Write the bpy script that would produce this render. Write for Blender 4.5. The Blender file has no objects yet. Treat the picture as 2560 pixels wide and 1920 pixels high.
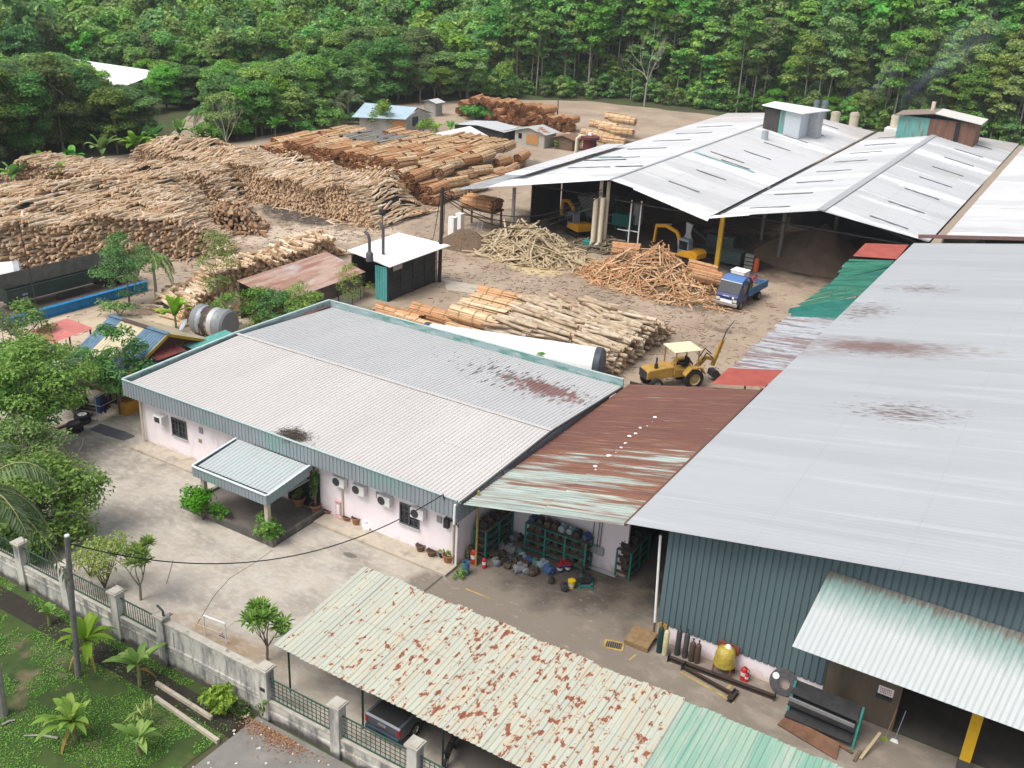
import bpy, math, random
import numpy as np
from mathutils import Matrix, Vector
random.seed(7); RG = np.random.default_rng(11)
S = bpy.context.scene; COL = S.collection
PI = math.pi
# ---------------------------------------------------------------- camera
CH = 30.0; CF = 2510.9
R = np.array([[0.8525478143,0.5205362984,0.0469487628],[0.2461475318,-0.3206512393,-0.9146552221],[-0.4610570647,0.7913436325,-0.4014992383]])
def ray(x, y): return R.T @ np.array([(x-1280)/CF, (y-960)/CF, 1.0])
CAMP = np.array([0, 0, CH])
def U(x, y, z=0.0):
    v = ray(x, y); return CAMP + v*((z-CH)/v[2])
def PY(x, y, yy):
    v = ray(x, y); return CAMP + v*(yy/v[1])
def PX(x, y, xx):
    v = ray(x, y); return CAMP + v*(xx/v[0])
cam = bpy.data.cameras.new("camera"); camo = bpy.data.objects.new("camera", cam); COL.objects.link(camo)
cam.sensor_width = 36; cam.lens = 36*CF/2560; cam.clip_end = 4000; cam.clip_start = .5
mw = Matrix.Identity(4)
for i in range(3):
    mw[i][0] = R[0][i]; mw[i][1] = -R[1][i]; mw[i][2] = -R[2][i]
mw[2][3] = CH
camo.matrix_world = mw; S.camera = camo
# ---------------------------------------------------------------- light
SUN_EL, SUN_AZ = math.radians(60), math.radians(203)     # azimuth clockwise from +Y
w = bpy.data.worlds.new("World"); S.world = w; w.use_nodes = True
nt = w.node_tree; bg = nt.nodes['Background']
sky = nt.nodes.new('ShaderNodeTexSky'); sky.sky_type = 'NISHITA'; sky.sun_disc = False
sky.sun_elevation = SUN_EL; sky.sun_rotation = SUN_AZ; sky.air_density = 1.0; sky.dust_density = 4.0; sky.ozone_density = 1.0
hs = nt.nodes.new('ShaderNodeHueSaturation'); hs.inputs['Saturation'].default_value = .45
nt.links.new(sky.outputs[0], hs.inputs['Color']); nt.links.new(hs.outputs[0], bg.inputs[0])
bg.inputs[1].default_value = 0.15
sl = bpy.data.lights.new("sun", 'SUN'); sl.energy = 1.75; sl.angle = math.radians(32); sl.color = (1, .96, .9)
so = bpy.data.objects.new("sun", sl); COL.objects.link(so)
sd = Vector((math.sin(SUN_AZ)*math.cos(SUN_EL), math.cos(SUN_AZ)*math.cos(SUN_EL), math.sin(SUN_EL)))
so.rotation_euler = sd.to_track_quat('Z', 'Y').to_euler(); so.location = (0, 0, 80)
S.view_settings.view_transform = 'Standard'; S.view_settings.look = 'None'; S.view_settings.gamma = 1
S.view_settings.exposure = 0.44
S.cycles.use_denoising = True; S.cycles.max_bounces = 6; S.cycles.diffuse_bounces = 3; S.cycles.transparent_max_bounces = 8
S.cycles.volume_bounces = 1
# ---------------------------------------------------------------- materials
class Mt:
    def __init__(s, name, col=(.5,.5,.5), rough=.8, metal=0.0, spec=.3, world=False):
        s.m = bpy.data.materials.new(name); s.m.use_nodes = True; s.nt = s.m.node_tree
        s.b = s.nt.nodes['Principled BSDF']; s.b.inputs['Roughness'].default_value = rough; s.b.inputs['Metallic'].default_value = metal
        s.b.inputs['Specular IOR Level'].default_value = spec
        s.b.inputs['Base Color'].default_value = (*col, 1); s.cs = None; s.col = col; s._co = None; s.world = world
    def N(s, t): return s.nt.nodes.new('ShaderNode'+t)
    def L(s, a, b): s.nt.links.new(a, b)
    def co(s):
        if s._co is None:
            if s.world: s._co = s.N('NewGeometry').outputs['Position']
            else: s._co = s.N('TexCoord').outputs['Object']
        return s._co
    def math(s, op, a, b=None, clamp=False):
        n = s.N('Math'); n.operation = op; n.use_clamp = clamp
        for i, v in enumerate((a, b)):
            if v is None: continue
            if isinstance(v, (int, float)): n.inputs[i].default_value = v
            else: s.L(v, n.inputs[i])
        return n.outputs[0]
    def mapping(s, scale=(1,1,1), loc=(0,0,0), rot=(0,0,0)):
        n = s.N('Mapping'); n.inputs['Scale'].default_value = scale; n.inputs['Location'].default_value = loc; n.inputs['Rotation'].default_value = rot
        s.L(s.co(), n.inputs['Vector']); return n.outputs[0]
    def noise(s, scale=1, detail=5, rough=.6, st=(1,1,1), off=0, dist=0):
        n = s.N('TexNoise'); n.inputs['Scale'].default_value = scale; n.inputs['Detail'].default_value = detail
        n.inputs['Roughness'].default_value = rough; n.inputs['Distortion'].default_value = dist
        s.L(s.mapping(st, (off, off*.7, off*.3)), n.inputs['Vector']); return n.outputs[0]
    def ramp(s, sock, lo, hi):
        n = s.N('MapRange'); n.clamp = True; n.inputs[1].default_value = lo; n.inputs[2].default_value = hi
        s.L(sock, n.inputs[0]); return n.outputs[0]
    def spot(s, c, r, ang=0):          # 1 at c falling to 0 at the ellipse r
        n = s.N('Mapping'); n.vector_type = 'TEXTURE'; n.inputs['Location'].default_value = c; n.inputs['Scale'].default_value = r; n.inputs['Rotation'].default_value = (0,0,ang)
        s.L(s.co(), n.inputs['Vector']); l = s.N('VectorMath'); l.operation = 'LENGTH'; s.L(n.outputs[0], l.inputs[0])
        return s.math('SUBTRACT', 1.0, l.outputs['Value'], True)
    def axis(s, i):
        n = s.N('SeparateXYZ'); s.L(s.co(), n.inputs[0]); return n.outputs[i]
    def mix(s, a, b, fac, mode='MIX'):
        n = s.N('MixRGB'); n.blend_type = mode
        for i, v in ((0, fac), (1, a), (2, b)):
            if isinstance(v, (int, float)): n.inputs[i].default_value = v
            elif isinstance(v, tuple): n.inputs[i].default_value = (*v, 1)
            else: s.L(v, n.inputs[i])
        return n.outputs[0]
    def over(s, col, fac, mode='MIX'):
        s.cs = s.mix(s.cs if s.cs is not None else s.col, col, fac, mode); s.L(s.cs, s.b.inputs['Base Color']); return s
    def var(s, amt=.2, scale=1.5, st=(1,1,1), off=0, detail=6):
        f = s.ramp(s.noise(scale, detail, .65, st, off), .3, .7)
        d = tuple(c*(1-amt) for c in s.col); h = tuple(min(1, c*(1+amt*.6)) for c in s.col)
        s.cs = s.mix(d, h, f); s.L(s.cs, s.b.inputs['Base Color']); return s
    def stain(s, col, scale, lo, hi, st=(1,1,1), off=0, mask=None, mw=1.0, amt=1.0, detail=6):
        f = s.noise(scale, detail, .6, st, off)
        if mask is not None:
            f = s.math('ADD', f, s.math('MULTIPLY', s.math('SUBTRACT', mask, .5), mw))
        f = s.ramp(f, lo, hi)
        if amt < 1: f = s.math('MULTIPLY', f, amt)
        return s.over(col, f)
    def laps(s, axis, pos, col, w=.04, amt=.4, wob=.03):
        a = s.axis(axis); a = s.math('ADD', a, s.math('MULTIPLY', s.math('SUBTRACT', s.noise(.6, 3), .5), wob*4)); br = s.ramp(s.noise(1.3, 4, .6), .3, .62)
        for p in pos: s.over(col, s.math('MULTIPLY', s.math('MULTIPLY', s.ramp(s.math('ABSOLUTE', s.math('SUBTRACT', a, p)), w, w*.3), br), amt))
        return s
    def bump(s, scale, strength=.3, dist=.05, st=(1,1,1), detail=4):
        n = s.N('Bump'); n.inputs['Strength'].default_value = strength; n.inputs['Distance'].default_value = dist
        s.L(s.noise(scale, detail, .6, st), n.inputs['Height']); s.L(n.outputs[0], s.b.inputs['Normal']); return s
    def attr(s, name):
        n = s.N('Attribute'); n.attribute_name = name; return n.outputs['Fac']
    def objrand(s): return s.N('ObjectInfo').outputs['Random']
    def pick(s, cols, amt=1.0, use_obj=True):   # colour by per-face 'rnd' (+ per-object random)
        f = s.attr('rnd')
        if use_obj: f = s.math('FRACT', s.math('ADD', f, s.objrand()))
        r = s.N('ValToRGB'); e = r.color_ramp.elements
        while len(e) < len(cols): e.new(.5)
        for i, c in enumerate(cols):
            e[i].position = i/(len(cols)-1); e[i].color = (*c, 1)
        s.L(f, r.inputs[0]); return s.over(r.outputs[0], amt)
def simple(name, col, rough=.6, metal=0, var=.12, scale=4, spec=.3):
    m = Mt(name, col, rough, metal, spec)
    if var: m.var(var, scale)
    return m.m
# ---------------------------------------------------------------- meshes
class MB:
    def __init__(s): s.V = []; s.F = []; s.n = 0
    def add(s, v, f, mat=0, rnd=0.0, rnd2=0.0):
        v = np.asarray(v, float).reshape(-1, 3); f = np.asarray(f, np.int64)
        if f.ndim == 1: f = f.reshape(1, -1)
        k = len(f)
        mm = np.full(k, mat) if np.isscalar(mat) else np.asarray(mat)
        rr = np.full(k, rnd, float) if np.isscalar(rnd) else np.asarray(rnd, float)
        r2 = np.full(k, rnd2, float) if np.isscalar(rnd2) else np.asarray(rnd2, float)
        s.V.append(v); s.F.append((f+s.n, mm, rr, r2)); s.n += len(v); return s
    def box(s, c, size, rotz=0, mat=0, rnd=0., tilt=None, taper=1.0):
        hx, hy, hz = size[0]/2, size[1]/2, size[2]/2; t = taper
        v = np.array([[-hx,-hy,-hz],[hx,-hy,-hz],[hx,hy,-hz],[-hx,hy,-hz],[-hx*t,-hy*t,hz],[hx*t,-hy*t,hz],[hx*t,hy*t,hz],[-hx*t,hy*t,hz]])
        if tilt is not None: v = v @ np.array(tilt).T
        elif rotz:
            cc, ss = math.cos(rotz), math.sin(rotz); v = v @ np.array([[cc,ss,0],[-ss,cc,0],[0,0,1]])
        return s.add(v+np.asarray(c, float), [[0,3,2,1],[4,5,6,7],[0,1,5,4],[1,2,6,5],[2,3,7,6],[3,0,4,7]], mat, rnd)
    def bar(s, p0, p1, wd, h, mat=0, rnd=0., up=(0,0,1)):
        p0 = np.asarray(p0, float); p1 = np.asarray(p1, float); d = p1-p0; L = np.linalg.norm(d); d = d/L
        u = np.asarray(up, float)
        if abs(d@u) > .98: u = np.array([1., 0, 0])
        a = np.cross(d, u); a /= np.linalg.norm(a); b = np.cross(a, d)
        M = np.array([a, d, b]).T
        return s.box((p0+p1)/2, (wd, L, h), mat=mat, rnd=rnd, tilt=M)
    def slab(s, pts, t, mat=0, rnd=0., dirn=(0,0,-1)):   # planar polygon thickened along dirn
        p = np.asarray(pts, float); n = len(p); q = p+np.asarray(dirn, float)*t
        s.add(np.vstack([p, q]), [list(range(n))], mat, rnd)
        b = s.n-2*n
        s.F.append((np.array([[b+n+i for i in range(n-1, -1, -1)]]), np.array([mat]), np.array([rnd]), np.zeros(1)))
        f = np.array([[b+i, b+n+i, b+n+(i+1) % n, b+(i+1) % n] for i in range(n)])
        s.F.append((f, np.full(n, mat), np.full(n, rnd), np.zeros(n))); return s
    def cyl(s, p0, p1, r0, r1=None, n=12, mat=0, cap=None, rnd=0.):
        return s.tube([p0, p1], [r0, r0 if r1 is None else r1], n, mat, cap, rnd)
    def tube(s, pts, r, n=8, mat=0, cap=None, rnd=0.):
        P = np.asarray(pts, float); k = len(P); r = np.full(k, r) if np.isscalar(r) else np.asarray(r, float)
        T = np.gradient(P, axis=0); T /= (np.linalg.norm(T, axis=1, keepdims=True)+1e-9)
        up = np.array([0, 0, 1.]) if abs(T[0][2]) < .9 else np.array([1., 0, 0])
        a = np.linspace(0, 2*PI, n, endpoint=False); vs = []
        for i in range(k):
            x = np.cross(T[i], up); x /= np.linalg.norm(x)+1e-9; y = np.cross(x, T[i])
            vs.append(P[i]+r[i]*(np.cos(a)[:, None]*x+np.sin(a)[:, None]*y))
        f = [[i*n+j, i*n+(j+1) % n, (i+1)*n+(j+1) % n, (i+1)*n+j] for i in range(k-1) for j in range(n)]
        s.add(np.vstack(vs), f, mat, rnd); b = s.n-k*n; cm = mat if cap is None else cap
        for ring, rev in ((0, True), (k-1, False)):
            if r[ring] > 1e-4:
                idx = [b+ring*n+j for j in range(n)]
                if not rev: pass
                s.F.append((np.array([idx[::-1] if rev else idx]), np.array([cm]), np.array([rnd]), np.zeros(1)))
        return s
    def lathe(s, prof, c=(0,0,0), n=16, mat=0, axis='z', rnd=0.):
        a = np.linspace(0, 2*PI, n, endpoint=False); vs = []
        for (r, z) in prof:
            x, y, zz = r*np.cos(a), r*np.sin(a), np.full(n, z)
            if axis == 'z': vs.append(np.stack([x, y, zz], 1))
            elif axis == 'y': vs.append(np.stack([x, zz, y], 1))
            else: vs.append(np.stack([zz, x, y], 1))
        k = len(prof)
        f = [[i*n+j, i*n+(j+1) % n, (i+1)*n+(j+1) % n, (i+1)*n+j] for i in range(k-1) for j in range(n)]
        return s.add(np.vstack(vs)+np.asarray(c, float), f, mat, rnd)
    def corr(s, p00, p10, p11, p01, pitch=.25, depth=.035, mat=0, prof='trap', nv=1):
        # ribbed sheet: ribs run along v (p00->p01), spaced along u (p00->p10)
        P = [np.asarray(p, float) for p in (p00, p10, p11, p01)]
        wdt = max(np.linalg.norm(P[1]-P[0]), np.linalg.norm(P[2]-P[3])); nr = max(1, int(round(wdt/pitch)))
        nm = np.cross(P[1]-P[0], P[3]-P[0]); nm /= np.linalg.norm(nm)
        if nm[2] < -1e-6: nm = -nm
        if prof == 'trap': us = np.array([0, .52, .62, .88]); hs = np.array([0, 0, 1, 1.])
        elif prof == 'box': us = np.array([0, .72, .78, .94]); hs = np.array([0, 0, -1, -1.])
        else: us = np.array([0, .17, .33, .5, .67, .83]); hs = .5-.5*np.cos(us*2*PI)
        u = (np.arange(nr)[:, None]+us[None]).ravel()/nr; h = np.tile(hs, nr)*depth
        u = np.append(u, 1.0); h = np.append(h, hs[0]*depth); k = len(u)
        rows = []
        for v in np.linspace(0, 1, nv+1):
            a = P[0]*(1-v)+P[3]*v; b = P[1]*(1-v)+P[2]*v
            rows.append(a[None]*(1-u)[:, None]+b[None]*u[:, None]+nm[None]*h[:, None])
        i = np.arange(k-1); f = np.vstack([np.stack([j*k+i, j*k+i+1, (j+1)*k+i+1, (j+1)*k+i], 1) for j in range(nv)])
        return s.add(np.vstack(rows), f, mat)
    def grid(s, X, Y, Z, mat=0):
        m, n = X.shape; idx = np.arange(m*n).reshape(m, n)
        f = np.stack([idx[:-1,:-1], idx[:-1,1:], idx[1:,1:], idx[1:,:-1]], -1).reshape(-1, 4)
        return s.add(np.stack([X, Y, Z], -1).reshape(-1, 3), f, mat)
    def leaves(s, P, size, nrm=None, wid=.45, mat=0, rnd2=0., rnd=None, droop=0.):
        P = np.asarray(P); n = len(P); size = np.broadcast_to(size, (n,))
        d = RG.normal(size=(n, 3)); d /= np.linalg.norm(d, axis=1, keepdims=True)
        if nrm is not None:
            d = d*.55+nrm; d /= np.linalg.norm(d, axis=1, keepdims=True)
        t = RG.normal(size=(n, 3)); t[:, 2] -= droop; t -= d*(t*d).sum(1, keepdims=True); t /= np.linalg.norm(t, axis=1, keepdims=True)
        b = np.cross(d, t); sz = size[:, None]
        v = np.stack([P-t*sz*.5, P+b*sz*wid*.5+d*sz*.06, P+t*sz*.5, P-b*sz*wid*.5+d*sz*.06], 1).reshape(-1, 3)
        f = np.arange(4*n).reshape(-1, 4)
        return s.add(v, f, mat, RG.random(n) if rnd is None else rnd, rnd2)
    def merge(s, o, M=None, off=(0,0,0), rnd2=None):
        for v in o.V: s.V.append((v if M is None else v @ np.asarray(M).T)+np.asarray(off, float))
        for (f, m, r, r2) in o.F: s.F.append((f+s.n, m, r, r2 if rnd2 is None else np.full(len(f), rnd2)))
        s.n += o.n; return s
    def mesh(s, name, mats, smooth=None, shift=None):
        me = bpy.data.meshes.new(name); V = np.vstack(s.V)
        if shift is not None: V = V-np.asarray(shift, float)
        me.vertices.add(len(V)); me.vertices.foreach_set('co', V.astype(np.float32).ravel())
        lp = np.concatenate([f.ravel() for f, *_ in s.F]); sz = np.concatenate([np.full(len(f), f.shape[1]) for f, *_ in s.F])
        st = np.concatenate([[0], np.cumsum(sz)[:-1]])
        me.loops.add(len(lp)); me.loops.foreach_set('vertex_index', lp.astype(np.int32))
        me.polygons.add(len(sz)); me.polygons.foreach_set('loop_start', st.astype(np.int32))
        me.polygons.foreach_set('material_index', np.concatenate([m for _, m, *_ in s.F]).astype(np.int32))
        me.update(calc_edges=True)
        for nm, k in (('rnd', 2), ('rnd2', 3)):
            a = np.concatenate([x[k] for x in s.F])
            if a.any():
                at = me.attributes.new(nm, 'FLOAT', 'FACE'); at.data.foreach_set('value', a.astype(np.float32))
        for m in (mats if isinstance(mats, (list, tuple)) else [mats]): me.materials.append(m)
        if smooth is None: me.polygons.foreach_set('use_smooth', np.zeros(len(sz), bool))
        else:
            me.polygons.foreach_set('use_smooth', np.ones(len(sz), bool))
            try: me.set_sharp_from_angle(angle=math.radians(smooth))
            except Exception: pass
        return me
    def build(s, name, mats, parent=None, world=False, smooth=None, bevel=0, loc=None, label=None, cat=None, group=None, kind=None):
        shift = None
        if world and parent is not None:
            p = parent; shift = np.zeros(3)
            while p is not None: shift = shift+np.array(p.location); p = p.parent
        elif world:
            V = np.vstack(s.V); lo, hi = V.min(0), V.max(0); shift = np.array([(lo[0]+hi[0])/2, (lo[1]+hi[1])/2, lo[2]]); loc = shift
        me = s.mesh(name, mats, smooth, shift)
        o = bpy.data.objects.new(name, me); COL.objects.link(o)
        if parent is not None: o.parent = parent
        if loc is not None: o.location = tuple(loc)
        if bevel:
            b = o.modifiers.new('bevel', 'BEVEL'); b.width = bevel; b.segments = 2; b.limit_method = 'ANGLE'; b.angle_limit = math.radians(35)
        return tag(o, label, cat, group, kind)
def tag(o, label=None, cat=None, group=None, kind=None):
    if label: o['label'] = label
    if cat: o['category'] = cat
    if group: o['group'] = group
    if kind: o['kind'] = kind
    return o
def thing(name, label, cat, loc=(0,0,0), rotz=0, group=None):
    o = bpy.data.objects.new(name, None); COL.objects.link(o); o.empty_display_size = .2
    o.location = tuple(loc); o.rotation_euler = (0, 0, rotz); return tag(o, label, cat, group)
def dup(root, loc, rotz=0, label=None, group=None, scale=None, rot=None):
    r = root.copy(); COL.objects.link(r); r.location = tuple(loc); r.rotation_euler = (0, 0, rotz) if rot is None else rot
    if scale is not None: r.scale = (scale,)*3 if np.isscalar(scale) else scale
    if label: r['label'] = label
    if group: r['group'] = group
    for ch in list(root.children):
        c = ch.copy(); COL.objects.link(c); c.parent = r
        for g in list(ch.children):
            d = g.copy(); COL.objects.link(d); d.parent = c
    return r
def rotm(rx=0, ry=0, rz=0): return np.array(Matrix.Rotation(rz, 3, 'Z') @ Matrix.Rotation(ry, 3, 'Y') @ Matrix.Rotation(rx, 3, 'X'))
def lerp(a, b, t): return np.asarray(a, float)*(1-t)+np.asarray(b, float)*t
def smooth01(x): x = np.clip(x, 0, 1); return x*x*(3-2*x)
def vnoise(x, y, seed=0):            # cheap smooth value noise
    x = np.asarray(x, float); y = np.asarray(y, float)
    def hsh(i, j): return np.modf(np.abs(np.sin(i*127.1+j*311.7+seed*74.7)*43758.5453))[0]
    xi, yi = np.floor(x), np.floor(y); fx, fy = x-xi, y-yi; fx = fx*fx*(3-2*fx); fy = fy*fy*(3-2*fy)
    return (hsh(xi, yi)*(1-fx)+hsh(xi+1, yi)*fx)*(1-fy)+(hsh(xi, yi+1)*(1-fx)+hsh(xi+1, yi+1)*fx)*fy
# ================================================================ materials
STEEL = simple('dark_steel', (.05,.05,.055), .55, .3)
BLACK = simple('black_rubber', (.02,.02,.022), .7, var=.2)
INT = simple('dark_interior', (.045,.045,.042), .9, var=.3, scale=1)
CREAM = simple('cream_pipe', (.62,.55,.42), .6, var=.15, scale=3)
WHITE = simple('white_paint', (.8,.8,.78), .5, var=.06, scale=3)
TEAL = simple('teal_steel', (.03,.22,.19), .5, var=.2, scale=6)
BROWNM = simple('weathered_wood', (.16,.11,.075), .85, var=.35, scale=5)
GALV = simple('galvanised_steel', (.42,.44,.46), .45, .4, var=.2, scale=3)
YELLOW = Mt('yellow_paint', (.6,.36,.03), .5).var(.2, 3).stain((.12,.09,.06), 3, .55, .75, amt=.6).m
DRK = simple('dark_glass', (.012,.015,.018), .12, spec=.6, var=0)
m = Mt('office_roof_front', (.53,.505,.485), .45, world=True); m.var(.07, .35, (1,.25,1)); m.stain((.48,.455,.43), .5, .5, .75, (3,.15,1), amt=.5)
m.stain((.45,.4,.36), 9, .66, .78, (2,.3,1), amt=.35); m.laps(1, (41.1,), (.36,.33,.31), .04, .5); OFF_A = m.m
m = Mt('office_roof_rear', (.47,.47,.465), .45, world=True); m.var(.07, .4, (1,.25,1))
mk = m.spot((-29.0, 51.6, 4.4), (14.0, 4.8, 60), -.05)
m.stain((.13,.11,.11), 1.0, .62, .66, (5.2,1.1,1), mask=mk, mw=.38, amt=.85, detail=3)
mk = m.spot((-27.4, 51.3, 4.4), (6.5, 3.0, 60), -.05)
m.stain((.2,.09,.075), 1.1, .54, .66, (2.6,.9,1), off=3, mask=mk, mw=.6, amt=.9, detail=6); m.laps(1, (50.6,), (.33,.3,.28), .04, .5); OFF_B = m.m
m = Mt('fascia_sheet', (.25,.285,.305), .5, world=True); m.var(.12, .8, (1,1,.3)); m.stain((.16,.33,.28), .35, .5, .68, (1,1,1.6), amt=.6); FASCIA = m.m
m = Mt('parapet_sheet', (.27,.36,.37), .6, world=True); m.var(.15, .9); m.stain((.1,.25,.21), .8, .5, .62, (1,1,3)); m.stain((.5,.55,.58), 1.1, .58, .66, (.6,.6,4), off=9, amt=.7); PARAPET = m.m
m = Mt('pink_wall', (.86,.78,.81), .8, world=True); m.var(.06, 1); z = m.axis(2)
m.stain((.5,.36,.27), .9, .55, .8, mask=m.ramp(z, .95, 0.), mw=.5, amt=.8); m.stain((.4,.36,.36), 1.5, .62, .8, (1,1,.25), amt=.4); PINK = m.m
m = Mt('rusted_roof', (.32,.385,.35), .7, world=True); m.var(.25, .8, (.3,2,1))
g = m.math('ADD', m.math('MULTIPLY', m.ramp(m.axis(1), 31.5, 50), .9), m.math('MULTIPLY', m.math('SUBTRACT', m.noise(.22, 3, .5, (.6,1.4,1), 4), .5), 1.1))
m.stain((.50,.54,.49), .9, .5, .7, (.22,2.6,1), off=3, amt=.6)
m.stain((.20,.09,.055), .75, .42, .5, (.10,3.4,1), mask=g, mw=.42, detail=8); m.stain((.145,.065,.05), .5, .47, .62, (.13,2.4,1), off=7, mask=g, mw=.5)
m.stain((.27,.14,.08), 1.2, .52, .68, (.15,4,1), off=5, amt=.6); m.stain((.10,.045,.035), 1.0, .52, .7, (.09,3.6,1), off=21, amt=.6); m.stain((.40,.33,.27), 1.4, .64, .7, (.05,5,1), off=27, amt=.6)
m.stain((.3,.33,.28), .8, .66, .74, (.08,5,1), off=15, amt=.6); RUST = m.m
m = Mt('big_shed_roof', (.39,.407,.417), .42, world=True); m.var(.05, .25, (.3,1,1)); m.stain((.33,.335,.34), .5, .54, .74, (.05,4,1), off=40, amt=.4, detail=8); m.stain((.47,.48,.49), .3, .55, .62, (.06,5,1), off=44, amt=.5)
m.stain((.35,.36,.38), .16, .5, .56, (.05,2.2,1), amt=.7)
def bigroof(px, py):
    z = 7.0
    for _ in range(15): z = 6.3+math.tan(math.radians(10))*(U(px, py, z)[0]+14.95)
    return tuple(U(px, py, z))
for c, r, hi, off in ((bigroof(2190,868), (9, 4.2, 40), .85, 0), (bigroof(2160,775), (7, 9, 40), .55, 5), (bigroof(2260,1030), (10, 5.0, 40), .6, 9), (bigroof(2300,720), (8, 5, 40), .5, 12)):
    mk = m.spot(c, r)
    m.stain((.14,.095,.085), 2.6, .64, .82, (.6,2.1,1), off=off, mask=mk, mw=.62*hi+.22, amt=.9, detail=9)
mk = m.spot(bigroof(2200,866), (10, 3.0, 40)); m.stain((.19,.12,.105), 2.2, .36, .74, (.5,1.8,1), mask=mk, mw=.62, amt=.85, detail=9); mk = m.spot(bigroof(1990,878), (5, 2.0, 40)); m.stain((.24,.17,.155), 2, .45, .8, (.4,2,1), mask=mk, mw=.5, amt=.6)
m.laps(0, (-9.2,-3.4,2.5), (.27,.26,.25), .05, .28); m.laps(1, tuple(range(40,97,7)), (.33,.33,.33), .05, .25)
SHEDR = m.m
m = Mt('blue_grey_cladding', (.10,.15,.165), .5, world=True); m.var(.12, .6, (1,1,.2)); CLAD = m.m
m = Mt('awning_sheet', (.43,.46,.46), .4, world=True); m.var(.05, 2, (4,.3,.3)); y = m.axis(1)
n1 = m.math('ADD', y, m.math('MULTIPLY', m.math('SUBTRACT', m.noise(3, 4, .6, (2,.3,.3)), .5), .9))
m.over((.13,.235,.205), m.math('MULTIPLY', m.ramp(n1, 36.35, 37.1), .85)); m.over((.13,.10,.08), m.math('MULTIPLY', m.ramp(n1, 37.2, 37.42), .85)); AWN = m.m
def carport_mat(name, base, green):
    m = Mt(name, base, .5, world=True); m.var(.06, 1.2, (3,.2,1)); x = m.axis(0)
    m.stain((.5,.52,.41), .8, .45, .6, (2.2,.1,1), off=2, amt=.35)
    if not green:
        g = m.math('ADD', m.ramp(x, -33, -18), m.math('MULTIPLY', m.math('SUBTRACT', m.noise(.45, 2, .5), .5), .9))
        m.stain((.50,.40,.27), 3.0, .585, .66, (1.5,.28,1), off=1, mask=g, mw=.15, amt=.5, detail=4); m.laps(1, (27.9,), (.3,.2,.13), .05, .5, .02)
        m.stain((.45,.33,.2), 3.4, .61, .665, (1.15,.8,1), off=1, mask=g, mw=.15, amt=.75, detail=3)
        m.stain((.24,.085,.05), 3.4, .642, .678, (1.15,.8,1), off=1, mask=g, mw=.15, detail=3)
        m.stain((.16,.12,.1), 6, .74, .76, (1,.6,1), off=8, amt=.7)
    else: m.stain((.40,.42,.36), .9, .5, .6, (1.8,.25,1), off=4, amt=.6)
    return m.m
CARP = carport_mat('cream_carport_sheet', (.42,.43,.36), False); CARPG = carport_mat('green_carport_sheet', (.20,.36,.28), True)
def white_roof(name, base, seed, patch=.12, brown=.0):
    m = Mt(name, base, .45, world=True); m.var(.04, .2, (.5,.5,1))
    m.stain(tuple(c*.84 for c in base), .11, .5, .56, (.2,1.6,1), off=seed, amt=.8)
    m.stain((.42,.41,.39), .3, .52, .75, (.35,1.6,1), off=seed+3, amt=.6); m.stain((.74,.75,.76), .09, .55, .6, (.3,2.2,1), off=seed+11, amt=.7)
    m.stain((.3,.29,.27), 1.2, .58, .76, (.2,2.4,1), off=seed+5, amt=.55)
    m.laps(0, (-54,-50.5,-47.5,-41,-37,-29.6,-26,-19.5,-16), (.36,.355,.35), .07, .55, .05); m.laps(1, (107,121,133,146), (.40,.395,.39), .12, .5, .05)
    yb = m.ramp(m.axis(1), 138, 160); m.stain((.38,.35,.32), .22, .55, .8, (.4,1,1), off=seed+9, mask=yb, mw=.55, amt=.75)
    return m.m
WR1 = white_roof('white_shed_roof', (.52,.525,.535), 1); WR2 = white_roof('white_shed_roof_grey', (.49,.50,.51), 6)
RED = Mt('red_sheet', (.34,.08,.06), .6).var(.25, 1).stain((.15,.05,.05), 2, .66, .72, (.4,2,1)).m
GRN = Mt('green_sheet', (.035,.18,.11), .55).var(.3, .8).stain((.02,.12,.10), .7, .5, .56, (.4,1.5,1)).stain((.3,.3,.24), 2, .66, .7, (.4,2,1)).m
GRN2 = simple('dark_green_sheet', (.02,.15,.12), .5, var=.3, scale=1.2)
WRS = Mt('pale_rusty_sheet', (.37,.40,.43), .6).var(.15, 1).stain((.17,.1,.09), .9, .44, .58, (.35,3,1), amt=.85).m
# ================================================================ office
def rect(tl, br, y):
    a = PY(*tl, y); b = PY(*br, y); return a[0], b[0], b[2], a[2]
office = thing('office_building', 'low pale pink office under a broad grey ribbed metal roof with green-grey fascia', 'building', (-36.3, 46, 0))
WX0, WX1, WY0, WY1 = -48.2, -24.45, 37.1, 54.6
b = MB()
b.box(((WX0+WX1)/2, WY0+.1, 1.95), (WX1-WX0, .2, 3.9)); b.box(((WX0+WX1)/2, WY1-.1, 1.95), (WX1-WX0, .2, 3.9))
b.box((WX0+.1, (WY0+WY1)/2, 1.95), (.2, WY1-WY0-.41, 3.9)); b.box((WX1-.1, (WY0+WY1)/2, 1.95), (.2, WY1-WY0-.41, 3.9))
b.build('wall', PINK, office, world=True)
FX0, FX1, FY0, FY1, FT, FB = -48.72, -23.88, 36.25, 55.3, 4.5, 3.42
b = MB()
b.corr((FX0, FY0, FB), (FX1, FY0, FB), (FX1, FY0, FT), (FX0, FY0, FT), .26, .03, prof='box')
b.corr((FX1, FY0, FB-.2), (FX1, FY0+3.2, FB-.2), (FX1, FY0+3.2, FT-.12), (FX1, FY0, FT-.12), .26, .03, prof='box')
b.corr((FX0, FY1, FB), (FX0, FY0, FB), (FX0, FY0, FT), (FX0, FY1, FT), .26, .03, prof='box')
b.build('fascia', FASCIA, office, world=True)
YR = 45.7
b = MB()    # left and rear parapets with real thickness
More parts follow.
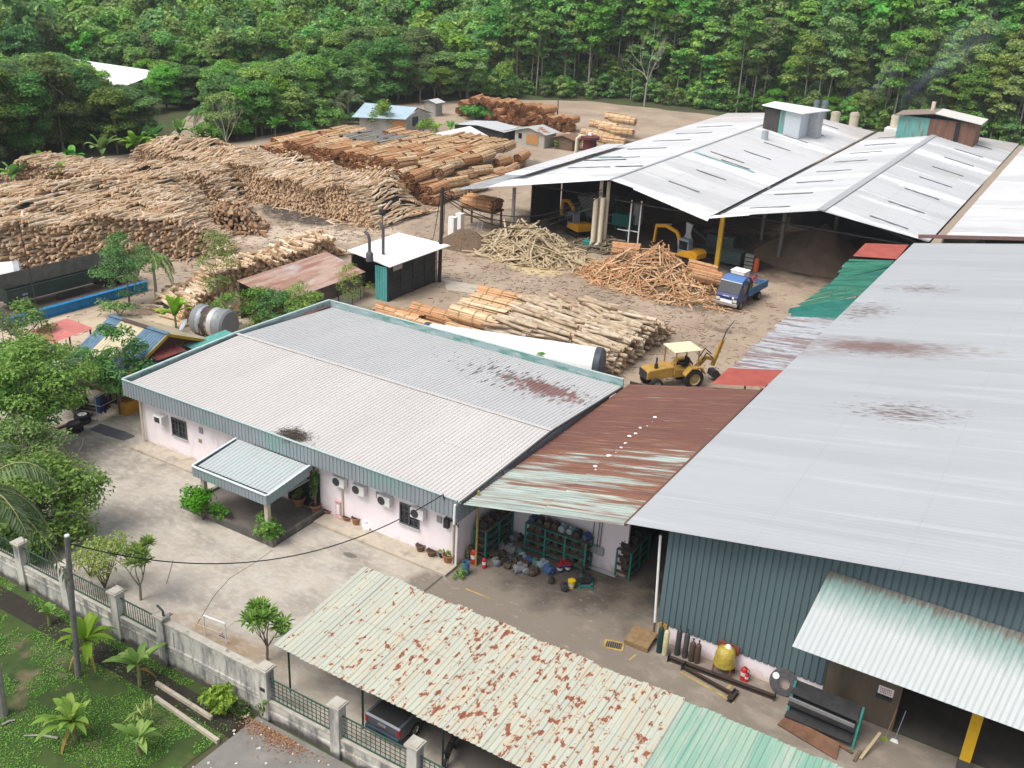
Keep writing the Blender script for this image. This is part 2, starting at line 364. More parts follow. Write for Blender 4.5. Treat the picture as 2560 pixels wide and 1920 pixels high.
for (p, q) in (((FX0+.09, FY0+.1), (FX0+.09, FY1)),):
    b.slab([(p[0]-.06, p[1], FT), (p[0]-.06, YR, FT+.22), (p[0]-.06, q[1], FT), (p[0]-.06, q[1], FB), (p[0]-.06, p[1], FB)], .12, dirn=(1,0,0))
b.box(((FX0+FX1)/2+.1, FY1+.02, (FT+FB)/2), (FX1-FX0-.2, .12, FT-FB))
b.build('parapet', PARAPET, office, world=True)
b = MB()
b.bar((FX0, FY0, FT+.02), (FX1, FY0, FT+.02), .12, .04, 0); b.bar((FX0+.03, FY0+.07, FT+.025), (FX0+.03, YR, FT+.245), .16, .04, 0)
b.bar((FX0+.03, YR, FT+.245), (FX0+.03, FY1+.05, FT+.025), .16, .04, 0); b.bar((FX0+.12, FY1+.02, FT+.02), (FX1, FY1+.02, FT+.02), .16, .035, 0)
b.build('coping', simple('pale_green_coping', (.42,.52,.5), .5), office, world=True)
b = MB(); b.corr((FX0+.35, FY0+.12, 4.28), (FX1+.05, FY0+.12, 4.28), (FX1+.05, YR, 4.62), (FX0+.35, YR, 4.62), .25, .038)
b.build('roof', OFF_A, office, world=True)
b = MB(); b.corr((FX0+.35, YR, 4.62), (FX1+.05, YR, 4.62), (FX1+.05, FY1-.05, 4.0), (FX0+.35, FY1-.05, 4.0), .25, .038)
b.build('rear_roof', OFF_B, office, world=True)
b = MB(); b.bar((FX0+.15, YR, 4.69), (FX1+.05, YR, 4.69), .24, .03); b.build('ridge_flashing', simple('ridge_white', (.50,.485,.47), .5), office, world=True)
b = MB(); b.box((FX0+.27, 40.8, 4.2), (.2, 8.6, .03)); b.box((FX0+.27, 50.4, 4.2), (.2, 9.2, .03)); b.build('gutter', Mt('rusty_gutter', (.28,.12,.09), .8, world=True).var(.5, 1).m, office, world=True)
b = MB(); b.bar((FX1+.02, FY0+.2, 4.30), (FX1+.02, YR, 4.6), .10, .12); b.bar((FX1+.02, YR, 4.6), (FX1+.02, FY1-.1, 4.0), .10, .12)
b.build('edge_trim', simple('dark_edge', (.07,.075,.075), .6), office, world=True)
b = MB(); b.tube([(FX1-.1, FY0-.1, 4.3), (FX1-.12, FY0-.12, 3.2), (FX1-.45, 36.95, 2.85), (FX1-.5, 36.98, .1)], .065, 8)
b.build('downpipe', WHITE, office, world=True)
b = MB(); b.cyl((-48.1, 36.9, .1), (-48.1, 36.9, 3.5), .07); b.build('downpipe', CREAM, office, world=True)
for x in (-32.05, -24.62):
    b = MB(); b.cyl((x, 37.02, .1), (x, 37.02, 3.5), .06); b.build('downpipe', CREAM, office, world=True)
WINF = simple('grey_window_frame', (.09,.10,.11), .5)
def window(tl, br, y, par, cols=2, rows=3):
    x0, x1, z0, z1 = rect(tl, br, y); x1 = max(x1, x0+1.2)
    f = MB(); t = .07
    for xx in (x0, x1): f.box((xx, y-.03, (z0+z1)/2), (t, .1, z1-z0+t))
    f.box(((x0+x1)/2, y-.03, (z0+z1)/2), (t, .1, z1-z0-t))
    for zz in (z0, z1): f.box(((x0+x1)/2, y-.031, zz), (x1-x0-t, .1, t))
    for c in range(2):
        xa = x0+(x1-x0)*c/2
        for k in range(1, rows): f.box((xa+(x1-x0)/4, y-.02, z0+(z1-z0)*k/rows), ((x1-x0)/2-t, .04, .03))
        f.box((xa+(x1-x0)/4, y-.02, (z0+z1)/2), (.03, .035, z1-z0-t))
    fo = f.build('window', WINF, par, world=True)
    p = MB(); p.box(((x0+x1)/2, y-.006, (z0+z1)/2), (x1-x0-.06, .012, z1-z0-.06)); p.build('pane', DRK, fo, world=True)
    s = MB(); s.box(((x0+x1)/2, y-.07, z0-.06), (x1-x0+.2, .14, .05)); s.build('sill', simple('pale_sill', (.5,.5,.5), .7), fo, world=True)
window((430,1043), (464,1096), 37.1, office); window((1002,1256), (1047,1321), 37.1, office)
ACW = simple('aircon_white', (.72,.72,.69), .5, var=.1); ACG = simple('aircon_grille', (.05,.05,.055), .6, var=.1)
def aircon(px, py, par):
    p = PY(px, py, 37.1); x, z = p[0], p[2]
    b = MB(); b.box((x, 36.86, z), (.85, .3, .58)); o = b.build('air_conditioner', ACW, par, world=True, bevel=.02)
    g = MB(); g.lathe([(.24, 0), (.24, -.02), (.19, -.03), (.18, -.012), (.05, -.012), (.05, -.03), (.0, -.03)], (x-.13, 36.705, z), 20, axis='y'); g.build('fan_grille', ACG, o, world=True)
    k = MB(); k.box((x-.25, 36.97, z-.32), (.04, .26, .05)); k.box((x+.25, 36.97, z-.32), (.04, .26, .05)); k.build('bracket', STEEL, o, world=True)
for q in ((856,1199), (905,1219), (969,1246), (1052,1278)): aircon(*q, office)
p = PY(410, 1043, 37.1)
b = MB(); b.box((p[0], 36.85, p[2]), (.75, .55, .5)); o = b.build('air_conditioner', ACW, office, world=True, bevel=.02)
g = MB(); g.box((p[0]-.03, 36.568, p[2]), (.45, .012, .34)); g.build('grille', ACG, o, world=True)
for q in ((503,1076), (947,1238), (1099,1298)):
    p = PY(*q, 37.1); b = MB(); b.box((p[0], 37.07, p[2]), (.3, .06, .36)); b.build('vent_box', simple('grey_vent', (.3,.3,.31), .7), office, world=True)
p = PY(501, 1102, 37.1); b = MB(); b.box((p[0], 37.085, p[2]), (.28, .03, .26)); o = b.build('wall_plate', simple('olive_plate', (.42,.4,.28), .6), office, world=True)
b = MB(); [b.box((p[0], 37.066, p[2]+k*.06), (.2, .008, .022)) for k in (-1, 0, 1)]; b.build('lettering', simple('plate_ink', (.12,.12,.1), .7), o, world=True)
p = PY(1120, 1305, 37.1)
b = MB(); b.box((p[0], 36.98, p[2]), (.3, .22, .55)); b.build('junction_box', STEEL, office, world=True, bevel=.02)
b = MB()
for k in range(5): b.tube([(p[0]+.05*k-.1, 36.9, p[2]+.25), (p[0]+.2+.12*k, 36.85, p[2]+.42-.03*k), (p[0]+.75, 36.95, p[2]+.2-.05*k)], .025, 5)
b.build('cable_loop', BLACK, office, world=True)
# plinth walk along the front
m = Mt('old_plinth_concrete', (.47,.41,.33), .9, world=True); m.var(.2, 1.2); m.stain((.22,.2,.15), 1.5, .52, .72, amt=.8); m.stain((.55,.42,.3), .9, .6, .75, off=4, amt=.6); PLINTH = m.m
b = MB(); b.box((-44.2, 36.5, .075), (7.9, 1.2, .15)); b.build('plinth_walk', PLINTH, office, world=True); b = MB(); b.box((-28.75, 36.5, .075), (8.9, 1.2, .15)); b.build('plinth_walk', PLINTH, office, world=True)
# porch
PXL, PXR, PYF = -40.3, -33.25, 33.35
PORR = Mt('porch_roof_sheet', (.42,.455,.455), .45, world=True).var(.06, 1, (1,.3,1)).stain((.40,.5,.48), .9, .5, .65, (3,.2,1), amt=.6).m
porch = thing('entrance_porch', 'grey ribbed porch roof with deep fascia over the office entrance', 'porch', (-36.8, 35, 0))
FL, FR_, BR_, BL_ = U(479.6,1165,3.05), U(666,1240.5,3.05), U(772.5,1163.6,3.35), U(593.5,1098.5,3.35)
x0, x1, y0 = FL[0], FR_[0], (FL[1]+FR_[1])/2
b = MB(); b.corr((x0+.15, y0+.3, 2.98), (x1-.1, y0+.3, 2.98), (x1-.1, 36.2, 3.36), (x0+.15, 36.2, 3.36), .25, .035); b.build('roof', PORR, porch, world=True)
b = MB(); FBt = .62
b.corr((x0, y0, 3.05-FBt), (x1, y0, 3.05-FBt), (x1, y0, 3.05), (x0, y0, 3.05), .25, .025, prof='box')
b.corr((x0, 36.2, 3.40-FBt), (x0, y0, 3.05-FBt), (x0, y0, 3.05), (x0, 36.2, 3.40), .25, .025, prof='box')
b.corr((x1, y0, 3.05-FBt), (x1, 36.2, 3.40-FBt), (x1, 36.2, 3.40), (x1, y0, 3.05), .25, .025, prof='box'); b.build('fascia', FASCIA, porch, world=True)
b = MB(); b.bar((x0, y0, 3.07), (x1, y0, 3.07), .14, .04); b.bar((x0, y0+.07, 3.075), (x0, 36.2, 3.425), .12, .04); b.bar((x1, y0+.07, 3.075), (x1, 36.2, 3.425), .12, .04); b.build('trim', simple('pale_trim', (.6,.68,.68), .5), porch, world=True)
b = MB(); b.box(((x0+x1)/2, y0+.2, 2.9), (x1-x0-.3, .16, .03)); b.build('gutter', BLACK, porch, world=True)
b = MB(); b.box(((x0+x1)/2, (y0+36.3)/2, 2.5), (x1-x0-.1, 36.2-y0-.1, .03)); b.build('soffit', simple('soffit_board', (.35,.33,.3), .9), porch, world=True)
COLM = simple('beige_column', (.5,.43,.34), .8)
for xx in (x0+.45, x1-.35):
    b = MB(); b.box((xx, y0+.35, 1.25), (.24, .24, 2.5)); b.build('column', COLM, porch, world=True)
m = Mt('dark_kerb_concrete', (.10,.095,.085), .9, world=True); m.var(.3, 1); m.stain((.33,.3,.25), 1.2, .55, .7, amt=.7); KERB = m.m
dx0, dx1, dy0, dy1 = -40.15, -33.3, 32.85, 36.88
b = MB(); b.box(((dx0+dx1)/2, dy0+.09, .21), (dx1-dx0, .18, .42)); b.box((dx1-.09, (dy0+dy1)/2+.09, .21), (.18, dy1-dy0-.19, .42)); b.box((dx0+.09, (dy0+dy1)/2+.6, .17), (.18, dy1-dy0-1.4, .34))
b.build('kerb_wall', KERB, porch, world=True)
b = MB(); b.box(((dx0+dx1)/2, (dy0+dy1)/2+.05, .09), (dx1-dx0-.37, dy1-dy0-.3, .18)); b.build('deck', Mt('porch_tiles', (.13,.115,.10), .8, world=True).var(.4, .9).m, porch, world=True)
b = MB(); b.box((-34.9, 37.06, 1.25), (2.4, .08, 2.3)); b.build('door', simple('dark_door', (.025,.028,.03), .3), porch, world=True)
# ================================================================ rusty lean-to between office and big shed
SX, SY, SE = -14.95, 36.5, 6.3
lean = thing('lean_to_shelter', 'lean-to with a heavily rusted sheet roof between the office and the big grey shed', 'shelter', (-19, 45, 0))
a = U(1173,1234,4.38); c = np.array([SX-.02, 36.6, 6.12]); d = U(1900,972,6.15); e = U(1566,940,4.45)
P00 = np.array([FX1+.12, 36.55, 4.2]); P01 = np.array([FX1+.12, e[1], 3.95]); P10 = c; P11 = np.array([SX+.05, d[1], 6.12])
mid0, mid1 = lerp(P00, P10, .5), lerp(P01, P11, .5)
b = MB(); b.corr(P00+[0,0,-.0], P01, mid1, mid0, .24, .03, prof='sin'); b.corr(mid0+np.array([-.1,0,.02]), mid1+np.array([-.1,0,.02]), P11, P10, .24, .03, prof='sin')
b.build('roof', RUST, lean, world=True)
b = MB(); b.bar(P10+[-.05,0,.05], P11+[-.05,0,.05], .12, .14); b.build('edge_flashing', simple('rust_flash', (.14,.07,.05), .8), lean, world=True)
b = MB(); b.slab([(-24.3,41.32,0),(-16.7,41.32,0),(-16.7,41.32,5.3),(-24.0,41.32,3.95),(-24.3,41.32,3.9)], .16, dirn=(0,1,0)); b.build('wall', PINK, lean, world=True)
b = MB(); b.box((-19.2, 56.0, 2.1), (9.0, .1, 4.2)); b.box((-17.0, 48.5, 2.3), (.1, 14, 4.6)); b.build('light_block_wall', INT, lean, world=True)  # dark walls added to stop daylight entering the open end of the passage
for xx in (-23.6,):
    b = MB(); b.cyl((xx, 37.7, 0), (xx, 37.7, 4.5), .06); b.build('post', simple('ochre_post', (.33,.25,.07), .7), lean, world=True)
b = MB(); rg = np.random.default_rng(4)     # pale repair dots along the seam
for k in range(13):
    t = .28+.035*k+rg.uniform(-.01,.01); p = lerp(mid0, mid1, t); s = rg.uniform(.06,.16)
    b.lathe([(s, 0), (s*.8, .02), (0, .025)], p+np.array([rg.uniform(-.25,.15), 0, .055]), 7)
b.build('repair_patch', WHITE, lean, world=True)
# ================================================================ big grey shed
shed = thing('factory_shed', 'very large shed with a pale blue-grey metal roof and dark blue-grey front cladding', 'building', (-2, 66, 0))
SL = math.tan(math.radians(10.0)); XR = 16.0; SYB = 97.3
b = MB(); b.corr((SX, SY, SE), (SX+.55, SYB, SE), (XR, SYB, SE+SL*(XR-SX)), (XR, SY, SE+SL*(XR-SX)), .3, .003)
b.build('roof', SHEDR, shed, world=True)
b = MB(); b.corr((XR, SY, SE+SL*(XR-SX)), (XR, SYB, SE+SL*(XR-SX)), (XR+28, SYB, SE), (XR+28, SY, SE), .3, .03); b.build('far_roof', SHEDR, shed, world=True)
WYF = 37.55
def roofz(x): return SE+SL*(x-SX)-.12
b = MB(); xs = -13.25; xe = -2.9
for (xa, xb, z0) in ((xs, -5.4, .95), (-5.4, 18.0, 3.25)):
    n = max(1, int((xb-xa)/.6))
    for i in range(n):
        u0, u1 = xa+(xb-xa)*i/n, xa+(xb-xa)*(i+1)/n
        b.corr((u0, WYF, z0), (u1, WYF, z0), (u1, WYF, min(roofz(u1), 11)), (u0, WYF, min(roofz(u0), 11)), .3, .05, prof='box')
b.build('cladding', CLAD, shed, world=True)
b = MB(); b.box(((xs-5.0)/2, WYF+.2, .5), (xs*-1-5.0, .3, 1.0)); b.build('dado_wall', PINK, shed, world=True)
m = Mt('brown_block_wall', (.12,.095,.07), .9, world=True); m.var(.35, .9, (1,1,.3)); b = MB(); b.box((-3.85, WYF+.15, 1.66), (3.1, .22, 3.3)); b.build('block_wall', m.m, shed, world=True)
b = MB(); b.box((xs+.02, 67.3, 2.95), (.12, 59.0, 5.9)); b.box((16, 58, 2.9), (58, .2, 5.8)); b.build('side_and_blocking_wall', INT, shed, world=True)  # left side wall, and a cross wall added to keep the inside dark
b = MB(); b.cyl((xs-.1, WYF-.12, 1.0), (xs-.35, WYF-.12, 5.7), .06); b.build('downpipe', WHITE, shed, world=True)
b = MB(); b.cyl((xs-.08, WYF-.12, 0), (xs-.1, WYF-.12, 1.0), .055); b.build('post', BROWNM, shed, world=True)
b = MB(); b.box((xs+.3, WYF-.05, .55), (.42, .05, 1.0)); b.build('board', simple('ochre_board', (.36,.24,.06), .8), shed, world=True)
p0, p1, p2, p3 = PY(1980,1616,35.2), PY(2560,1829,35.2), PY(2560,1571,WYF-.05), PY(2075,1426,WYF-.05)
b = MB(); L0 = (p1-p0)/np.linalg.norm(p1-p0); L1 = (p2-p3)/np.linalg.norm(p2-p3)
b.corr(p0, p0+L0*18, p3+L0*18, p3, .24, .035, prof='sin'); b.build('awning', AWN, shed, world=True)
b = MB(); b.box((-2.32+.0, WYF+.15, 1.6), (.06, .3, 3.2)); b.build('door_jamb', BROWNM, shed, world=True)
p = U(2410,1905,0); q = PX(2450,1800,p[0])
b = MB(); b.box((p[0], WYF-.6, 1.9), (.42, .34, 2.6)); b.build('pillar', simple('pillar_yellow', (.55,.33,.015), .6), shed, world=True)
b = MB(); b.box((p[0], WYF-.6, .3), (.5, .42, .6)); b.build('pillar_base', simple('pillar_foot', (.06,.06,.06), .8), shed, world=True)
# notice board on the block wall
p = PY(2215,1728,WYF+.03); b = MB(); b.box((p[0], WYF+.02, p[2]), (.62, .04, .4)); nb = b.build('notice_board', WHITE, shed, world=True, bevel=.01)
b = MB(); rg = np.random.default_rng(2)
for k, zz in enumerate((.1, 0, -.1)):
    for j in range(7): b.box((p[0]-.21+.07*j, WYF-.003, p[2]+zz), (rg.uniform(.035,.06), .006, .05 if k else .06))
b.build('lettering', simple('red_ink', (.45,.05,.06), .6), nb, world=True)
b = MB()
for k in range(4): b.lathe([(.075, 0), (.075, -.06), (.03, -.07), (0, -.07)], (p[0]-.25+.15*k, WYF+.0, p[2]-.33), 12, axis='y')
b.box((p[0]-.02, WYF+.01, p[2]-.33), (.66, .04, .2)); b.build('socket_row', STEEL, shed, world=True)
# ---------------------------------------------------------------- patched awning along the eave of the shed
aw = thing('side_awning', 'patchwork awning of red, green and rusty sheets along the eave of the big shed', 'awning', (-17, 75, 0))
def sheet(name, pts, mat, z0, z1, pitch=.25, jag=0, seed=0, nm='panel'):
    # pts: outer near, inner near, inner far, outer far
    o0, i0, i1, o1 = U(*pts[0], z0), U(*pts[1], z1), U(*pts[2], z1), U(*pts[3], z0)
    rg = np.random.default_rng(seed); b = MB()
    if not jag: b.corr(o0, o1, i1, i0, pitch, .03, prof='sin')
    else:
        n = max(2, int(np.linalg.norm(o1-o0)/.85))
        for k in range(n):
            t0, t1 = k/n, (k+1)/n; e = rg.uniform(-jag, jag); bend = rg.uniform(-.3, .15)
            A = lerp(o0, o1, t0); B = lerp(o0, o1, t1); C_ = lerp(i0, i1, t1); D = lerp(i0, i1, t0)
            u = (A-D)/np.linalg.norm(A-D); zo = np.array([0,0,.012*(k % 2)+bend*.25])
            b.corr(A+u*e+zo, B+u*(e+rg.uniform(-.3,.3)*jag)+zo*.5, C_+np.array([0,0,.012*(k%2)]), D+np.array([0,0,.012*(k%2)]), .25, .03, prof='sin', nv=3)
    return b.build(nm, mat, aw, world=True)
sheet('r', ((1778,960),(1912,967),(1960,925),(1822,920)), RED, 5.75, 6.05, seed=1)
sheet('g', ((1822,920),(1960,925),(2098,796),(1968,792)), WRS, 5.7, 6.05, jag=.25, seed=2)
sheet('n', ((1968,794),(2090,798),(2152,742),(1975,770)), GRN2, 5.65, 6.08, jag=.3, seed=3)
sheet('n', ((1980,775),(2150,738),(2222,670),(2085,702)), GRN, 5.6, 6.1, jag=.35, seed=4)
sheet('n', ((2085,702),(2222,668),(2236,652),(2120,648)), GRN, 5.6, 6.1, jag=.2, seed=5)
sheet('r', ((2132,640),(2242,648),(2272,612),(2164,608)), RED, 5.75, 6.12, seed=6)
b = MB()
for k in range(9):
    t = k/8; p = lerp(U(1790,958,0), U(2150,640,0), t); x = -17.4
    b.box((x, 50+k*5.2, 2.75), (.1, .1, 5.5))
b.build('post', BROWNM, aw, world=True)
# ================================================================ rear sawmill sheds
def planez(x, pts):
    return np.interp(x, [p[0] for p in pts], [p[1] for p in pts])
def ONROOF(px, py, prof, it=12):
    z = 7.0
    for _ in range(it): q = U(px, py, z); z = .5*z+.5*planez(q[0], prof)
    return U(px, py, z)
prof = [(-60,5.6),(-57.4,5.85),(-44.6,8.0),(-33.1,6.0),(-33.0,6.0),(-23.1,8.1),(-13.3,6.35)]
def mill(name, label, segs, strips, ysk, base):
    t = thing(name, label, 'shed', base)
    for i, ((xa, za, ya0, ya1), (xb, zb, yb0, yb1), mt) in enumerate(segs):
        b = MB(); b.corr((xa, ya0, za), (xa, ya1, za), (xb, yb1, zb), (xb, yb0, zb), .5, .035, prof='trap'); b.build('roof_slope', mt, t, world=True)
    return t
Y0a, Y0b = 94.6, 96.4
mill1 = mill('sawmill_shed', 'long open-sided shed with a white roof and a dark monitor box on its ridge', [
    ((-57.4,5.85,90.6,165), (-44.6,8.0,94.6,160), WR1), ((-44.6,8.0,94.6,160), (-33.35,6.04,95.2,164), WR1)], None, 0, (-45, 128, 0))
mill2 = mill('sawmill_shed', 'middle shed with a white gable roof and a rusty monitor box at its end', [
    ((-32.7,6.06,95.3,164), (-23.1,8.1,96.2,159), WR2), ((-23.1,8.1,96.2,159), (-13.3,6.35,98.6,168), WR2)], None, 0, (-23, 130, 0))
b = MB(); a0 = U(2347,594,6.9); s3 = math.tan(math.radians(9.5))
b.corr((-12.1,98.9,6.9), (-12.1,170,6.9), (14,170,6.9+26.1*s3), (14,98.9,6.9+26.1*s3), .5, .035)
mill3 = thing('sawmill_shed', 'white roofed shed at the edge of the picture behind the big grey shed', 'shed', (0, 134, 0)); b.build('roof_slope', WR1, mill3, world=True)
b = MB(); b.box((-12.2, 134, 3.4), (.15, 70, 6.8)); b.build('wall', simple('dull_tan_wall', (.3,.24,.18), .9), mill3, world=True)
b = MB(); b.bar((-14.3,98.55,6.72), (14,98.55,6.8+26.1*s3), .2, .32); b.build('front_flashing', simple('rust_brown_flashing', (.2,.12,.11), .7), mill3, world=True)
GREYSTRIP = simple('ridge_grey', (.36,.37,.38), .7)
for t, xr, zr, y0_, y1_ in ((mill1, -44.6, 8.06, 94.7, 160), (mill2, -23.1, 8.16, 96.3, 159)):
    b = MB(); b.bar((xr, y0_, zr), (xr, y1_, zr), .75 if t is mill2 else .3, .04); b.build('ridge_cap', GREYSTRIP, t, world=True)
b = MB(); b.bar((-33.05,95.4,5.9), (-33.05,164,5.9), .35, .12); b.build('valley_gutter', STEEL, mill2, world=True)
b = MB(); b.bar((-12.75,99,6.1), (-12.75,168,6.1), .95, .15); b.build('valley_gutter', simple('tan_gutter', (.33,.27,.21), .9), mill3, world=True)
p = [U(1578,487,6.75), U(1790,541,6.05), U(1775,559,5.95), U(1600,503,6.6)]
q0 = np.array([-42.0,94.7,7.6]); q1 = np.array([-33.4,95.1,6.1])
b = MB(); b.corr(q0, q1, q1+[.25,-1.7,-.25], q0+[.3,-.4,-.12], .3, .03, prof='sin'); b.build('eave_sheet', WHITE, mill1, world=True)
b = MB(); b.corr((-33.2,95.25,6.07), (-29.4,95.6,6.85), (-29.6,94.9,6.75), (-33.6,94.0,5.9), .3, .03, prof='sin'); b.build('eave_sheet', WHITE, mill2, world=True)
b = MB(); b.corr((-61.5,91.0,4.9), (-61.5,108,4.9), (-57.2,108,5.8), (-57.2,90.7,5.8), .4, .03); b.build('side_lean_to', Mt('grey_lean_to', (.3,.31,.32), .7, world=True).var(.3, .5).m, mill1, world=True)
b = MB(); b.corr((-58.4,96,6.3), (-58.4,122,6.3), (-55.8,122,6.6), (-55.8,96,6.6), .5, .03); b.build('upper_sheet', WR1, mill1, world=True)
# dark slot vents along the slopes
DSLOT = simple('slot_grey', (.16,.165,.17), .8); TSLOT = simple('slot_teal', (.12,.33,.32), .7)
slots = [(mill1,1517+5,None)]
def slot(t, xa, xb, y, prof_, mat=DSLOT, w=.26):
    za, zb = planez(xa, prof_)+.07, planez(xb, prof_)+.07
    b = MB(); b.bar((xa, y, za), (xb, y, zb), w, .05); b.build('roof_vent', mat, t, world=True)
for k, y in enumerate(range(99, 156, 8)):
    slot(mill2, -30.8, -26.8, y, prof); slot(mill2, -19.3, -15.6, y+1.3, prof); slot(mill1, -40.8, -37.2, y+2.2, prof)
    if k < 6: slot(mill1, -54.5, -49.2, y+5, prof)
slot(mill1, -44, -36.3, 116.5, prof, TSLOT); slot(mill1, -56, -52, 113, prof, TSLOT); slot(mill1, -43, -38.6, 119.2, prof, BROWNM)
slot(mill1, -55.5, -50, 110, prof, STEEL, .4); slot(mill1, -48.5, -45.2, 104, prof, STEEL, .35)
# columns; dark cross and side walls added to keep daylight out
COLG = simple('shed_column', (.2,.19,.17), .8)
for xx, yy, h, mt in ((-54.9,92.6,5.9,COLG), (-46.2,96,7.4,CREAM), (-45.5,96.3,7.4,CREAM)):
    b = MB(); b.cyl((xx,yy,0), (xx,yy,h), .2, n=10); b.build('column', mt, mill1, world=True)
b = MB(); b.box((-32.75,96.8,3.0), (.42,.42,6.0)); b.build('column', YELLOW, mill2, world=True)
for xx, yy in ((-24.5,110),(-13.8,99.6),(-33,112),(-28.5,104)):
    b = MB(); b.box((xx,yy,3.1), (.35,.35,6.2)); b.build('column', COLG, mill2, world=True)
b = MB(); b.box((-45.5,121,2.85), (24,.2,5.7)); b.box((-57.2,136,2.8), (.15,56,5.6)); b.box((-57.2,104,2.4), (.15,7,4.8)); b.build('added_dark_wall', INT, mill1, world=True)
b = MB(); b.box((-23,121.2,2.95), (19,.2,5.9)); b.box((-14.2,110,2.95), (.15,22,5.9)); b.build('added_dark_wall', INT, mill2, world=True)
for t, (xa,xb,xm,za,zm,y) in ((mill1,(-57.3,-33.3,-44.6,5.7,7.85,97)), (mill2,(-32.8,-13.5,-23.1,5.9,7.95,99))):
    for yy in (y, y+9):
        b = MB(); b.bar((xa,yy,za-.1),(xm,yy,zm-.12),.12,.16); b.bar((xm,yy,zm-.12),(xb,yy,za-.1),.12,.16); b.bar((xa,yy,za-.25),(xb,yy,za-.25),.1,.14); b.build('roof_truss', STEEL, t, world=True)
# monitor boxes on the ridges
def monitor(t, x0, x1, y, dp, zb, h, segm, roofm, nm='monitor_box', pitch=.25):
    b = MB(); n = len(segm)
    for i, mm in enumerate(segm):
        xa, xb = x0+(x1-x0)*i/n, x0+(x1-x0)*(i+1)/n
        b.corr((xa,y,zb), (xb,y,zb), (xb,y,zb+h), (xa,y,zb+h), .2, .03, mat=mm, prof='box')
    b.add([(x0,y,zb),(x0,y+dp,zb),(x0,y+dp,zb+h),(x0,y,zb+h)], [0,1,2,3], segm[0]); b.add([(x1,y,zb),(x1,y+dp,zb),(x1,y+dp,zb+h),(x1,y,zb+h)], [3,2,1,0], segm[-1])
    b.add([(x0,y+dp,zb),(x1,y+dp,zb),(x1,y+dp,zb+h),(x0,y+dp,zb+h)], [0,1,2,3], segm[0])
    return b
MTEAL = Mt('teal_old_sheet', (.13,.36,.33), .7, world=True).var(.3, .6, (3,1,.4)).stain((.25,.13,.08), 1, .52, .68, (3,1,.3)).m
MBRN = Mt('rust_brown_sheet', (.19,.10,.07), .8, world=True).var(.35, .6, (3,1,.4)).m; MDK = Mt('blackened_sheet', (.07,.065,.06), .8, world=True).var(.4, .8, (3,1,.4)).m
y1m = 147.0; c0 = U(1897,325,7.8); c1 = U(2000,345,7.0)
b = monitor(mill1, -43.9, -38.7, 141.5, 5, 6.7, 3.9, [0,0,0,1,2,2,2], None)
mo = b.build('monitor_box', [MDK, MTEAL, simple('pale_blue_sheet', (.5,.54,.57), .6)], mill1, world=True)
b = MB(); b.slab([(-44.3,141,11.1),(-38.4,141,10.6),(-36.6,148.5,10.5),(-44.3,147,11.0)], .12); b.build('cap', WHITE, mo, world=True)
b = MB(); b.box((-38.0,146.6,8.6), (1.5,2.2,3.6)); b.build('side_bay', GALV, mo, world=True)
b = monitor(mill2, -28.2, -17.8, 153.5, 5, 6.6, 3.7, [0,0,0,0,1,1,1,1,1,1], None)
mo2 = b.build('monitor_box', [MTEAL, MBRN], mill2, world=True)
b = MB(); b.slab([(-28.8,152.8,10.35),(-23.4,152.8,11.2),(-23.4,159,11.2),(-28.8,159,10.35)], .12, mat=0); b.slab([(-23.4,152.8,11.2),(-17.2,152.8,10.45),(-17.2,159,10.45),(-23.4,159,11.2)], .12, mat=1)
b.build('cap', [simple('brown_cap', (.26,.2,.17), .8), simple('pale_cap', (.6,.58,.54), .7)], mo2, world=True)
b = MB(); b.box((-20.2,153.42,8.6), (.6,.06,3.2)); b.build('opening', BLACK, mo2, world=True)
b = MB(); b.cyl((-24.5,157,10.9), (-24.5,157,12.2), .28); b.build('vent_pipe', CREAM, mo2, world=True)
p = U(1957,345,7.4); b = MB(); b.cyl((-41.4,135,7.1), (-41.4,135,8.6), .5, .45, n=12); b.build('vent_drum', GALV, mill1, world=True)
# chimneys behind the roofs
def stack(px, pyb, pyt, yy, r, mat, label, grp, base_box=False):
    p = PY(px, pyb, yy); q = PY(px+((pyb-pyt)*.12), pyt, yy); t = thing('chimney_stack', label, 'chimney', (p[0], yy, 0), 0, grp)
    b = MB(); b.tube([(0,0,0), (0,0,q[2])], r, 16); b.lathe([(r*1.08, q[2]-.5), (r*1.08, q[2]-.2)], (0,0,0), 16); b.build('flue', mat, t, smooth=40)
    b = MB(); b.lathe([(r*.98, q[2]+.005), (r*.8, q[2]+.01), (r*.8, q[2]-1.5)], (0,0,0), 16); b.build('mouth', BLACK, t)
    b = MB(); b.box((0,0,p[2]-.6), (r*3.4, r*3.4, 1.2)); b.build('collar', GALV if not base_box else WHITE, t)
GRYST = simple('grey_stack', (.2,.25,.28), .6, .2)
stack(2035,305,250,172,.5,GRYST,'grey steel stack behind the white roof, nearer the dark monitor box','grey_steel stacks behind the roof'.replace('_',' '))
stack(2056,306,251,172,.5,GRYST,'grey steel stack behind the white roof, nearer the cream stacks','grey steel stacks behind the roof')
stack(2085,314,279,168,.72,CREAM,'cream stack beside the pair of grey stacks','cream smoking stacks')
stack(2132,318,281,168,.72,CREAM,'cream stack standing alone midway between grey stacks and rusty monitor box','cream smoking stacks')
stack(2236,320,287,166,.72,CREAM,'cream stack touching the corner of the rusty monitor box','cream smoking stacks',True)
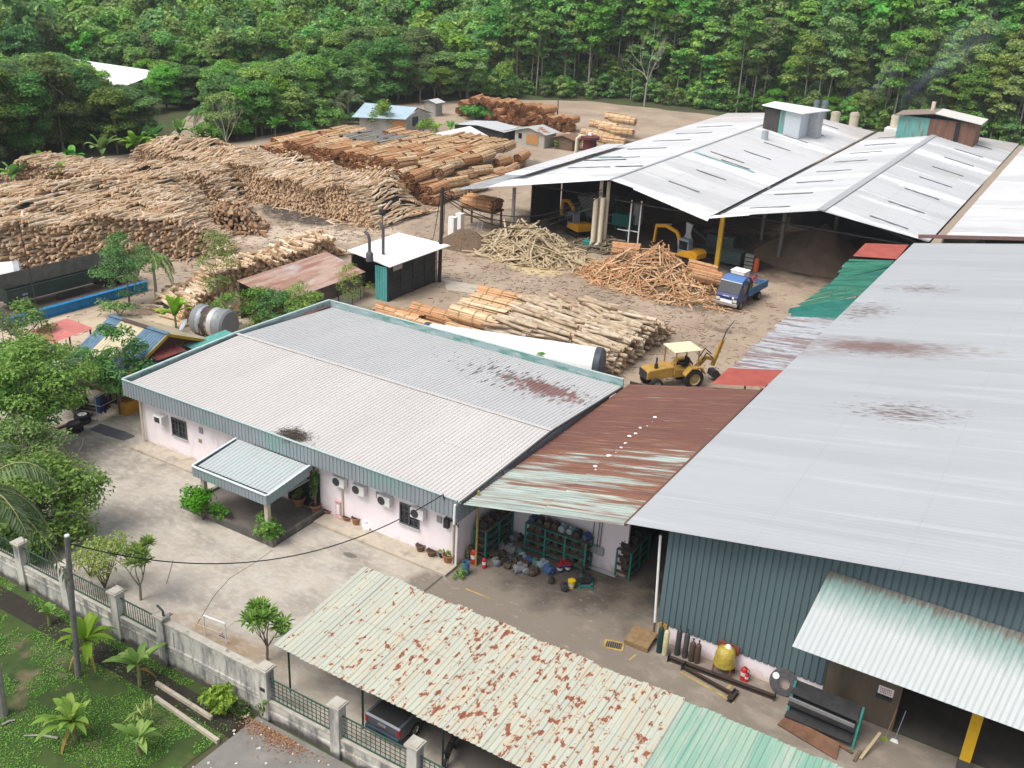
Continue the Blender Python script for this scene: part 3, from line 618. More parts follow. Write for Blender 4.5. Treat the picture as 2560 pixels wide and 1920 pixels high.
# ================================================================ ground
BASE = np.array([(-420,150),(-240,205),(-160,196),(-117,182),(-97,203),(-60,206),(0,206),(120,212)], float)
def hill(x, y):
    x = np.asarray(x, float); y = np.asarray(y, float)
    yb = np.interp(x, BASE[:,0], BASE[:,1]); s = y-yb
    k = np.interp(x, [-260,-150,-105], [.17,.24,.46])
    h = np.where(s > 0, k*s*smooth01(s/22), 0)
    h = np.where(h > 45, 45+(h-45)*.35, h)
    return h*(1+.25*(vnoise(x/45, y/45, 3)-.5))+np.where(s > 0, 2.0*(vnoise(x/14, y/14, 5)-.5)*smooth01(s/15), 0)
gx, gy = np.meshgrid(np.linspace(-900, 500, 176), np.concatenate([np.linspace(-120, 150, 28), np.linspace(155, 420, 60), np.linspace(440, 1500, 30)]))
m = Mt('undergrowth_soil', (.075,.075,.04), .95, world=True); m.var(.3, .12); m.stain((.06,.09,.025), .25, .42, .6, amt=.85); m.stain((.13,.08,.045), .1, .56, .68, amt=.8)
b = MB(); b.grid(gx, gy, hill(gx, gy)-.03); b.build('ground', m.m, kind='structure', smooth=80)
def flat(name, pts, z, mat, seed=0, jit=.0, step=3.0):
    pts = np.asarray(pts, float); out = []; rg = np.random.default_rng(seed)
    for i in range(len(pts)):
        a, c = pts[i], pts[(i+1) % len(pts)]; n = max(1, int(np.linalg.norm(c-a)/step)) if jit else 1
        for k in range(n):
            q = lerp(a, c, k/n); out.append((q[0]+rg.uniform(-jit, jit)*(k > 0), q[1]+rg.uniform(-jit, jit)*(k > 0), z))
    o = MB(); o.add(out, [list(range(len(out)))]); return o.build(name, mat, kind='structure')
# concrete yard
m = Mt('yard_concrete', (.42,.375,.315), .9, world=True); m.var(.14, .55)
m.stain((.48,.445,.39), .35, .46, .64, off=2, amt=.8, detail=8)
m.stain((.27,.245,.21), .28, .5, .66, (1,1.4,1), off=5, amt=.85, detail=9); m.stain((.36,.30,.23), 1.6, .52, .7, (1,1.6,1), off=8, amt=.5, detail=8)
m.stain((.33,.225,.13), .7, .42, .7, off=3, mask=m.spot((-29.3,25.6,0),(5.5,3.0,10)), mw=.6, amt=.8, detail=8)
x = m.axis(0); y = m.axis(1)
wk = m.math('MULTIPLY', m.ramp(x, -26.5, -24.2), m.ramp(y, 26, 29)); m.stain((.185,.155,.125), .4, .3, .58, off=1, mask=wk, mw=.85, amt=.9, detail=8)
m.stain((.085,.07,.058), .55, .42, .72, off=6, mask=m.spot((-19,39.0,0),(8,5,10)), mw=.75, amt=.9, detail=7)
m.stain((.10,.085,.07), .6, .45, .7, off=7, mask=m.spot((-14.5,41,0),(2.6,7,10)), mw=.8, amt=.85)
m.stain((.36,.31,.25), .7, .56, .74, (1,1.5,1), off=9, mask=m.ramp(x, -20, -12), mw=.2, amt=.5, detail=9)
m.stain((.2,.18,.15), 1.1, .44, .62, off=4, mask=m.spot((-50,34.5,0),(9,4.5,10)), mw=.5, amt=.6, detail=8)
m.stain((.17,.15,.13), 1, .5, .62, off=11, mask=m.spot((-38,25,0),(4.5,3,10)), mw=.6, amt=.6, detail=8)
m.stain((.55,.51,.455), 1.9, .54, .72, (1,1.7,1), off=21, mask=m.ramp(m.axis(0), -23, -27), mw=.12, amt=.45, detail=12); m.stain((.24,.21,.18), 2.6, .55, .75, (1,1.5,1), off=25, amt=.4, detail=12); m.stain((.15,.13,.11), 7, .66, .74, off=28, amt=.5)
m.stain((.11,.10,.085), .6, .3, .6, off=33, mask=m.spot((-14,27.4,0),(12.5,3.9,10)), mw=.9, amt=.85, detail=8)  # shade under the carport roof, painted dark into the concrete
m.bump(2.5, .25, .03); CONC = m.m
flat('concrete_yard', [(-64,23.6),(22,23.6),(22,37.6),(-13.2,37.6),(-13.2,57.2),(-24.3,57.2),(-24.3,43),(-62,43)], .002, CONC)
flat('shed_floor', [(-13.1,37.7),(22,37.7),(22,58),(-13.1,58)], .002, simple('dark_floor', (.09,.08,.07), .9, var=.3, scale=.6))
# joints and cracks as thin strips
JT = simple('joint_dark', (.10,.09,.07), .95); b = MB()
def strip(bb, pts, w, z=.008, seed=0, jit=.0):
    rg = np.random.default_rng(seed); pts = [np.array([p[0], p[1]]) for p in pts]
    for a, c in zip(pts[:-1], pts[1:]):
        d = c-a; n = np.array([-d[1], d[0]])/(np.linalg.norm(d)+1e-9)*w/2
        bb.add([(*(a-n),z),(*(c-n),z),(*(c+n),z),(*(a+n),z)], [0,1,2,3])
strip(b, [(-24.45,29.5),(-24.45,36.0)], .13)
for pts in ([(682,1375),(640,1405),(575,1445),(535,1490),(505,1540),(490,1565)], [(433,1400),(425,1430),(416,1460)], [(1010,1500),(1040,1470)]):
    strip(b, [U(*p)[:2] for p in pts], .035)
b.build('concrete_joint', JT, kind='structure')
YL = simple('worn_yellow_line', (.42,.30,.09), .9, var=.5, scale=2); b = MB()
for pts, wd in (([(1165,1472),(1225,1497)], .1), ([(1700,1680),(1800,1735),(1835,1760)], .12), ([(1818,1722),(1838,1700)], .12), ([(1573,1650),(1590,1636)],.08)): strip(b, [U(*p)[:2] for p in pts], wd, .006)
b.build('yellow_marking', YL, kind='structure')
b = MB(); c = U(875,1388); a = np.linspace(0, 2*PI, 18, endpoint=False)
b.add(np.stack([c[0]+.42*np.cos(a)+.05*np.sin(3*a), c[1]+.2*np.sin(a), np.full(18,.007)], 1), [list(range(18))]); b.build('damp_spot', simple('damp', (.16,.14,.12), .7), kind='structure')
# dirt yard
DY = [(-62,43),(-48.9,43),(-48.9,57.2),(-24.4,57.2),(-13.2,57.2),(-13.2,100),(-8,176),(-40,196),(-72,200),(-100,197),(-118,178),(-124,160),(-118,132),(-116,108),(-124,84),(-112,60),(-98,44),(-80,36),(-64,36)]
m = Mt('yard_dirt', (.325,.25,.183), .95, world=True); m.var(.16, .22); 
m.stain((.41,.33,.245), .12, .42, .6, off=2, amt=.75, detail=8); m.stain((.245,.19,.145), .3, .52, .7, (1,.5,1), off=6, amt=.6, detail=9)
m.stain((.20,.155,.12), 1.3, .58, .72, off=12, amt=.5, detail=8)
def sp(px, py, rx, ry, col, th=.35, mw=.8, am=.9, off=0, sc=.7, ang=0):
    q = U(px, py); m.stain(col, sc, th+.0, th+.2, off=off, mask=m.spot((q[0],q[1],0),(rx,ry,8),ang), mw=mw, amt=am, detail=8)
sp(700, 585, 20, 7, (.52,.43,.33), .4, .7, .85, 1, .4, .75); sp(200, 850, 22, 9, (.52,.43,.31), .35, .7, .85, 3, .4, .9)
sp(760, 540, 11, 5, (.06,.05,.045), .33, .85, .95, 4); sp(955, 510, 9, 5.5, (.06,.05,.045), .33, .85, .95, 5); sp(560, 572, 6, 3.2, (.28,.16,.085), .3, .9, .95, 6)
sp(1330, 668, 5.5, 3.0, (.56,.44,.22), .36, .7, .8, 8); sp(1450, 655, 4, 2, (.1,.085,.07), .4, .6, .7, 9); sp(1700, 760, 6, 2.6, (.09,.075,.06), .38, .7, .8, 10)
sp(1800, 825, 2.2, 1.1, (.14,.10,.075), .4, .7, .8, 13); sp(1430, 690, 3, 1.6, (.24,.15,.10), .4, .7, .6, 14); sp(1950, 700, 6, 3, (.17,.12,.09), .45, .6, .8, 16); sp(1155, 712, 2.5, 1.2, (.13,.09,.07), .4, .7, .8, 17)
sp(1640, 600, 26, 14, (.075,.06,.05), .3, .75, .92, 18, .3); sp(2050, 640, 16, 14, (.08,.065,.055), .3, .75, .92, 22, .3); sp(1310, 405, 9, 5, (.1,.085,.07), .4, .7, .8, 19); sp(400, 720, 6, 10, (.3,.25,.2), .4, .6, .6, 20)  # the two widest spots paint the sheds' interior shade into the dirt
m.stain((.14,.105,.08), .9, .57, .7, (.13,2.0,1), off=41, amt=.4, detail=10); m.stain((.15,.115,.085), .8, .58, .7, (2.2,.13,1), off=47, amt=.35, detail=10)
m.stain((.5,.42,.33), 2.2, .58, .7, (1,1.4,1), off=31, amt=.35, detail=12); m.stain((.17,.13,.1), 3.5, .62, .72, off=35, amt=.45, detail=10)
m.bump(1.6, .5, .08); DIRT = m.m
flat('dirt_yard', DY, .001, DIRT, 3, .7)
# lawn, pavement
m = Mt('lawn_soil', (.052,.085,.02), .95, world=True); m.var(.35, .8); m.stain((.03,.055,.015), .5, .5, .66, off=3, amt=.8); m.stain((.17,.13,.085), .7, .55, .7, off=8, amt=.8); m.stain((.02,.035,.012), 1.6, .56, .7, off=18, amt=.7); LAWN = m.m
flat('lawn', [(-75,-5),(-25.3,-5),(-25.3,20),(-25.1,23.2),(-75,23.2)], -.004, LAWN)
m = Mt('old_pavement', (.205,.195,.175), .9, world=True); m.var(.2, .7); m.stain((.15,.135,.12), .6, .55, .72, amt=.6); m.stain((.27,.25,.22), 1.2, .56, .7, off=4, amt=.6); m.bump(3, .3, .03)
b = MB(); b.slab([(-25.25,-5,.06),(25,-5,.06),(25,23.15,.06),(-24.9,23.15,.06)], .4); b.build('pavement', m.m, kind='structure')
b = MB(); b.box((-44,22.2,-.02),(38,1.1,.05)); b.build('drain_ditch', simple('ditch_mud', (.035,.03,.022), .95, var=.4, scale=2), kind='structure')
# pale grove path
m = Mt('grove_path', (.36,.30,.225), .95, world=True); m.var(.25, .3); m.stain((.2,.17,.12), .6, .5, .62, (.3,2,1), amt=.8)
pth = [U(*q)[:2] for q in ((395,385),(440,315),(470,290),(520,282),(560,300),(520,345),(470,375))]
flat('grove_path', pth, .006, m.m, 5, .5)
# ================================================================ foliage
def leafmat(name, cols, trans=.3, rough=.55, tree_var=.5, hue=.0):
    m = Mt(name, cols[0], rough, spec=.25); m.pick(cols, 1.0, use_obj=False)
    tv = m.math('FRACT', m.math('ADD', m.attr('rnd2'), m.objrand()))
    hsv = m.N('HueSaturation'); m.L(m.cs, hsv.inputs['Color'])
    m.L(m.math('ADD', m.math('MULTIPLY', m.math('SUBTRACT', tv, .5), .07+hue), .5), hsv.inputs['Hue'])
    f2 = m.math('FRACT', m.math('MULTIPLY', tv, 7.31))
    m.L(m.math('ADD', m.math('MULTIPLY', f2, tree_var), 1-tree_var*.45), hsv.inputs['Value'])
    f3 = m.math('FRACT', m.math('MULTIPLY', tv, 13.7)); m.L(m.math('ADD', m.math('MULTIPLY', f3, .3), .82), hsv.inputs['Saturation'])
    m.L(hsv.outputs[0], m.b.inputs['Base Color'])
    t = m.N('BsdfTranslucent'); m.L(hsv.outputs[0], t.inputs[0]); mx = m.N('MixShader'); mx.inputs[0].default_value = trans
    out = m.nt.nodes['Material Output']; m.L(m.b.outputs[0], mx.inputs[1]); m.L(t.outputs[0], mx.inputs[2]); m.L(mx.outputs[0], out.inputs[0]); return m.m
LF_FOR = leafmat('forest_leaf', [(0.103,0.217,0.046),(0.151,0.319,0.062),(0.224,0.435,0.085),(0.314,0.500,0.130)], tree_var=.75, trans=.42)
LF_PLT = leafmat('plantation_leaf', [(0.119,0.210,0.060),(0.170,0.298,0.075),(0.264,0.404,0.095),(0.372,0.476,0.149)], tree_var=.55, trans=.42)
LF_DRK = leafmat('dark_leaf', [(0.059,0.126,0.034),(0.092,0.186,0.046),(0.131,0.239,0.056),(0.204,0.322,0.084)], tree_var=.5, trans=.42)
LF_BRT = leafmat('bright_leaf', [(0.087,0.186,0.022),(0.124,0.260,0.031),(0.174,0.335,0.043),(0.235,0.409,0.075)], tree_var=.3)
LF_MID = leafmat('mid_leaf', [(0.070,0.174,0.026),(0.104,0.244,0.038),(0.157,0.330,0.052),(0.227,0.418,0.078)], tree_var=.3)
LF_YEL = leafmat('yellow_green_leaf', [(.16,.24,.03),(.22,.32,.045),(.28,.38,.06),(.34,.42,.09)], tree_var=.2)
LF_PALM = leafmat('palm_leaf', [(.06,.10,.035),(.085,.135,.05),(.12,.17,.07),(.17,.21,.10)], tree_var=.2)
LF_BAN = leafmat('banana_leaf', [(.14,.30,.03),(.19,.38,.04),(.25,.45,.06),(.33,.48,.09)], trans=.4, rough=.4, tree_var=.2)
BARK = simple('grey_bark', (.17,.14,.11), .95, var=.35, scale=6); PALEB = simple('pale_bark', (.34,.31,.27), .9, var=.25, scale=6)
def limb(b, p, d, L, r, depth, rg, tips, spread=.7, up=.15, n=6, mat=0):
    p = np.asarray(p, float); d = np.asarray(d, float)/np.linalg.norm(d); pts = [p]; q = p
    for k in range(3):
        dd = d+rg.normal(size=3)*.13+np.array([0,0,up*.3]); dd /= np.linalg.norm(dd); q = q+dd*L/3; pts.append(q); d = dd
    b.tube(pts, np.linspace(r, r*.6, 4), n, mat)
    if depth == 0: tips.append(q); return
    for _ in range(rg.integers(2, 4)):
        nd = d+rg.normal(size=3)*spread+np.array([0,0,up]); limb(b, q, nd, L*rg.uniform(.6,.85), r*.55, depth-1, rg, tips, spread, up, max(4,n-1), mat)
def clump(c, r, n, rg):
    d = rg.normal(size=(n,3)); d /= np.linalg.norm(d, axis=1, keepdims=True); d[:,2] = np.where(d[:,2] < -.35, -d[:,2]*.5, d[:,2])
    rr = rg.random(n)**.35; return c+d*rr[:,None]*np.asarray(r), d
def crown(b, clumps, nper, size, rg, wid=.5, upb=.35, rnd2=0., droop=0., mat=0):
    for c, r in clumps:
        n = int(nper*(r[0]*r[1]*r[2])**(2/3)); P, d = clump(np.asarray(c), r, max(n, 8), rg)
        nr = d*.6+np.array([0,0,upb]); nr /= np.linalg.norm(nr, axis=1, keepdims=True)
        b.leaves(P, size*rg.uniform(.6,1.35,len(P)), nr, wid, mat, rnd2, droop=droop)
def clumps_round(rg, H, r, h0, n, flat=.75, sub=.42):
    out = []
    for _ in range(n):
        a = rg.uniform(0, 2*PI); t = rg.random(); z = h0+(H-h0)*t; rad = r*math.sqrt(max(.05, 1-(2*t-.95)**2))*rg.uniform(.35,.95)
        s = r*sub*rg.uniform(.6,1.25); out.append(((math.cos(a)*rad, math.sin(a)*rad, z), (s, s, s*flat)))
    return out
def tree_jungle(rg, H=12, r=3.6, dens=1.0, size=.42):
    t = MB(); tips = []; t.tube([(0,0,-.4),(rg.normal()*.1,0,H*.35),(rg.normal()*.3,rg.normal()*.3,H*.75)], [.22,.17,.08], 7)
    for k in range(4):
        a = rg.uniform(0, 2*PI); limb(t, (0,0,H*rg.uniform(.3,.6)), (math.cos(a), math.sin(a), .9), H*.2, .08, 1, rg, tips)
    c = MB(); crown(c, clumps_round(rg, H, r*1.12, H*.16, 30), 215*dens, size*1.15, rg, .62); return c, t
def tree_slender(rg, H=14, r=2.9, dens=1.0, size=.38):
    t = MB(); bx, by = rg.normal(size=2)*.35; t.tube([(0,0,-.5),(bx*.4,by*.4,H*.4),(bx,by,H*.93)], [.16,.12,.04], 6)
    cl = []
    for k in range(11):
        z = H*(.48+.5*(k/10)); a = rg.uniform(0,2*PI); L = r*(1.05-.55*(k/10))*rg.uniform(.4,1.1); e = np.array([bx*z/H+math.cos(a)*L, by*z/H+math.sin(a)*L, z+.5])
        t.tube([(bx*z/H, by*z/H, z-.5), e], [.045,.015], 4); s = r*rg.uniform(.42,.7); cl.append((e, (s, s, s*.5)))
    c = MB(); crown(c, cl, 250*dens, size*1.15, rg, .62, upb=.7); return c, t
def tree_umbrella(rg, H=10, r=4.2, dens=1.0, size=.4):
    t = MB(); tips = []; t.tube([(0,0,-.4),(.1,.1,H*.4)], [.26,.2], 8)
    for k in range(5):
        a = 2*PI*k/5+rg.uniform(-.4,.4); limb(t, (.1,.1,H*.38), (math.cos(a),math.sin(a),1.1), H*.3, .12, 1, rg, tips, .5)
    cl = [((math.cos(a)*r*q, math.sin(a)*r*q, H*rg.uniform(.62,.95)), (r*.38, r*.38, r*.26)) for a, q in zip(rg.uniform(0,2*PI,20), rg.uniform(.1,.9,20))]
    c = MB(); crown(c, cl, 200*dens, size*1.15, rg, .62, upb=.5); return c, t
def tree_bare(rg, H=9):
    t = MB(); tips = []
    t.tube([(0,0,-.4),(.1,0,H*.35)], [.16,.12], 6)
    for k in range(5): limb(t, (.1,0,H*rg.uniform(.25,.4)), (rg.normal(), rg.normal(), 2.2), H*.28, .07, 3, rg, tips, .45, .25, 4)
    return t
PROTO = {}
def proto(kind, i):
    if (kind, i) in PROTO: return PROTO[kind, i]
    rg = np.random.default_rng(100+i*7+sum(map(ord, kind)))
    if kind == 'jungle': c, t = tree_jungle(rg, 12, 3.6); mats = ((LF_FOR, LF_MID, LF_FOR)[i], BARK)
    elif kind == 'dark': c, t = tree_jungle(rg, 15, 3.8, 1.0, .4); mats = (LF_DRK, BARK)
    elif kind == 'slender': c, t = tree_slender(rg); mats = (LF_PLT, PALEB)
    elif kind == 'umbrella': c, t = tree_umbrella(rg); mats = (LF_FOR, BARK)
    elif kind == 'light': c, t = tree_jungle(rg, 8, 3.0, .9, .36); mats = (LF_BRT, BARK)
    cm, tm = c.mesh('crown', mats[0]), t.mesh('trunk', mats[1]); PROTO[kind, i] = (cm, tm); return cm, tm
def put_tree(kind, i, loc, sc, rz, label, group, name='tree'):
    cm, tm = proto(kind, i); e = thing(name, label, 'tree', loc, rz, group); e.scale = (sc[0], sc[0], sc[1])
    for nm, me in (('crown', cm), ('trunk', tm)):
        o = bpy.data.objects.new(nm, me); COL.objects.link(o); o.parent = e
    return e
# ---------------------------------------------------------------- forest placement
def proj(P):
    q = R @ (np.asarray(P, float)-CAMP); return 1280+CF*q[0]/q[2], 960+CF*q[1]/q[2], q[2]
def inpoly(x, y, poly):
    c = False; n = len(poly); j = n-1
    for i in range(n):
        xi, yi = poly[i]; xj, yj = poly[j]
        if (yi > y) != (yj > y) and x < (xj-xi)*(y-yi)/(yj-yi)+xi: c = not c
        j = i
    return c
EXCL = [DY, [(-114.4,95.2),(-142.6,119.6),(-146.1,134.6),(-109.1,100.5)], [(-190,128),(-152,114),(-146,124),(-180,146)], [(-144,112),(-128,98),(-121,106),(-128,124),(-139,128)], [(-64,25),(-64,46),(-50,46),(-50,25)], [(-100,36),(-60,20),(-10,20),(-10,60),(-60,60)]]
rg = np.random.default_rng(21); cand = []
y = 50.0
while y < 470:
    x = -430.0
    dist_step = 4.0 if y < 240 else 5.8
    while x < 40:
        px, py = x+rg.uniform(-.45,.45)*dist_step, y+rg.uniform(-.45,.45)*dist_step; x += dist_step
        if any(inpoly(px, py, E_) for E_ in EXCL): continue
        if py < 176 and px > -100 or (py < 60 and px > -100): continue
        z = float(hill(px, py)); u, v, dd = proj((px, py, z+6))
        if dd < 20 or u < -130 or u > 2690 or v > 2000: continue
        if v < -330: continue
        s = py-np.interp(px, BASE[:,0], BASE[:,1])
        if px > -118 and s < 1 and py > 150: continue
        cand.append((math.hypot(px, py), px, py, z, s, u, v))
    y += dist_step*.9
cand.sort()
NIND = 285; far = MB()
kinds_label = {
 'slender': ('slender pale-trunked tree in the plantation on the slope behind the sheds', 'slender plantation trees on the slope'),
 'dark': ('tall dark bushy tree in the belt beyond the grey log piles', 'dark trees beyond the grey log piles'),
 'jungle': ('round mid-green forest tree between the huts and the hill', 'mid-green trees behind the huts'),
 'umbrella': ('broad spreading forest tree between the huts and the hill', 'spreading trees behind the huts'),
 'light': ('low bright-green bushy tree at the edge of the forest', 'bright low trees at the forest edge')}
FARP = []
for i in range(6):
    q = np.random.default_rng(300+i); c = MB()
    if i < 3: crown(c, clumps_round(q, 12, 4.0, 2, 20), 46, .85, q, .65)
    elif i < 5:
        cc, tt = tree_slender(q, 14, 3.0, .36, .62); c = cc; tt.F = [(f, np.ones(len(f), int), r1, r2) for (f, mm_, r1, r2) in tt.F]; c.merge(tt)
    else: crown(c, clumps_round(q, 9, 4.2, 3, 16), 42, .95, q, .65)
    FARP.append(c)
nfar = 0
for k, (dd, px, py, z, s, u, v) in enumerate(cand):
    right = px > -118 and s > -5
    if right: kind = 'slender' if rg.random() < .88 else 'jungle'
    elif px < -100 and py < 112 and dd < 175: kind = 'dark' if rg.random() < .8 else 'light'
    else: kind = rg.choice(['jungle','jungle','umbrella','light','dark'])
    if right and s < 5: kind = 'light' if rg.random() < .35 else kind
    sx = rg.uniform(.8,1.25); sz = sx*rg.uniform(.85,1.2)
    if kind == 'dark' and u > 230: sz *= .78
    if px < -112 and not right and dd < 260 and kind != 'dark': sx *= .85; sz *= .72
    if kind == 'light' and right: sx *= .7; sz *= .6
    if dd < 215 and not right:
        lim = np.interp(u, [-100,0,60,130,200,250,390,400,540,560,760,800,1000,1180], [110,120,155,105,150,200,208,150,165,150,150,130,60,0]); Hk = {'dark':15,'jungle':12,'umbrella':10,'light':8,'slender':14}[kind]
        for _ in range(8):
            if proj((px, py, z+Hk*sz*1.08))[1] < lim: sz *= .86; sx *= .96
    if k < NIND:
        lab, grp = kinds_label[kind]; put_tree(kind, int(rg.integers(3)), (px, py, z), (sx, sz), rg.uniform(0, 6.28), lab, grp, 'forest_tree')
    else:
        i = int(rg.integers(3, 5)) if right else int(rg.choice([0,1,2,5,0,1])); a = rg.uniform(0, 6.28)
        M = rotm(rz=a)*np.array([[sx],[sx],[sz]])*1.08; far.merge(FARP[i], M, (px, py, z), rnd2=rg.random()); nfar += 1
for k in range(900):
    px = rg.uniform(-125,35); s = abs(rg.normal(0,16))+1.0; py = np.interp(px, BASE[:,0], BASE[:,1])+s; sc = rg.uniform(.25,.5)
    far.merge(FARP[int(rg.integers(3))], rotm(rz=rg.uniform(0,6))*sc, (px,py,float(hill(px,py))-.5), rnd2=rg.random())
print('forest', len(cand), nfar, far.n)
far.build('forest', [LF_FOR, PALEB], kind='stuff', label='dense green forest covering the hills in the background', cat='forest')
# bare grey trees standing out of the forest
for k, (px, py, dpt) in enumerate(((555,215,0), (225,95,0), (420,80,0), (640,95,0), (815,90,0), (1625,110,0), (330,105,0))):
    d_ = (150, 240, 290, 300, 280, 218, 250)[k]; v = ray(px, py); v = v/np.hypot(v[0], v[1]); P = CAMP+v*d_; z = float(hill(P[0], P[1]))
    q = np.random.default_rng(500+k); t = tree_bare(q, 9.5 if k else 8.5); H = max(8., (P[2]-z)*1.12) if k else 9
    o = t.build('bare_tree', PALEB, loc=(P[0], P[1], z)); o.scale = (H/9.5*.8, H/9.5*.8, H/9.5)
    tag(o, ['leafless grey tree beside the round dark tree near the path','leafless tree rising above the white roof in the forest','pale dead tree left of the forest centre on the far hill','thin dead tree among the far green crowns, upper middle','grey bare tree beside the bright bushy slope','leaning dead branch tree in front of the plantation','small pale dead tree just above the long white roof'][k], 'tree')
# banana-like and shrubby fringe along the far edge of the log yard
def frond_blade(b, base, az, L, w, arch, rg, seg=7, lift=1.0, rnd=None):
    d = np.array([math.cos(az), math.sin(az), 0]); sd_ = np.array([-math.sin(az), math.cos(az), 0]); pts = []; 
    for k in range(seg+1):
        t = k/seg; pts.append(np.asarray(base)+d*L*(t-.15*t*t*arch)*math.cos(min(1.4, lift))*1.0+np.array([0,0,L*(math.sin(min(1.4,lift))*t-arch*.62*t*t)]))
    vs = []; 
    for k, p in enumerate(pts):
        t = k/seg; ww = w*math.sin(PI*min(1, .12+.9*t))**.7*(1 if k < seg else .15)*.5; fold = np.array([0,0,.22*ww])
        vs += [p-sd_*ww+fold, p, p+sd_*ww+fold]
    f = []
    for k in range(seg): f += [[3*k, 3*k+1, 3*k+4, 3*k+3], [3*k+1, 3*k+2, 3*k+5, 3*k+4]]
    b.add(vs, f, 0, rg.random() if rnd is None else rnd)
def banana(rg, H=2.2, n=8, L=1.9, w=.5, dry=2):
    s = MB(); s.tube([(0,0,-.1),(.04,.02,H*.5),(.02,.0,H)], [.11,.09,.06], 8); c = MB()
    for k in range(n):
        az = 2*PI*k/n*1.62+rg.uniform(-.3,.3); frond_blade(c, (0.02,0,H*rg.uniform(.85,1)), az, L*rg.uniform(.75,1.15), w*rg.uniform(.8,1.15), rg.uniform(.5,1.1), rg, lift=rg.uniform(.55,1.3))
    d = MB()
    for k in range(dry): frond_blade(d, (0,0,H*.7), rg.uniform(0,6.28), L*.6, w*.5, 1.6, rg, lift=.1)
    return c, s, d
DRYL = Mt('dry_leaf', (.30,.20,.05), .8).var(.4, 3).m; STEMG = simple('banana_stem', (.19,.2,.08), .7, var=.4, scale=4)
def put_banana(loc, rz, seed, label, H=2.0, n=8, L=1.8, w=.48, dry=2, name='banana_plant', group=None, leafm=None):
    q = np.random.default_rng(seed); c, s, d = banana(q, H, n, L, w, dry); e = thing(name, label, 'banana plant', loc, rz, group)
    c.build('leaves', leafm or LF_BAN, e); s.build('stem', STEMG, e)
    if dry: d.build('dry_leaf', DRYL, e)
    return e
e0 = put_banana((-106.5,74,0), 0, 900, 'dark banana plant at the foot of the trees beyond the log piles', 2.6, 11, 3.0, .9, 0, group='banana plants along the tree line', leafm=LF_MID)
for k, (px, py) in enumerate(((30,500),(110,470),(340,420),(385,400),(450,385),(505,375),(640,350),(690,355),(740,340),(570,360),(255,440),(180,455))):
    q = U(px, py); dup(e0, (q[0]-1.5, q[1]+1.5, 0), rg.uniform(0,6.28), scale=rg.uniform(.8,1.3))
def shrub(rg, r=1.2, H=1.5, n=9, size=.2, dens=140, wid=.5, stems=6, droop=0):
    dens *= 2.0; size *= 1.2; c = MB(); cl = []
    for _ in range(n):
        a = rg.uniform(0,2*PI); q = r*rg.uniform(.1,.75); cl.append(((math.cos(a)*q, math.sin(a)*q, H*rg.uniform(.3,.85)), (r*.42, r*.42, H*.28)))
    crown(c, cl, dens, size, rg, wid, droop=droop); s = MB()
    for k in range(stems):
        a = rg.uniform(0,2*PI); s.tube([(0,0,0),(math.cos(a)*r*.5, math.sin(a)*r*.5, H*.7)], [.035,.015], 5)
    return c, s
def put_shrub(loc, seed, label, mat, name='shrub', cat='shrub', group=None, **kw):
    q = np.random.default_rng(seed); c, s = shrub(q, **kw); e = thing(name, label, cat, loc, q.uniform(0,6), group); c.build('foliage', mat, e); s.build('stems', BARK, e); return e
P_ = lambda x, y, z=0: tuple(U(x, y, z))
s0 = put_shrub(P_(640,325), 910, 'bushy green shrub in the thicket beside the pale path', LF_MID, r=3.0, H=3.0, size=.4, dens=60, group='thicket shrubs beyond the log yard')
for k, (px, py) in enumerate(((410,400),(560,345),(600,335),(700,320),(760,335),(830,320),(690,300),(480,395),(530,365),(880,310),(740,300),(620,310))):
    q = U(px, py); dup(s0, (q[0], q[1], 0), rg.uniform(0,6), scale=rg.uniform(.6,1.25))
put_shrub(P_(1260,300), 912, 'long low dark leafy hedge in front of the far wood stacks', LF_MID, 'hedge', 'hedge', r=3.4, H=2.7, size=.35, dens=90)
h2 = put_shrub(P_(1195,298), 913, 'dark leafy hedge mound nearest the outhouse', LF_MID, 'hedge', 'hedge', r=3.2, H=2.5, size=.35, dens=90)
put_shrub(P_(1320,305), 914, 'dark leafy hedge mound above the small green-roofed hut', LF_MID, 'hedge', 'hedge', r=3.2, H=2.5, size=.35, dens=90)
put_shrub(P_(955,325), 915, 'feathery bush in front of the blue-roofed hut', LF_MID, r=2.8, H=5.0, size=.32, dens=60)
put_shrub(P_(1065,345), 916, 'pale feathery bush beside the white-roofed hut', LF_MID, r=2.0, H=3.0, size=.3, dens=70)
put_shrub(P_(1395,372), 917, 'small bush beside the green-roofed hut', LF_BRT, r=1.0, H=1.6, size=.28, dens=70)
put_banana(P_(1125,352), 0, 918, 'banana plant between the white-roofed hut and the bundles', 2.2, 10, 2.4, .6, 0)
put_banana(P_(1090,350), 1, 919, 'banana plant leaning over the white-roofed hut eave', 2.0, 8, 2.2, .6, 0)
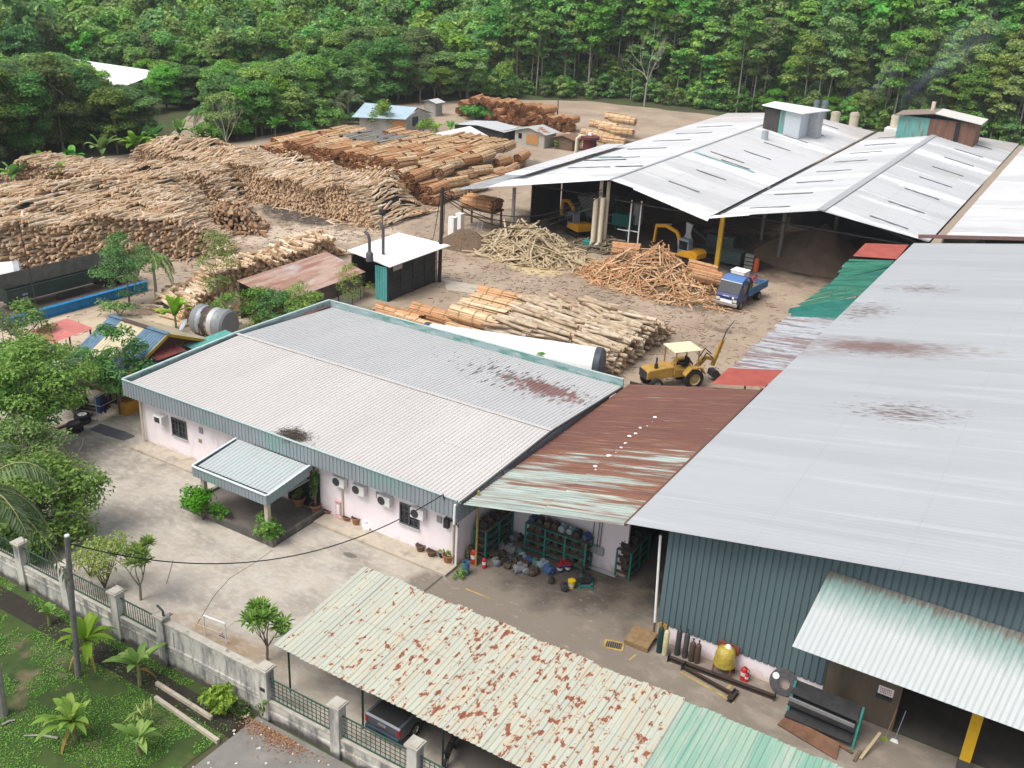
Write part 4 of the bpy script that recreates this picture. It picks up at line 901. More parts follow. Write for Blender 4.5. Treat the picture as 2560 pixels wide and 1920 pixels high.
# palms (pinnate fronds)
def palm_frond(b, base, az, L, rg, lift=.7, arch=1.0, nl=26, ll=.55, wid=.045, rach=None):
    d = np.array([math.cos(az), math.sin(az), 0]); sd_ = np.array([-math.sin(az), math.cos(az), 0]); pts = []
    for k in range(nl+1):
        t = k/nl; pts.append(np.asarray(base)+d*L*(t-.22*t*t*arch)+np.array([0,0,L*(math.tan(lift)*.6*t-arch*.75*t*t)]))
    if rach is not None: rach.tube(pts[::3]+[pts[-1]], np.linspace(.03,.008,len(pts[::3])+1), 5)
    for k in range(2, nl):
        t = k/nl; p = pts[k]; tn = pts[k+1]-pts[k-1]; tn /= np.linalg.norm(tn); l = ll*(math.sin(PI*min(1,.15+.85*t))**.6)*rg.uniform(.85,1.1)
        for s in (-1, 1):
            u = sd_*s*.8+tn*.5+np.array([0,0,-.35+rg.uniform(-.15,.1)]); u /= np.linalg.norm(u); n = np.cross(u, tn); n /= np.linalg.norm(n)+1e-9; w_ = np.cross(n, u)*wid
            q = p+u*l; q2 = p+u*l*.5; b.add([p, q2+w_, q+np.array([0,0,-.12*l]), q2-w_], [0,1,2,3], 0, rg.random())
def put_palm(loc, seed, label, H, n=11, L=2.6, r=.14, name='palm_tree', lean=(0,0), ll=.55, mat=None, arch=1.0, wid=.045, group=None):
    q = np.random.default_rng(seed); e = thing(name, label, 'palm', loc, 0, group); t = MB(); top = np.array([lean[0], lean[1], H])
    t.tube([(0,0,-.2), top*.5+np.array([.05,0,0]), top], [r*1.25, r, r*.8], 10); t.build('trunk', PALEB, e); b = MB(); rc = MB()
    for k in range(n): palm_frond(b, top, 2*PI*k/n+q.uniform(-.2,.2), L*q.uniform(.85,1.1), q, q.uniform(.2,1.15), arch*q.uniform(.8,1.3), ll=ll, wid=wid, rach=rc)
    c = b.build('fronds', mat or LF_PALM, e); rc.build('frond_stalks', simple('frond_stalk', (.33,.33,.16), .6), c); return e
for k, (px, py, H) in enumerate(((520,325,3.0),(545,332,3.4),(800,300,5.0),(835,308,3.5),(870,300,3.0))):
    put_palm(P_(px, py), 930+k, ['young coconut palm beside the pale path','taller coconut palm just right of the pale path','coconut palm beside the hut with the blue roof','small coconut palm in front of the blue-roofed hut','low palm tuft close to the blue-roofed hut'][k], H, 10, 4.2, .16, ll=.9, wid=.09)
# ================================================================ wood: logs, slab bundles, waste heaps
def woodmat(name, cols, streak=(.5,.5,.5), sc=6, st=(1,1,.15), amt=.4, use_obj=True, rough=.85):
    m = Mt(name, cols[0], rough, spec=.15); m.pick(cols, 1.0, use_obj); m.stain(streak, sc, .5, .7, st, amt=amt); return m.m
LOGB = woodmat('pale_log_bark', [(.46,.33,.20),(.62,.49,.34),(.50,.35,.21),(.74,.63,.49),(.32,.20,.11),(.56,.39,.23)], (.2,.14,.1), 4, (1,1,1), .55)
LOGE = woodmat('log_end', [(.62,.41,.25),(.70,.52,.35),(.52,.30,.165),(.64,.44,.27),(.42,.26,.155)], (.25,.13,.07), 6, (1,1,1), .35)
LOGN = woodmat('cream_log_bark', [(.46,.375,.27),(.57,.49,.38),(.40,.30,.20),(.52,.42,.30),(.33,.235,.15)], (.15,.105,.07), 2.2, (1,1,1), .75)
LOGO = woodmat('brown_log_bark', [(.33,.21,.125),(.42,.28,.175),(.26,.155,.09),(.38,.25,.15)], (.14,.085,.05), 4, (1,1,1), .6)
SLABW = woodmat('slab_wood', [(.62,.45,.27),(.56,.36,.19),(.70,.56,.37),(.48,.27,.14),(.74,.62,.44)], (.3,.14,.07), 3, (1,1,1), .35, use_obj=False)
SLABO = woodmat('orange_slab_wood', [(.50,.26,.125),(.58,.34,.18),(.42,.20,.095),(.62,.42,.25)], (.28,.11,.05), 3, (1,1,1), .4, use_obj=False)
SLABE = woodmat('slab_end', [(.24,.11,.055),(.17,.075,.04),(.30,.15,.075),(.11,.05,.03)], (.06,.03,.02), 8, (1,1,1), .6)
SLABG = woodmat('weathered_slab', [(.26,.25,.24),(.32,.31,.29),(.2,.19,.18)], (.1,.09,.08), 3, (1,1,1), .4)
STICK = woodmat('pale_stick', [(.50,.40,.25),(.42,.33,.20),(.58,.49,.33),(.34,.25,.15),(.47,.40,.28)], (.2,.14,.08), 4, (1,1,1), .5)
OFFC = woodmat('offcut_wood', [(.56,.36,.18),(.48,.25,.12),(.64,.46,.27),(.52,.29,.15),(.40,.2,.1),(.60,.47,.30)], (.25,.12,.06), 3, (1,1,1), .35)
STRAP = simple('strap', (.28,.2,.09), .7, var=.1)
def logs(b, C, D, L, r, n=7, bend=.06, taper=.8, mats=(0,1), rnd=None):
    C = np.asarray(C, float); k = len(C); D = np.asarray(D, float); D = D/np.linalg.norm(D, axis=1, keepdims=True)
    L = np.broadcast_to(L, (k,)); r = np.broadcast_to(r, (k,)); up = np.tile([0,0,1.], (k,1)); up[np.abs(D[:,2]) > .9] = [1.,0,0]
    X = np.cross(D, up); X /= np.linalg.norm(X, axis=1, keepdims=True); Y = np.cross(X, D)
    a = np.linspace(0, 2*PI, n, endpoint=False); off = RG.normal(size=(k,2))*bend
    V = np.zeros((k,3,n,3)); tp = RG.uniform(taper, 1, k)
    for i, t in enumerate((-.5,0,.5)):
        cen = C+D*(L*t)[:,None]
        if i == 1: cen = cen+(X*off[:,:1]+Y*off[:,1:])*L[:,None]*.5
        rr = r*(1-(1-tp)*(t+.5))
        V[:,i] = cen[:,None]+rr[:,None,None]*(np.cos(a)[None,:,None]*X[:,None]+np.sin(a)[None,:,None]*Y[:,None])
    base = (np.arange(k)*3*n)[:,None]; j = np.arange(n); jn = (j+1) % n
    q = np.concatenate([np.stack([i*n+j, i*n+jn, (i+1)*n+jn, (i+1)*n+j],1) for i in (0,1)])
    F = (base[:,:,None]+q[None]).reshape(-1,4); rd = RG.random(k) if rnd is None else rnd
    s0 = b.n; b.add(V.reshape(-1,3), F, mats[0], np.repeat(rd, 2*n))
    for ring, rev in ((0,True),(2,False)):
        idx = ring*n+(j[::-1] if rev else j); b.F.append((s0+base+idx[None], np.full(k, mats[1]), (rd*1.7) % 1, np.zeros(k)))
    return b
def logpile(name, label, cat, P0, P1, dv, depth, H, Lg, r, mats, seed, prof=None, ang=.16, dens=1.0, core=True, face_rows=True, side=True, ld=None):
    # front base line P0->P1, dv: unit direction of the logs (into the pile)
    rg = np.random.default_rng(seed); P0 = np.array(P0, float); P1 = np.array(P1, float); dv = np.array(dv, float); dv /= np.linalg.norm(dv)
    W = np.linalg.norm(P1-P0); du = (P1-P0)/W
    def h(u, v):
        e = smooth01(np.minimum(u, W-u)/(H*1.1)); f = smooth01((depth-v)/(H*1.2)+.15)
        return H*(.12+.88*e)*f*(.78+.45*vnoise(u/3.4, v/3.0, seed)) if prof is None else prof(u, v, W)
    def w(u, v, z): return np.stack([P0[0]+du[0]*u+dv[0]*v, P0[1]+du[1]*u+dv[1]*v, z], -1)
    b = MB(); C, D, LL, RR = [], [], [], []
    step = r*1.75
    if face_rows:
        for z in np.arange(r*.9, H*1.25, step*.92):
            u = np.arange(0, W, step)+rg.uniform(-.1,.1); u = u+rg.normal(size=len(u))*r*.35; vv = rg.uniform(-.35,.35,len(u))+z*.22; k = z < h(u, vv+.3)-r*.5
            u, vv = u[k], vv[k]; L = Lg*rg.uniform(.8,1.1,len(u)); C.append(w(u, vv+L/2, np.full(len(u), z)+rg.normal(size=len(u))*r*.3))
            d = np.stack([dv[0]+du[0]*(rg.normal(size=len(u))*ang*.6), dv[1]+du[1]*(rg.normal(size=len(u))*ang*.6), rg.normal(size=len(u))*.05], 1); D.append(d); LL.append(L); RR.append(r*rg.uniform(.6,1.35,len(u)))
    n = int(W*depth/(2*r*Lg)*2.1*dens); u = rg.uniform(0, W, n); v = rg.uniform(.2, depth, n); z = h(u, v)+rg.uniform(-.5,.35,n)*r*2.2
    k = z > .05; u, v, z = u[k], v[k], z[k]; n = len(u); eps = .6; gz = (h(u, v+eps)-h(u, v-eps))/(2*eps)
    a = rg.normal(size=n)*ang*1.05; a = np.where(rg.random(n) < .035, rg.uniform(-1.2,1.2,n), a)
    dx = dv[0]*np.cos(a)+du[0]*np.sin(a); dy = dv[1]*np.cos(a)+du[1]*np.sin(a)
    C.append(w(u, v, np.maximum(z, r))); D.append(np.stack([dx, dy, np.clip(gz*np.cos(a), -.5, .5)+rg.normal(size=n)*.04], 1)); LL.append(Lg*rg.uniform(.7,1.15,n)); RR.append(r*rg.uniform(.6,1.3,n))
    if ld is not None:
        lv = np.array(ld, float); lv /= np.linalg.norm(lv); nn = len(D[-1]); aa = rg.normal(size=nn)*.22; D[-1][:,0] = lv[0]*np.cos(aa)-lv[1]*np.sin(aa); D[-1][:,1] = lv[1]*np.cos(aa)+lv[0]*np.sin(aa); D[-1][:,2] = rg.normal(size=nn)*.06
        for q_ in range(len(D)-1):
            sel = rg.random(len(D[q_])) < .45; k_ = sel.sum(); aa = rg.normal(size=k_)*.35; D[q_][sel] = np.stack([lv[0]*np.cos(aa)-lv[1]*np.sin(aa), lv[1]*np.cos(aa)+lv[0]*np.sin(aa), rg.normal(size=k_)*.12], 1); C[q_][sel] -= np.append(dv, 0)*(Lg*.42)
    # strays on the ground in front
    n = int(W*1.2); u = rg.uniform(0, W, n); v = -rg.exponential(.5, n)-.1; a = rg.uniform(-1.5,1.5,n)
    C.append(w(u, v, np.full(n, r*.9))); D.append(np.stack([dv[0]*np.cos(a)+du[0]*np.sin(a), dv[1]*np.cos(a)+du[1]*np.sin(a), rg.normal(size=n)*.05], 1)); LL.append(Lg*rg.uniform(.4,.9,n)); RR.append(r*rg.uniform(.5,1,n))
    C, D, LL, RR = map(np.concatenate, (C, D, LL, RR)); logs(b, C, D, LL, RR)
    if core:
        uu, vv = np.meshgrid(np.linspace(.6, W-.6, 24), np.linspace(.9, depth, 12)); zz = np.maximum(h(uu, vv)-r*2.4, -.05); zz[0] = -.05; zz[-1] = -.05; zz[:,0] = -.05; zz[:,-1] = -.05
        q = w(uu, vv, zz); b.grid(q[...,0], q[...,1], q[...,2], 2)
    return b.build(name, list(mats)+[INT], world=True, label=label, cat=cat, kind='stuff', smooth=50)
PL = (LOGB, LOGE)
logpile('log_stack', 'long pale stack of small logs with brown cut ends beside the dark soil patch', 'log stack', (-112,87.5), (-68.6,86.2), (0,1), 12, 4.2, 2.3, .11, PL, 1)
logpile('log_stack', 'sprawling stack of pale logs behind the dark green trailer', 'log stack', (-88.5,49.0), (-73.6,69.5), (-.80,.60), 22, 4.4, 2.4, .118, PL, 2, ang=.17, ld=(-.12,1.0))
logpile('log_stack', 'low pale log stack between the two big grey log stacks and the trees', 'log stack', (-113,70), (-87,83.5), (-.35,.94), 9, 3.5, 2.3, .112, PL, 3, ang=.16, ld=(-.1,1.0))
logpile('log_stack', 'brownish logs tumbled at the end of the big stack near the puddle', 'log stack', (-83.5,73.5), (-76.5,76.5), (-.5,.85), 5, 2.3, 2.3, .17, (LOGO, LOGE), 4, ang=.35)
logpile('log_stack', 'narrow stack of pale logs along the road behind the rusty-roofed shed', 'log stack', (-64.8,57), (-65.6,77), (-1,.12), 4.2, 2.1, 2.6, .155, PL, 5, ang=.16)
logpile('log_stack', 'low scatter of pale logs behind the banana clump and steel drum', 'log stack', (-62.5,52.5), (-64.4,58.5), (-1,.25), 5, 1.5, 2.6, .16, PL, 6, ang=.25)
# ---------------------------------------------------------------- slab bundles
def bundle_mesh(seed, L=4.8, r=.68, mat=(SLABW, SLABE, STRAP), n=58, flat=1.0, split=True):
    rg = np.random.default_rng(seed); b = MB(); a0 = rg.uniform(0, 6)
    for k in range(n):
        rr = r*math.sqrt((k+.5)/n)*.97 if k < n*.45 else r*rg.uniform(.84,1.0); a = a0+k*2.39996 if k < n*.45 else 2*PI*k/(n*.55)+rg.uniform(-.08,.08)
        y, z = math.cos(a)*rr, math.sin(a)*rr*flat; l = L*rg.uniform(.93,1.02); w_, t_ = rg.uniform(.14,.24), rg.uniform(.05,.085)
        u = np.array([0, -math.sin(a), math.cos(a)]); nrm = np.array([0, math.cos(a), math.sin(a)]); d = np.array([1., rg.normal()*.012, rg.normal()*.012]); M = np.stack([d, u, nrm], 1)
        hx, hy, hz = l/2, w_/2, t_/2; tp = rg.uniform(.5,1)
        v = np.array([[-hx,-hy,-hz],[hx,-hy*tp,-hz],[hx,hy*tp,-hz],[-hx,hy,-hz],[-hx,-hy*.7,hz],[hx,-hy*tp*.7,hz],[hx,hy*tp*.7,hz],[-hx,hy*.7,hz]]) @ M.T+np.array([rg.normal()*.07, y, z])
        rd = rg.random(); b.add(v, [[0,3,2,1],[4,5,6,7],[0,1,5,4],[2,3,7,6]], 0, rd); s0 = b.n-8
        b.F.append((np.array([[s0+1,s0+2,s0+6,s0+5],[s0+3,s0+0,s0+4,s0+7]]), np.array([1,1]), np.full(2, rd), np.zeros(2)))
    b.lathe([(r*.8, -L*.44), (r*.8, L*.44)], (0,0,0), 10, mat=1, axis='x'); b.lathe([(0, -L*.43), (r*.8, -L*.43)], (0,0,0), 10, mat=1, axis='x'); b.lathe([(r*.8, L*.43), (0, L*.43)], (0,0,0), 10, mat=1, axis='x')
    s = MB()
    st = []
    for x in (-L*.27, 0.02*L, L*.28):
        t = MB() if split else b; t.lathe([(r*1.055, x-.035), (r*1.075, x), (r*1.055, x+.035)], (0,0,0), 14, axis='x', mat=0 if split else 2)
        if split: st.append(t.mesh('strap', STRAP))
    return b.mesh('planks', list(mat)), st, r
BV = [bundle_mesh(40+i) for i in range(4)]; BO = [bundle_mesh(50+i, mat=(SLABO, SLABE, STRAP)) for i in range(3)]
BF = [bundle_mesh(60+i, L=4.0, r=.66, n=44, split=False) for i in range(4)]; BFo = [bundle_mesh(70+i, L=4.0, r=.66, n=44, split=False, mat=(SLABO, SLABE, STRAP)) for i in range(3)]; BG = bundle_mesh(80, L=4.0, r=.66, n=44, split=False, mat=(SLABG, simple('black_slab_end', (.05,.045,.04), .9), STRAP))
def bundle(v, loc, rz, label, group, tilt=0., ry=0., straps=True, nm='plank_bundle'):
    e = thing(nm, label, 'wood bundle', loc, rz, group); e.rotation_euler = (tilt, ry, rz)
    if not v[1]:
        COL.objects.unlink(e); bpy.data.objects.remove(e); o = bpy.data.objects.new(nm, v[0]); COL.objects.link(o); o.location = tuple(loc); o.rotation_euler = (tilt, ry, rz); return tag(o, label, 'wood bundle', group)
    for n_, me in [('planks', v[0])]+[('strap', x) for x in v[1]]:
        o = bpy.data.objects.new(n_, me); COL.objects.link(o); o.parent = e
    return e
rg = np.random.default_rng(31); GB = 'strapped plank bundles behind the office'
near = [((-50.9,61.6,.9), BO[0], 'short orange strapped bundle nearest the boiler shed'), ((-48.6,63.9,.75), BO[1], 'dark red bundle end right behind the short orange bundle'), ((-45.9,63.0,.75), BV[0], 'pale bundle lying low behind the office parapet'),
 ((-46.4,66.0,.75), BO[2], 'reddish bundle behind the low pale one'), ((-41.3,62.2,.72), BV[1], 'cream bundle tight against the office parapet beside the white tank'), ((-41.3,64.0,.72), BV[2], 'cream bundle second from the white tank'),
 ((-41.6,65.8,.75), BV[3], 'broad pale bundle in the middle of the row behind the office'), ((-41.8,67.6,.78), BV[0], 'pale bundle below the reddish ones'), ((-42.0,69.4,.75), BV[1], 'lower pale bundle under the top reddish bundle'), ((-42.2,71.2,.75), BO[0], 'rear lower reddish bundle'),
 ((-42.4,70.4,2.0), BO[1], 'top reddish bundle crowning the row behind the office'), ((-41.8,68.4,2.0), BV[2], 'upper pale bundle just below the top reddish one'), ((-41.7,66.6,2.0), BV[3], 'upper pale bundle over the middle of the row'), ((-41.4,64.7,1.95), BV[0], 'upper cream bundle above the office parapet'), ((-47.6,62.6,.7), BO[2], 'orange slabs half hidden behind the parapet')]
for p, v, lab in near: bundle(v, p, PI+rg.uniform(-.06,.06) if rg.random() < .5 else rg.uniform(-.06,.06), lab, GB, rg.uniform(0,6))
# large bundle field
GF = 'strapped wood bundles in the big orange stack'; q = np.random.default_rng(33); field = [(-98,98.8),(-70,98.8),(-70,106),(-73.2,126),(-73.2,136),(-80,129.5),(-92,123),(-102,121),(-103,107)]
nb = 0
for iy in range(10):
    yy = 101.5+4.15*iy
    for ix in range(29):
        xx = -108+1.33*ix+q.uniform(-.2,.2)
        if not inpoly(xx, yy, field): continue
        edge = not inpoly(xx, yy-4.1, field) or not inpoly(xx+1.4, yy, field) or not inpoly(xx-1.4, yy, field); edge2 = not inpoly(xx+2.8, yy, field)
        nl = 1 if not inpoly(xx+1.4, yy, field) else 2 if edge2 else 3
        if iy == 0: nl = 4 if -95 < xx < -77 else nl
        for l in range(nl):
            if l < nl-1 and not edge and not edge2: continue
            if nb > 215: continue
            old = xx < -82 and yy < 107; gr = -97 < xx < -89 and 112 < yy < 119 and l == nl-1
            v = BG if gr else (BFo[q.integers(3)] if (q.random() < (.7 if iy == 0 else .25)) else BF[q.integers(4)])
            bundle(v, (xx+.6*(l % 2)+q.normal()*.1, yy+q.normal()*.35, .66+1.18*l+q.normal()*.06), PI/2+q.normal()*.09, 'weathered grey bundle on top of the big orange stack' if gr else 'strapped wood bundle in the big orange stack beyond the dark soil', 'grey wood bundles on the big orange stack' if gr else GF, q.uniform(0,6), q.normal()*.03); nb += 1
GO = 'old red-brown bundles below the plantation'
for ix in range(17):
    for l in range(3):
        xx = -107.5+1.45*ix; hh = 3 if 1 < ix < 14 else 2
        if l >= hh: continue
        bundle(BFo[q.integers(3)], (xx+.6*(l % 2), 161.5+q.normal()*.5-.12*ix, .7+1.25*l+q.normal()*.08), PI/2+q.normal()*.16, 'old red-brown wood bundle in the far stack below the plantation', GO, q.uniform(0,6), q.normal()*.06, False)
for ix in range(5):
    for l in range(3):
        if l == 2 and ix in (0, 4): continue
        bundle(BF[q.integers(4)], (-78.5+1.5*ix*1.0, 158.0+q.normal()*.3-1.0*ix+3*(l), .7+1.2*l), .05+q.normal()*.05, 'clean cream wood bundle in the far stack behind the white shed', 'cream bundles behind the white shed', q.uniform(0,6), 0, False)
for k, (x_, y_) in enumerate(((-78,150.5),(-78.5,152),(-77.8,148.8),(-74,146.5))): bundle(BF[k % 4], (x_, y_, .7), .05, 'clean cream wood bundle in front of the maroon dust hopper', 'cream bundles near the dust hopper', k, 0, False)
for k in range(4): bundle(BFo[k % 3], (-63+1.5*k, 176, .7+.2*k), PI/2, 'red-brown bundle peeping over the far edge of the white roof', 'red-brown bundles beyond the white roof', k, 0, False)
# bundle on a trestle beside the white shed
tr = thing('trestle_table', 'old timber trestle with a ladder beside the open end of the white shed', 'trestle', (-60.5,95.0,0)); b = MB()
for x_ in (-2,2):
    for y_ in (-1,1): b.box((x_,y_,1.1), (.18,.18,2.2))
b.build('legs', BROWNM, tr); b = MB(); b.box((0,0,2.25), (4.6,2.4,.16)); b.box((0,-1.1,1.5), (4.2,.08,.2)); b.build('top', BROWNM, tr)
b = MB(); b.bar((.4,-1.5,0),(.4,-.9,2),.06,.06); b.bar((.95,-1.5,0),(.95,-.9,2),.06,.06)
for k in range(6): b.bar((.4,-1.42+.1*k,.3+.28*k),(.95,-1.42+.1*k,.3+.28*k),.04,.04)
b.build('ladder', GALV, tr)
for k in range(3): bundle(BFo[k], (-60.5, 94.3+.75*k, 2.95+.15*(k==1)), .05, 'brown plank bundle resting on the trestle by the white shed', 'bundles on the trestle', k*2, 0, False)
# ---------------------------------------------------------------- near log pile: single logs
LV = []
for i in range(12):
    q2 = np.random.default_rng(700+i); RG = np.random.default_rng(700+i); b = MB(); logs(b, [(0,0,0)], [(1,0,0)], [3.6*q2.uniform(.85,1.1)], [q2.uniform(.125,.185)], 9, .035, .75, rnd=np.array([0.])); LV.append(b.mesh('log', [LOGN, LOGE], smooth=50))
RG = np.random.default_rng(12); q = np.random.default_rng(44); nl = 0
def putlog(p, rz, ry, label, group, me=None, name='log'):
    o = bpy.data.objects.new(name, me or LV[q.integers(12)]); COL.objects.link(o); o.location = p; o.rotation_euler = (q.uniform(0,6), ry, rz); return tag(o, label, 'log', group)
stacks = [((-40.0,-36.3), (62.9,76.0), 2.2, 'rear left block of the log pile behind the white tank', 0), ((-36.6,-32.8), (63.6,75.0), 2.4, 'middle block of the log pile behind the white tank', 1), ((-32.9,-28.9), (63.9,76.2), 2.1, 'right block of the log pile beside the yellow loader', 2)]
SC, SD, SL_, SR = [], [], [], []
for (xa, xb), (ya, yb), H, lab, si in stacks:
    xc = (xa+xb)/2; r = .16; n0 = nl
    def hh(y): e = smooth01(min(y-ya, yb-y)/1.8); return H*(.22+.78*e)*(.72+.55*float(vnoise(y/2.0, si*3.1, 9)))
    y = ya
    while y < yb:
        h = hh(y); nlay = int(h/(2*r*.88))
        for l in range(max(1, nlay+1)):
            top = l >= nlay-(1 if si == 2 else 0); p = (xc+q.normal()*.28, y+q.normal()*.08+(l % 2)*r, r+2*r*.88*l+q.normal()*.03); rz, ry = q.normal()*(.07 if l < nlay else .24), q.normal()*.035+(.05 if l == nlay else 0)
            if top and nl < 292: putlog(p, rz, ry, 'pale cut log in the '+lab, 'logs in the '+lab); nl += 1
            else: SC.append(p); SD.append((math.cos(rz), math.sin(rz), -ry)); SL_.append(3.6*q.uniform(.85,1.1)); SR.append(q.uniform(.125,.185))
        y += 2*r*1.0
b = MB(); logs(b, SC, SD, np.array(SL_), np.array(SR), 9, .03, .75); b.build('log_stack', [LOGN, LOGE], world=True, kind='stuff', smooth=50, label='lower logs buried inside the pile behind the white tank', cat='log stack')
print('near logs', nl, 'bundles', nb)
b = MB()
for (xa, xb), (ya, yb), H, lab, si in stacks:
    yy, xx = np.meshgrid(np.linspace(ya+.3, yb-.3, 10), np.linspace(xa+.5, xb-.5, 6)); b.grid(xx, yy, np.full_like(xx, H*.42))
b.build('bark_debris', Mt('bark_debris', (.09,.06,.04), .95).var(.4, 2).m, kind='stuff', world=True, label='dark bark litter packed inside the log pile', cat='bark')
for p, rz, lab in (((-31.9,66.6,1.95), .05, 'thick orange-ended log lying on the right block of the pile'),):
    o = putlog(p, rz, .03, lab, None); o.scale = (.75,1.5,1.5)
# ---------------------------------------------------------------- waste heaps
def heap(name, label, cat, c, rx, ry, H, n, Lr, r, mats, seed, flatp=False, ang=None, mound=None, ndir=None, spread=1.0):
    rg = np.random.default_rng(seed); b = MB(); a = rg.uniform(0, 2*PI, n); t = np.sqrt(rg.random(n))*1.08; x, y = np.cos(a)*t*rx, np.sin(a)*t*ry
    def h(x, y): d = np.sqrt((x/rx)**2+(y/ry)**2); return H*np.clip(1-d, 0, 1)**.8*(.7+.6*vnoise(x/1.6, y/1.6, seed))
    z = h(x, y)+rg.uniform(-.12,.22,n); L = rg.uniform(*Lr, n)
    th = rg.uniform(0, PI, n) if ndir is None else ndir+rg.normal(size=n)*spread
    e = .5; gx_ = (h(x+e, y)-h(x-e, y))/(2*e); gy_ = (h(x, y+e)-h(x, y-e))/(2*e); dx, dy = np.cos(th), np.sin(th); dz = dx*gx_+dy*gy_+rg.normal(size=n)*.16
    C = np.stack([c[0]+x, c[1]+y, np.maximum(z, .06)+L*.05*np.abs(dz)], 1); D = np.stack([dx, dy, dz], 1)
    if not flatp: logs(b, C, D, L, r*rg.uniform(.5,1.4,n), 6, .08)
    else:
        for k in range(n):
            d = D[k]/np.linalg.norm(D[k]); u = np.cross(d, rg.normal(size=3)); u /= np.linalg.norm(u); b.bar(C[k]-d*L[k]/2, C[k]+d*L[k]/2, rg.uniform(.06,.16), rg.uniform(.025,.06), 0, rg.random(), up=u)
    m_, k_ = np.meshgrid(np.linspace(0, 2*PI, 25), np.linspace(0, 1, 9)); X, Y = np.cos(m_)*k_*rx*.96, np.sin(m_)*k_*ry*.96; b.grid(c[0]+X, c[1]+Y, np.maximum(h(X, Y)-.12, -.03), len(mats))
    return b.build(name, list(mats)+[mound or BARKL], world=True, label=label, cat=cat, kind='stuff')
BARKL = Mt('bark_litter', (.13,.09,.055), .95, world=True).var(.45, 2.5).m
heap('branch_heap', 'spread heap of pale branches and thin logs in front of the open shed', 'branch heap', (-50.8,89.3), 6.4, 4.2, 2.9, 620, (1.2,3.4), .085, (STICK, STICK), 1, ndir=.2, spread=.8)
heap('branch_heap', 'small grey heap of logs inside the mouth of the shed', 'branch heap', (-45.5,96.5), 3.0, 2.2, 1.3, 110, (1.5,3.2), .11, (Mt('grey_log', (.2,.17,.12), .9).var(.3, 3).m, LOGE), 2, ndir=.5, spread=.6)
heap('offcut_heap', 'big heap of orange sawn offcuts in the yard beside the blue truck', 'offcut heap', (-36.6,89.0), 7.2, 4.3, 2.7, 950, (.9,3.0), .05, (OFFC,), 3, True, ndir=.3, spread=1.0)
heap('offcut_heap', 'loose scatter of pale offcuts around the foot of the orange heap', 'offcut heap', (-34.5,86.6), 8.0, 3.0, .35, 260, (.5,1.8), .04, (OFFC,), 4, True)
def moundm(name, label, cat, c, rx, ry, H, mat, seed, kind='stuff'):
    m_, k_ = np.meshgrid(np.linspace(0, 2*PI, 49), np.linspace(0, 1, 16)); X, Y = np.cos(m_)*k_*rx, np.sin(m_)*k_*ry; d = k_
    Z = H*np.clip(1-d, 0, 1)**.95*(.8+.4*vnoise(X/1.2, Y/1.2, seed))+.12*vnoise(X/.35, Y/.35, seed+1)*(1-d); b = MB(); b.grid(c[0]+X, c[1]+Y, Z-.02); return b.build(name, mat, world=True, label=label, cat=cat, kind=kind, smooth=70)
moundm('bark_mulch_heap', 'brown heap of bark mulch beside the white boxes', 'mulch heap', (-57.6,87.8), 3.6, 2.7, 2.0, Mt('mulch', (.14,.095,.06), .95).var(.5, 4).stain((.3,.22,.13), 7, .6, .7).bump(6,.8,.1).m, 5)
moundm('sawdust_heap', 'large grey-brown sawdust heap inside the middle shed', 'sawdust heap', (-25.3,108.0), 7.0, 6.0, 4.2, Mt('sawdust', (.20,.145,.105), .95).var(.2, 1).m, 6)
for k, (p, rz, v, lab) in enumerate((((-40.6,91.4,2.0), .25, BO[0], 'orange bundle on the left top of the offcut heap'), ((-31.2,89.6,1.55), .35, BO[1], 'orange bundle tipped on the right flank of the offcut heap'), ((-32.2,91.0,1.7), .3, BO[2], 'orange bundle behind the tipped one on the offcut heap'))):
    e = bundle(v, p, rz, lab, None, .3, .14 if k else 0); e.scale = (.6,1,1)

# loose bark and splinters trodden into the yard
q = np.random.default_rng(91); n = 5200; cx = np.array([[-75,84,9,5],[-70,60,8,9],[-50,86,9,6],[-36,85,11,5],[-36,78,10,5],[-30,72,6,7],[-75,98,7,8],[-48,82,14,8],[-76,75,8,6],[-80,48,8,6]]); w = q.integers(len(cx), size=n)
x = cx[w,0]+q.normal(size=n)*cx[w,2]; y = cx[w,1]+q.normal(size=n)*cx[w,3]; k = [inpoly(a_, b_, DY) for a_, b_ in zip(x, y)]; x, y = x[k], y[k]; n = len(x)
b = MB(); th = q.uniform(0, PI, n); logs(b, np.stack([x, y, np.full(n, .03)], 1), np.stack([np.cos(th), np.sin(th), q.normal(size=n)*.05], 1), q.uniform(.12,.7,n)**1.0, q.uniform(.012,.045,n), 4, .05, mats=(0,0)); b.build('wood_litter', woodmat('litter_wood', [(.16,.10,.06),(.34,.24,.15),(.10,.07,.05),(.42,.31,.2),(.22,.14,.09)]), world=True, kind='stuff', label='loose bark and wood splinters trodden into the yard', cat='wood litter')
# ================================================================ vehicles and machines
RG = np.random.default_rng(77)
RIM = simple('grey_rim', (.3,.3,.3), .5, .3); RIMW = simple('white_rim', (.6,.6,.58), .5)
def wheel(par, x, y, r, w, rim=RIM, name='wheel', n=22):
    b = MB(); b.lathe([(r*.58,-w/2),(r*.86,-w/2),(r,-w*.36),(r,w*.36),(r*.86,w/2),(r*.58,w/2)], (x,y,r), n, axis='x'); o = b.build(name, BLACK, par, smooth=40)
    b = MB(); b.lathe([(r*.58,-w*.5),(r*.5,-w*.3),(r*.2,-w*.26),(r*.18,-w*.4),(0,-w*.4)], (x,y,r), 16, axis='x'); b.lathe([(0,w*.4),(r*.18,w*.4),(r*.2,w*.26),(r*.5,w*.3),(r*.58,w*.5)], (x,y,r), 16, axis='x'); b.build('rim', rim, o, smooth=40); return o
def ext(b, prof, w, x=0, mat=0): return b.slab([(x-w/2, y, z) for y, z in prof], w, mat, dirn=(1,0,0))
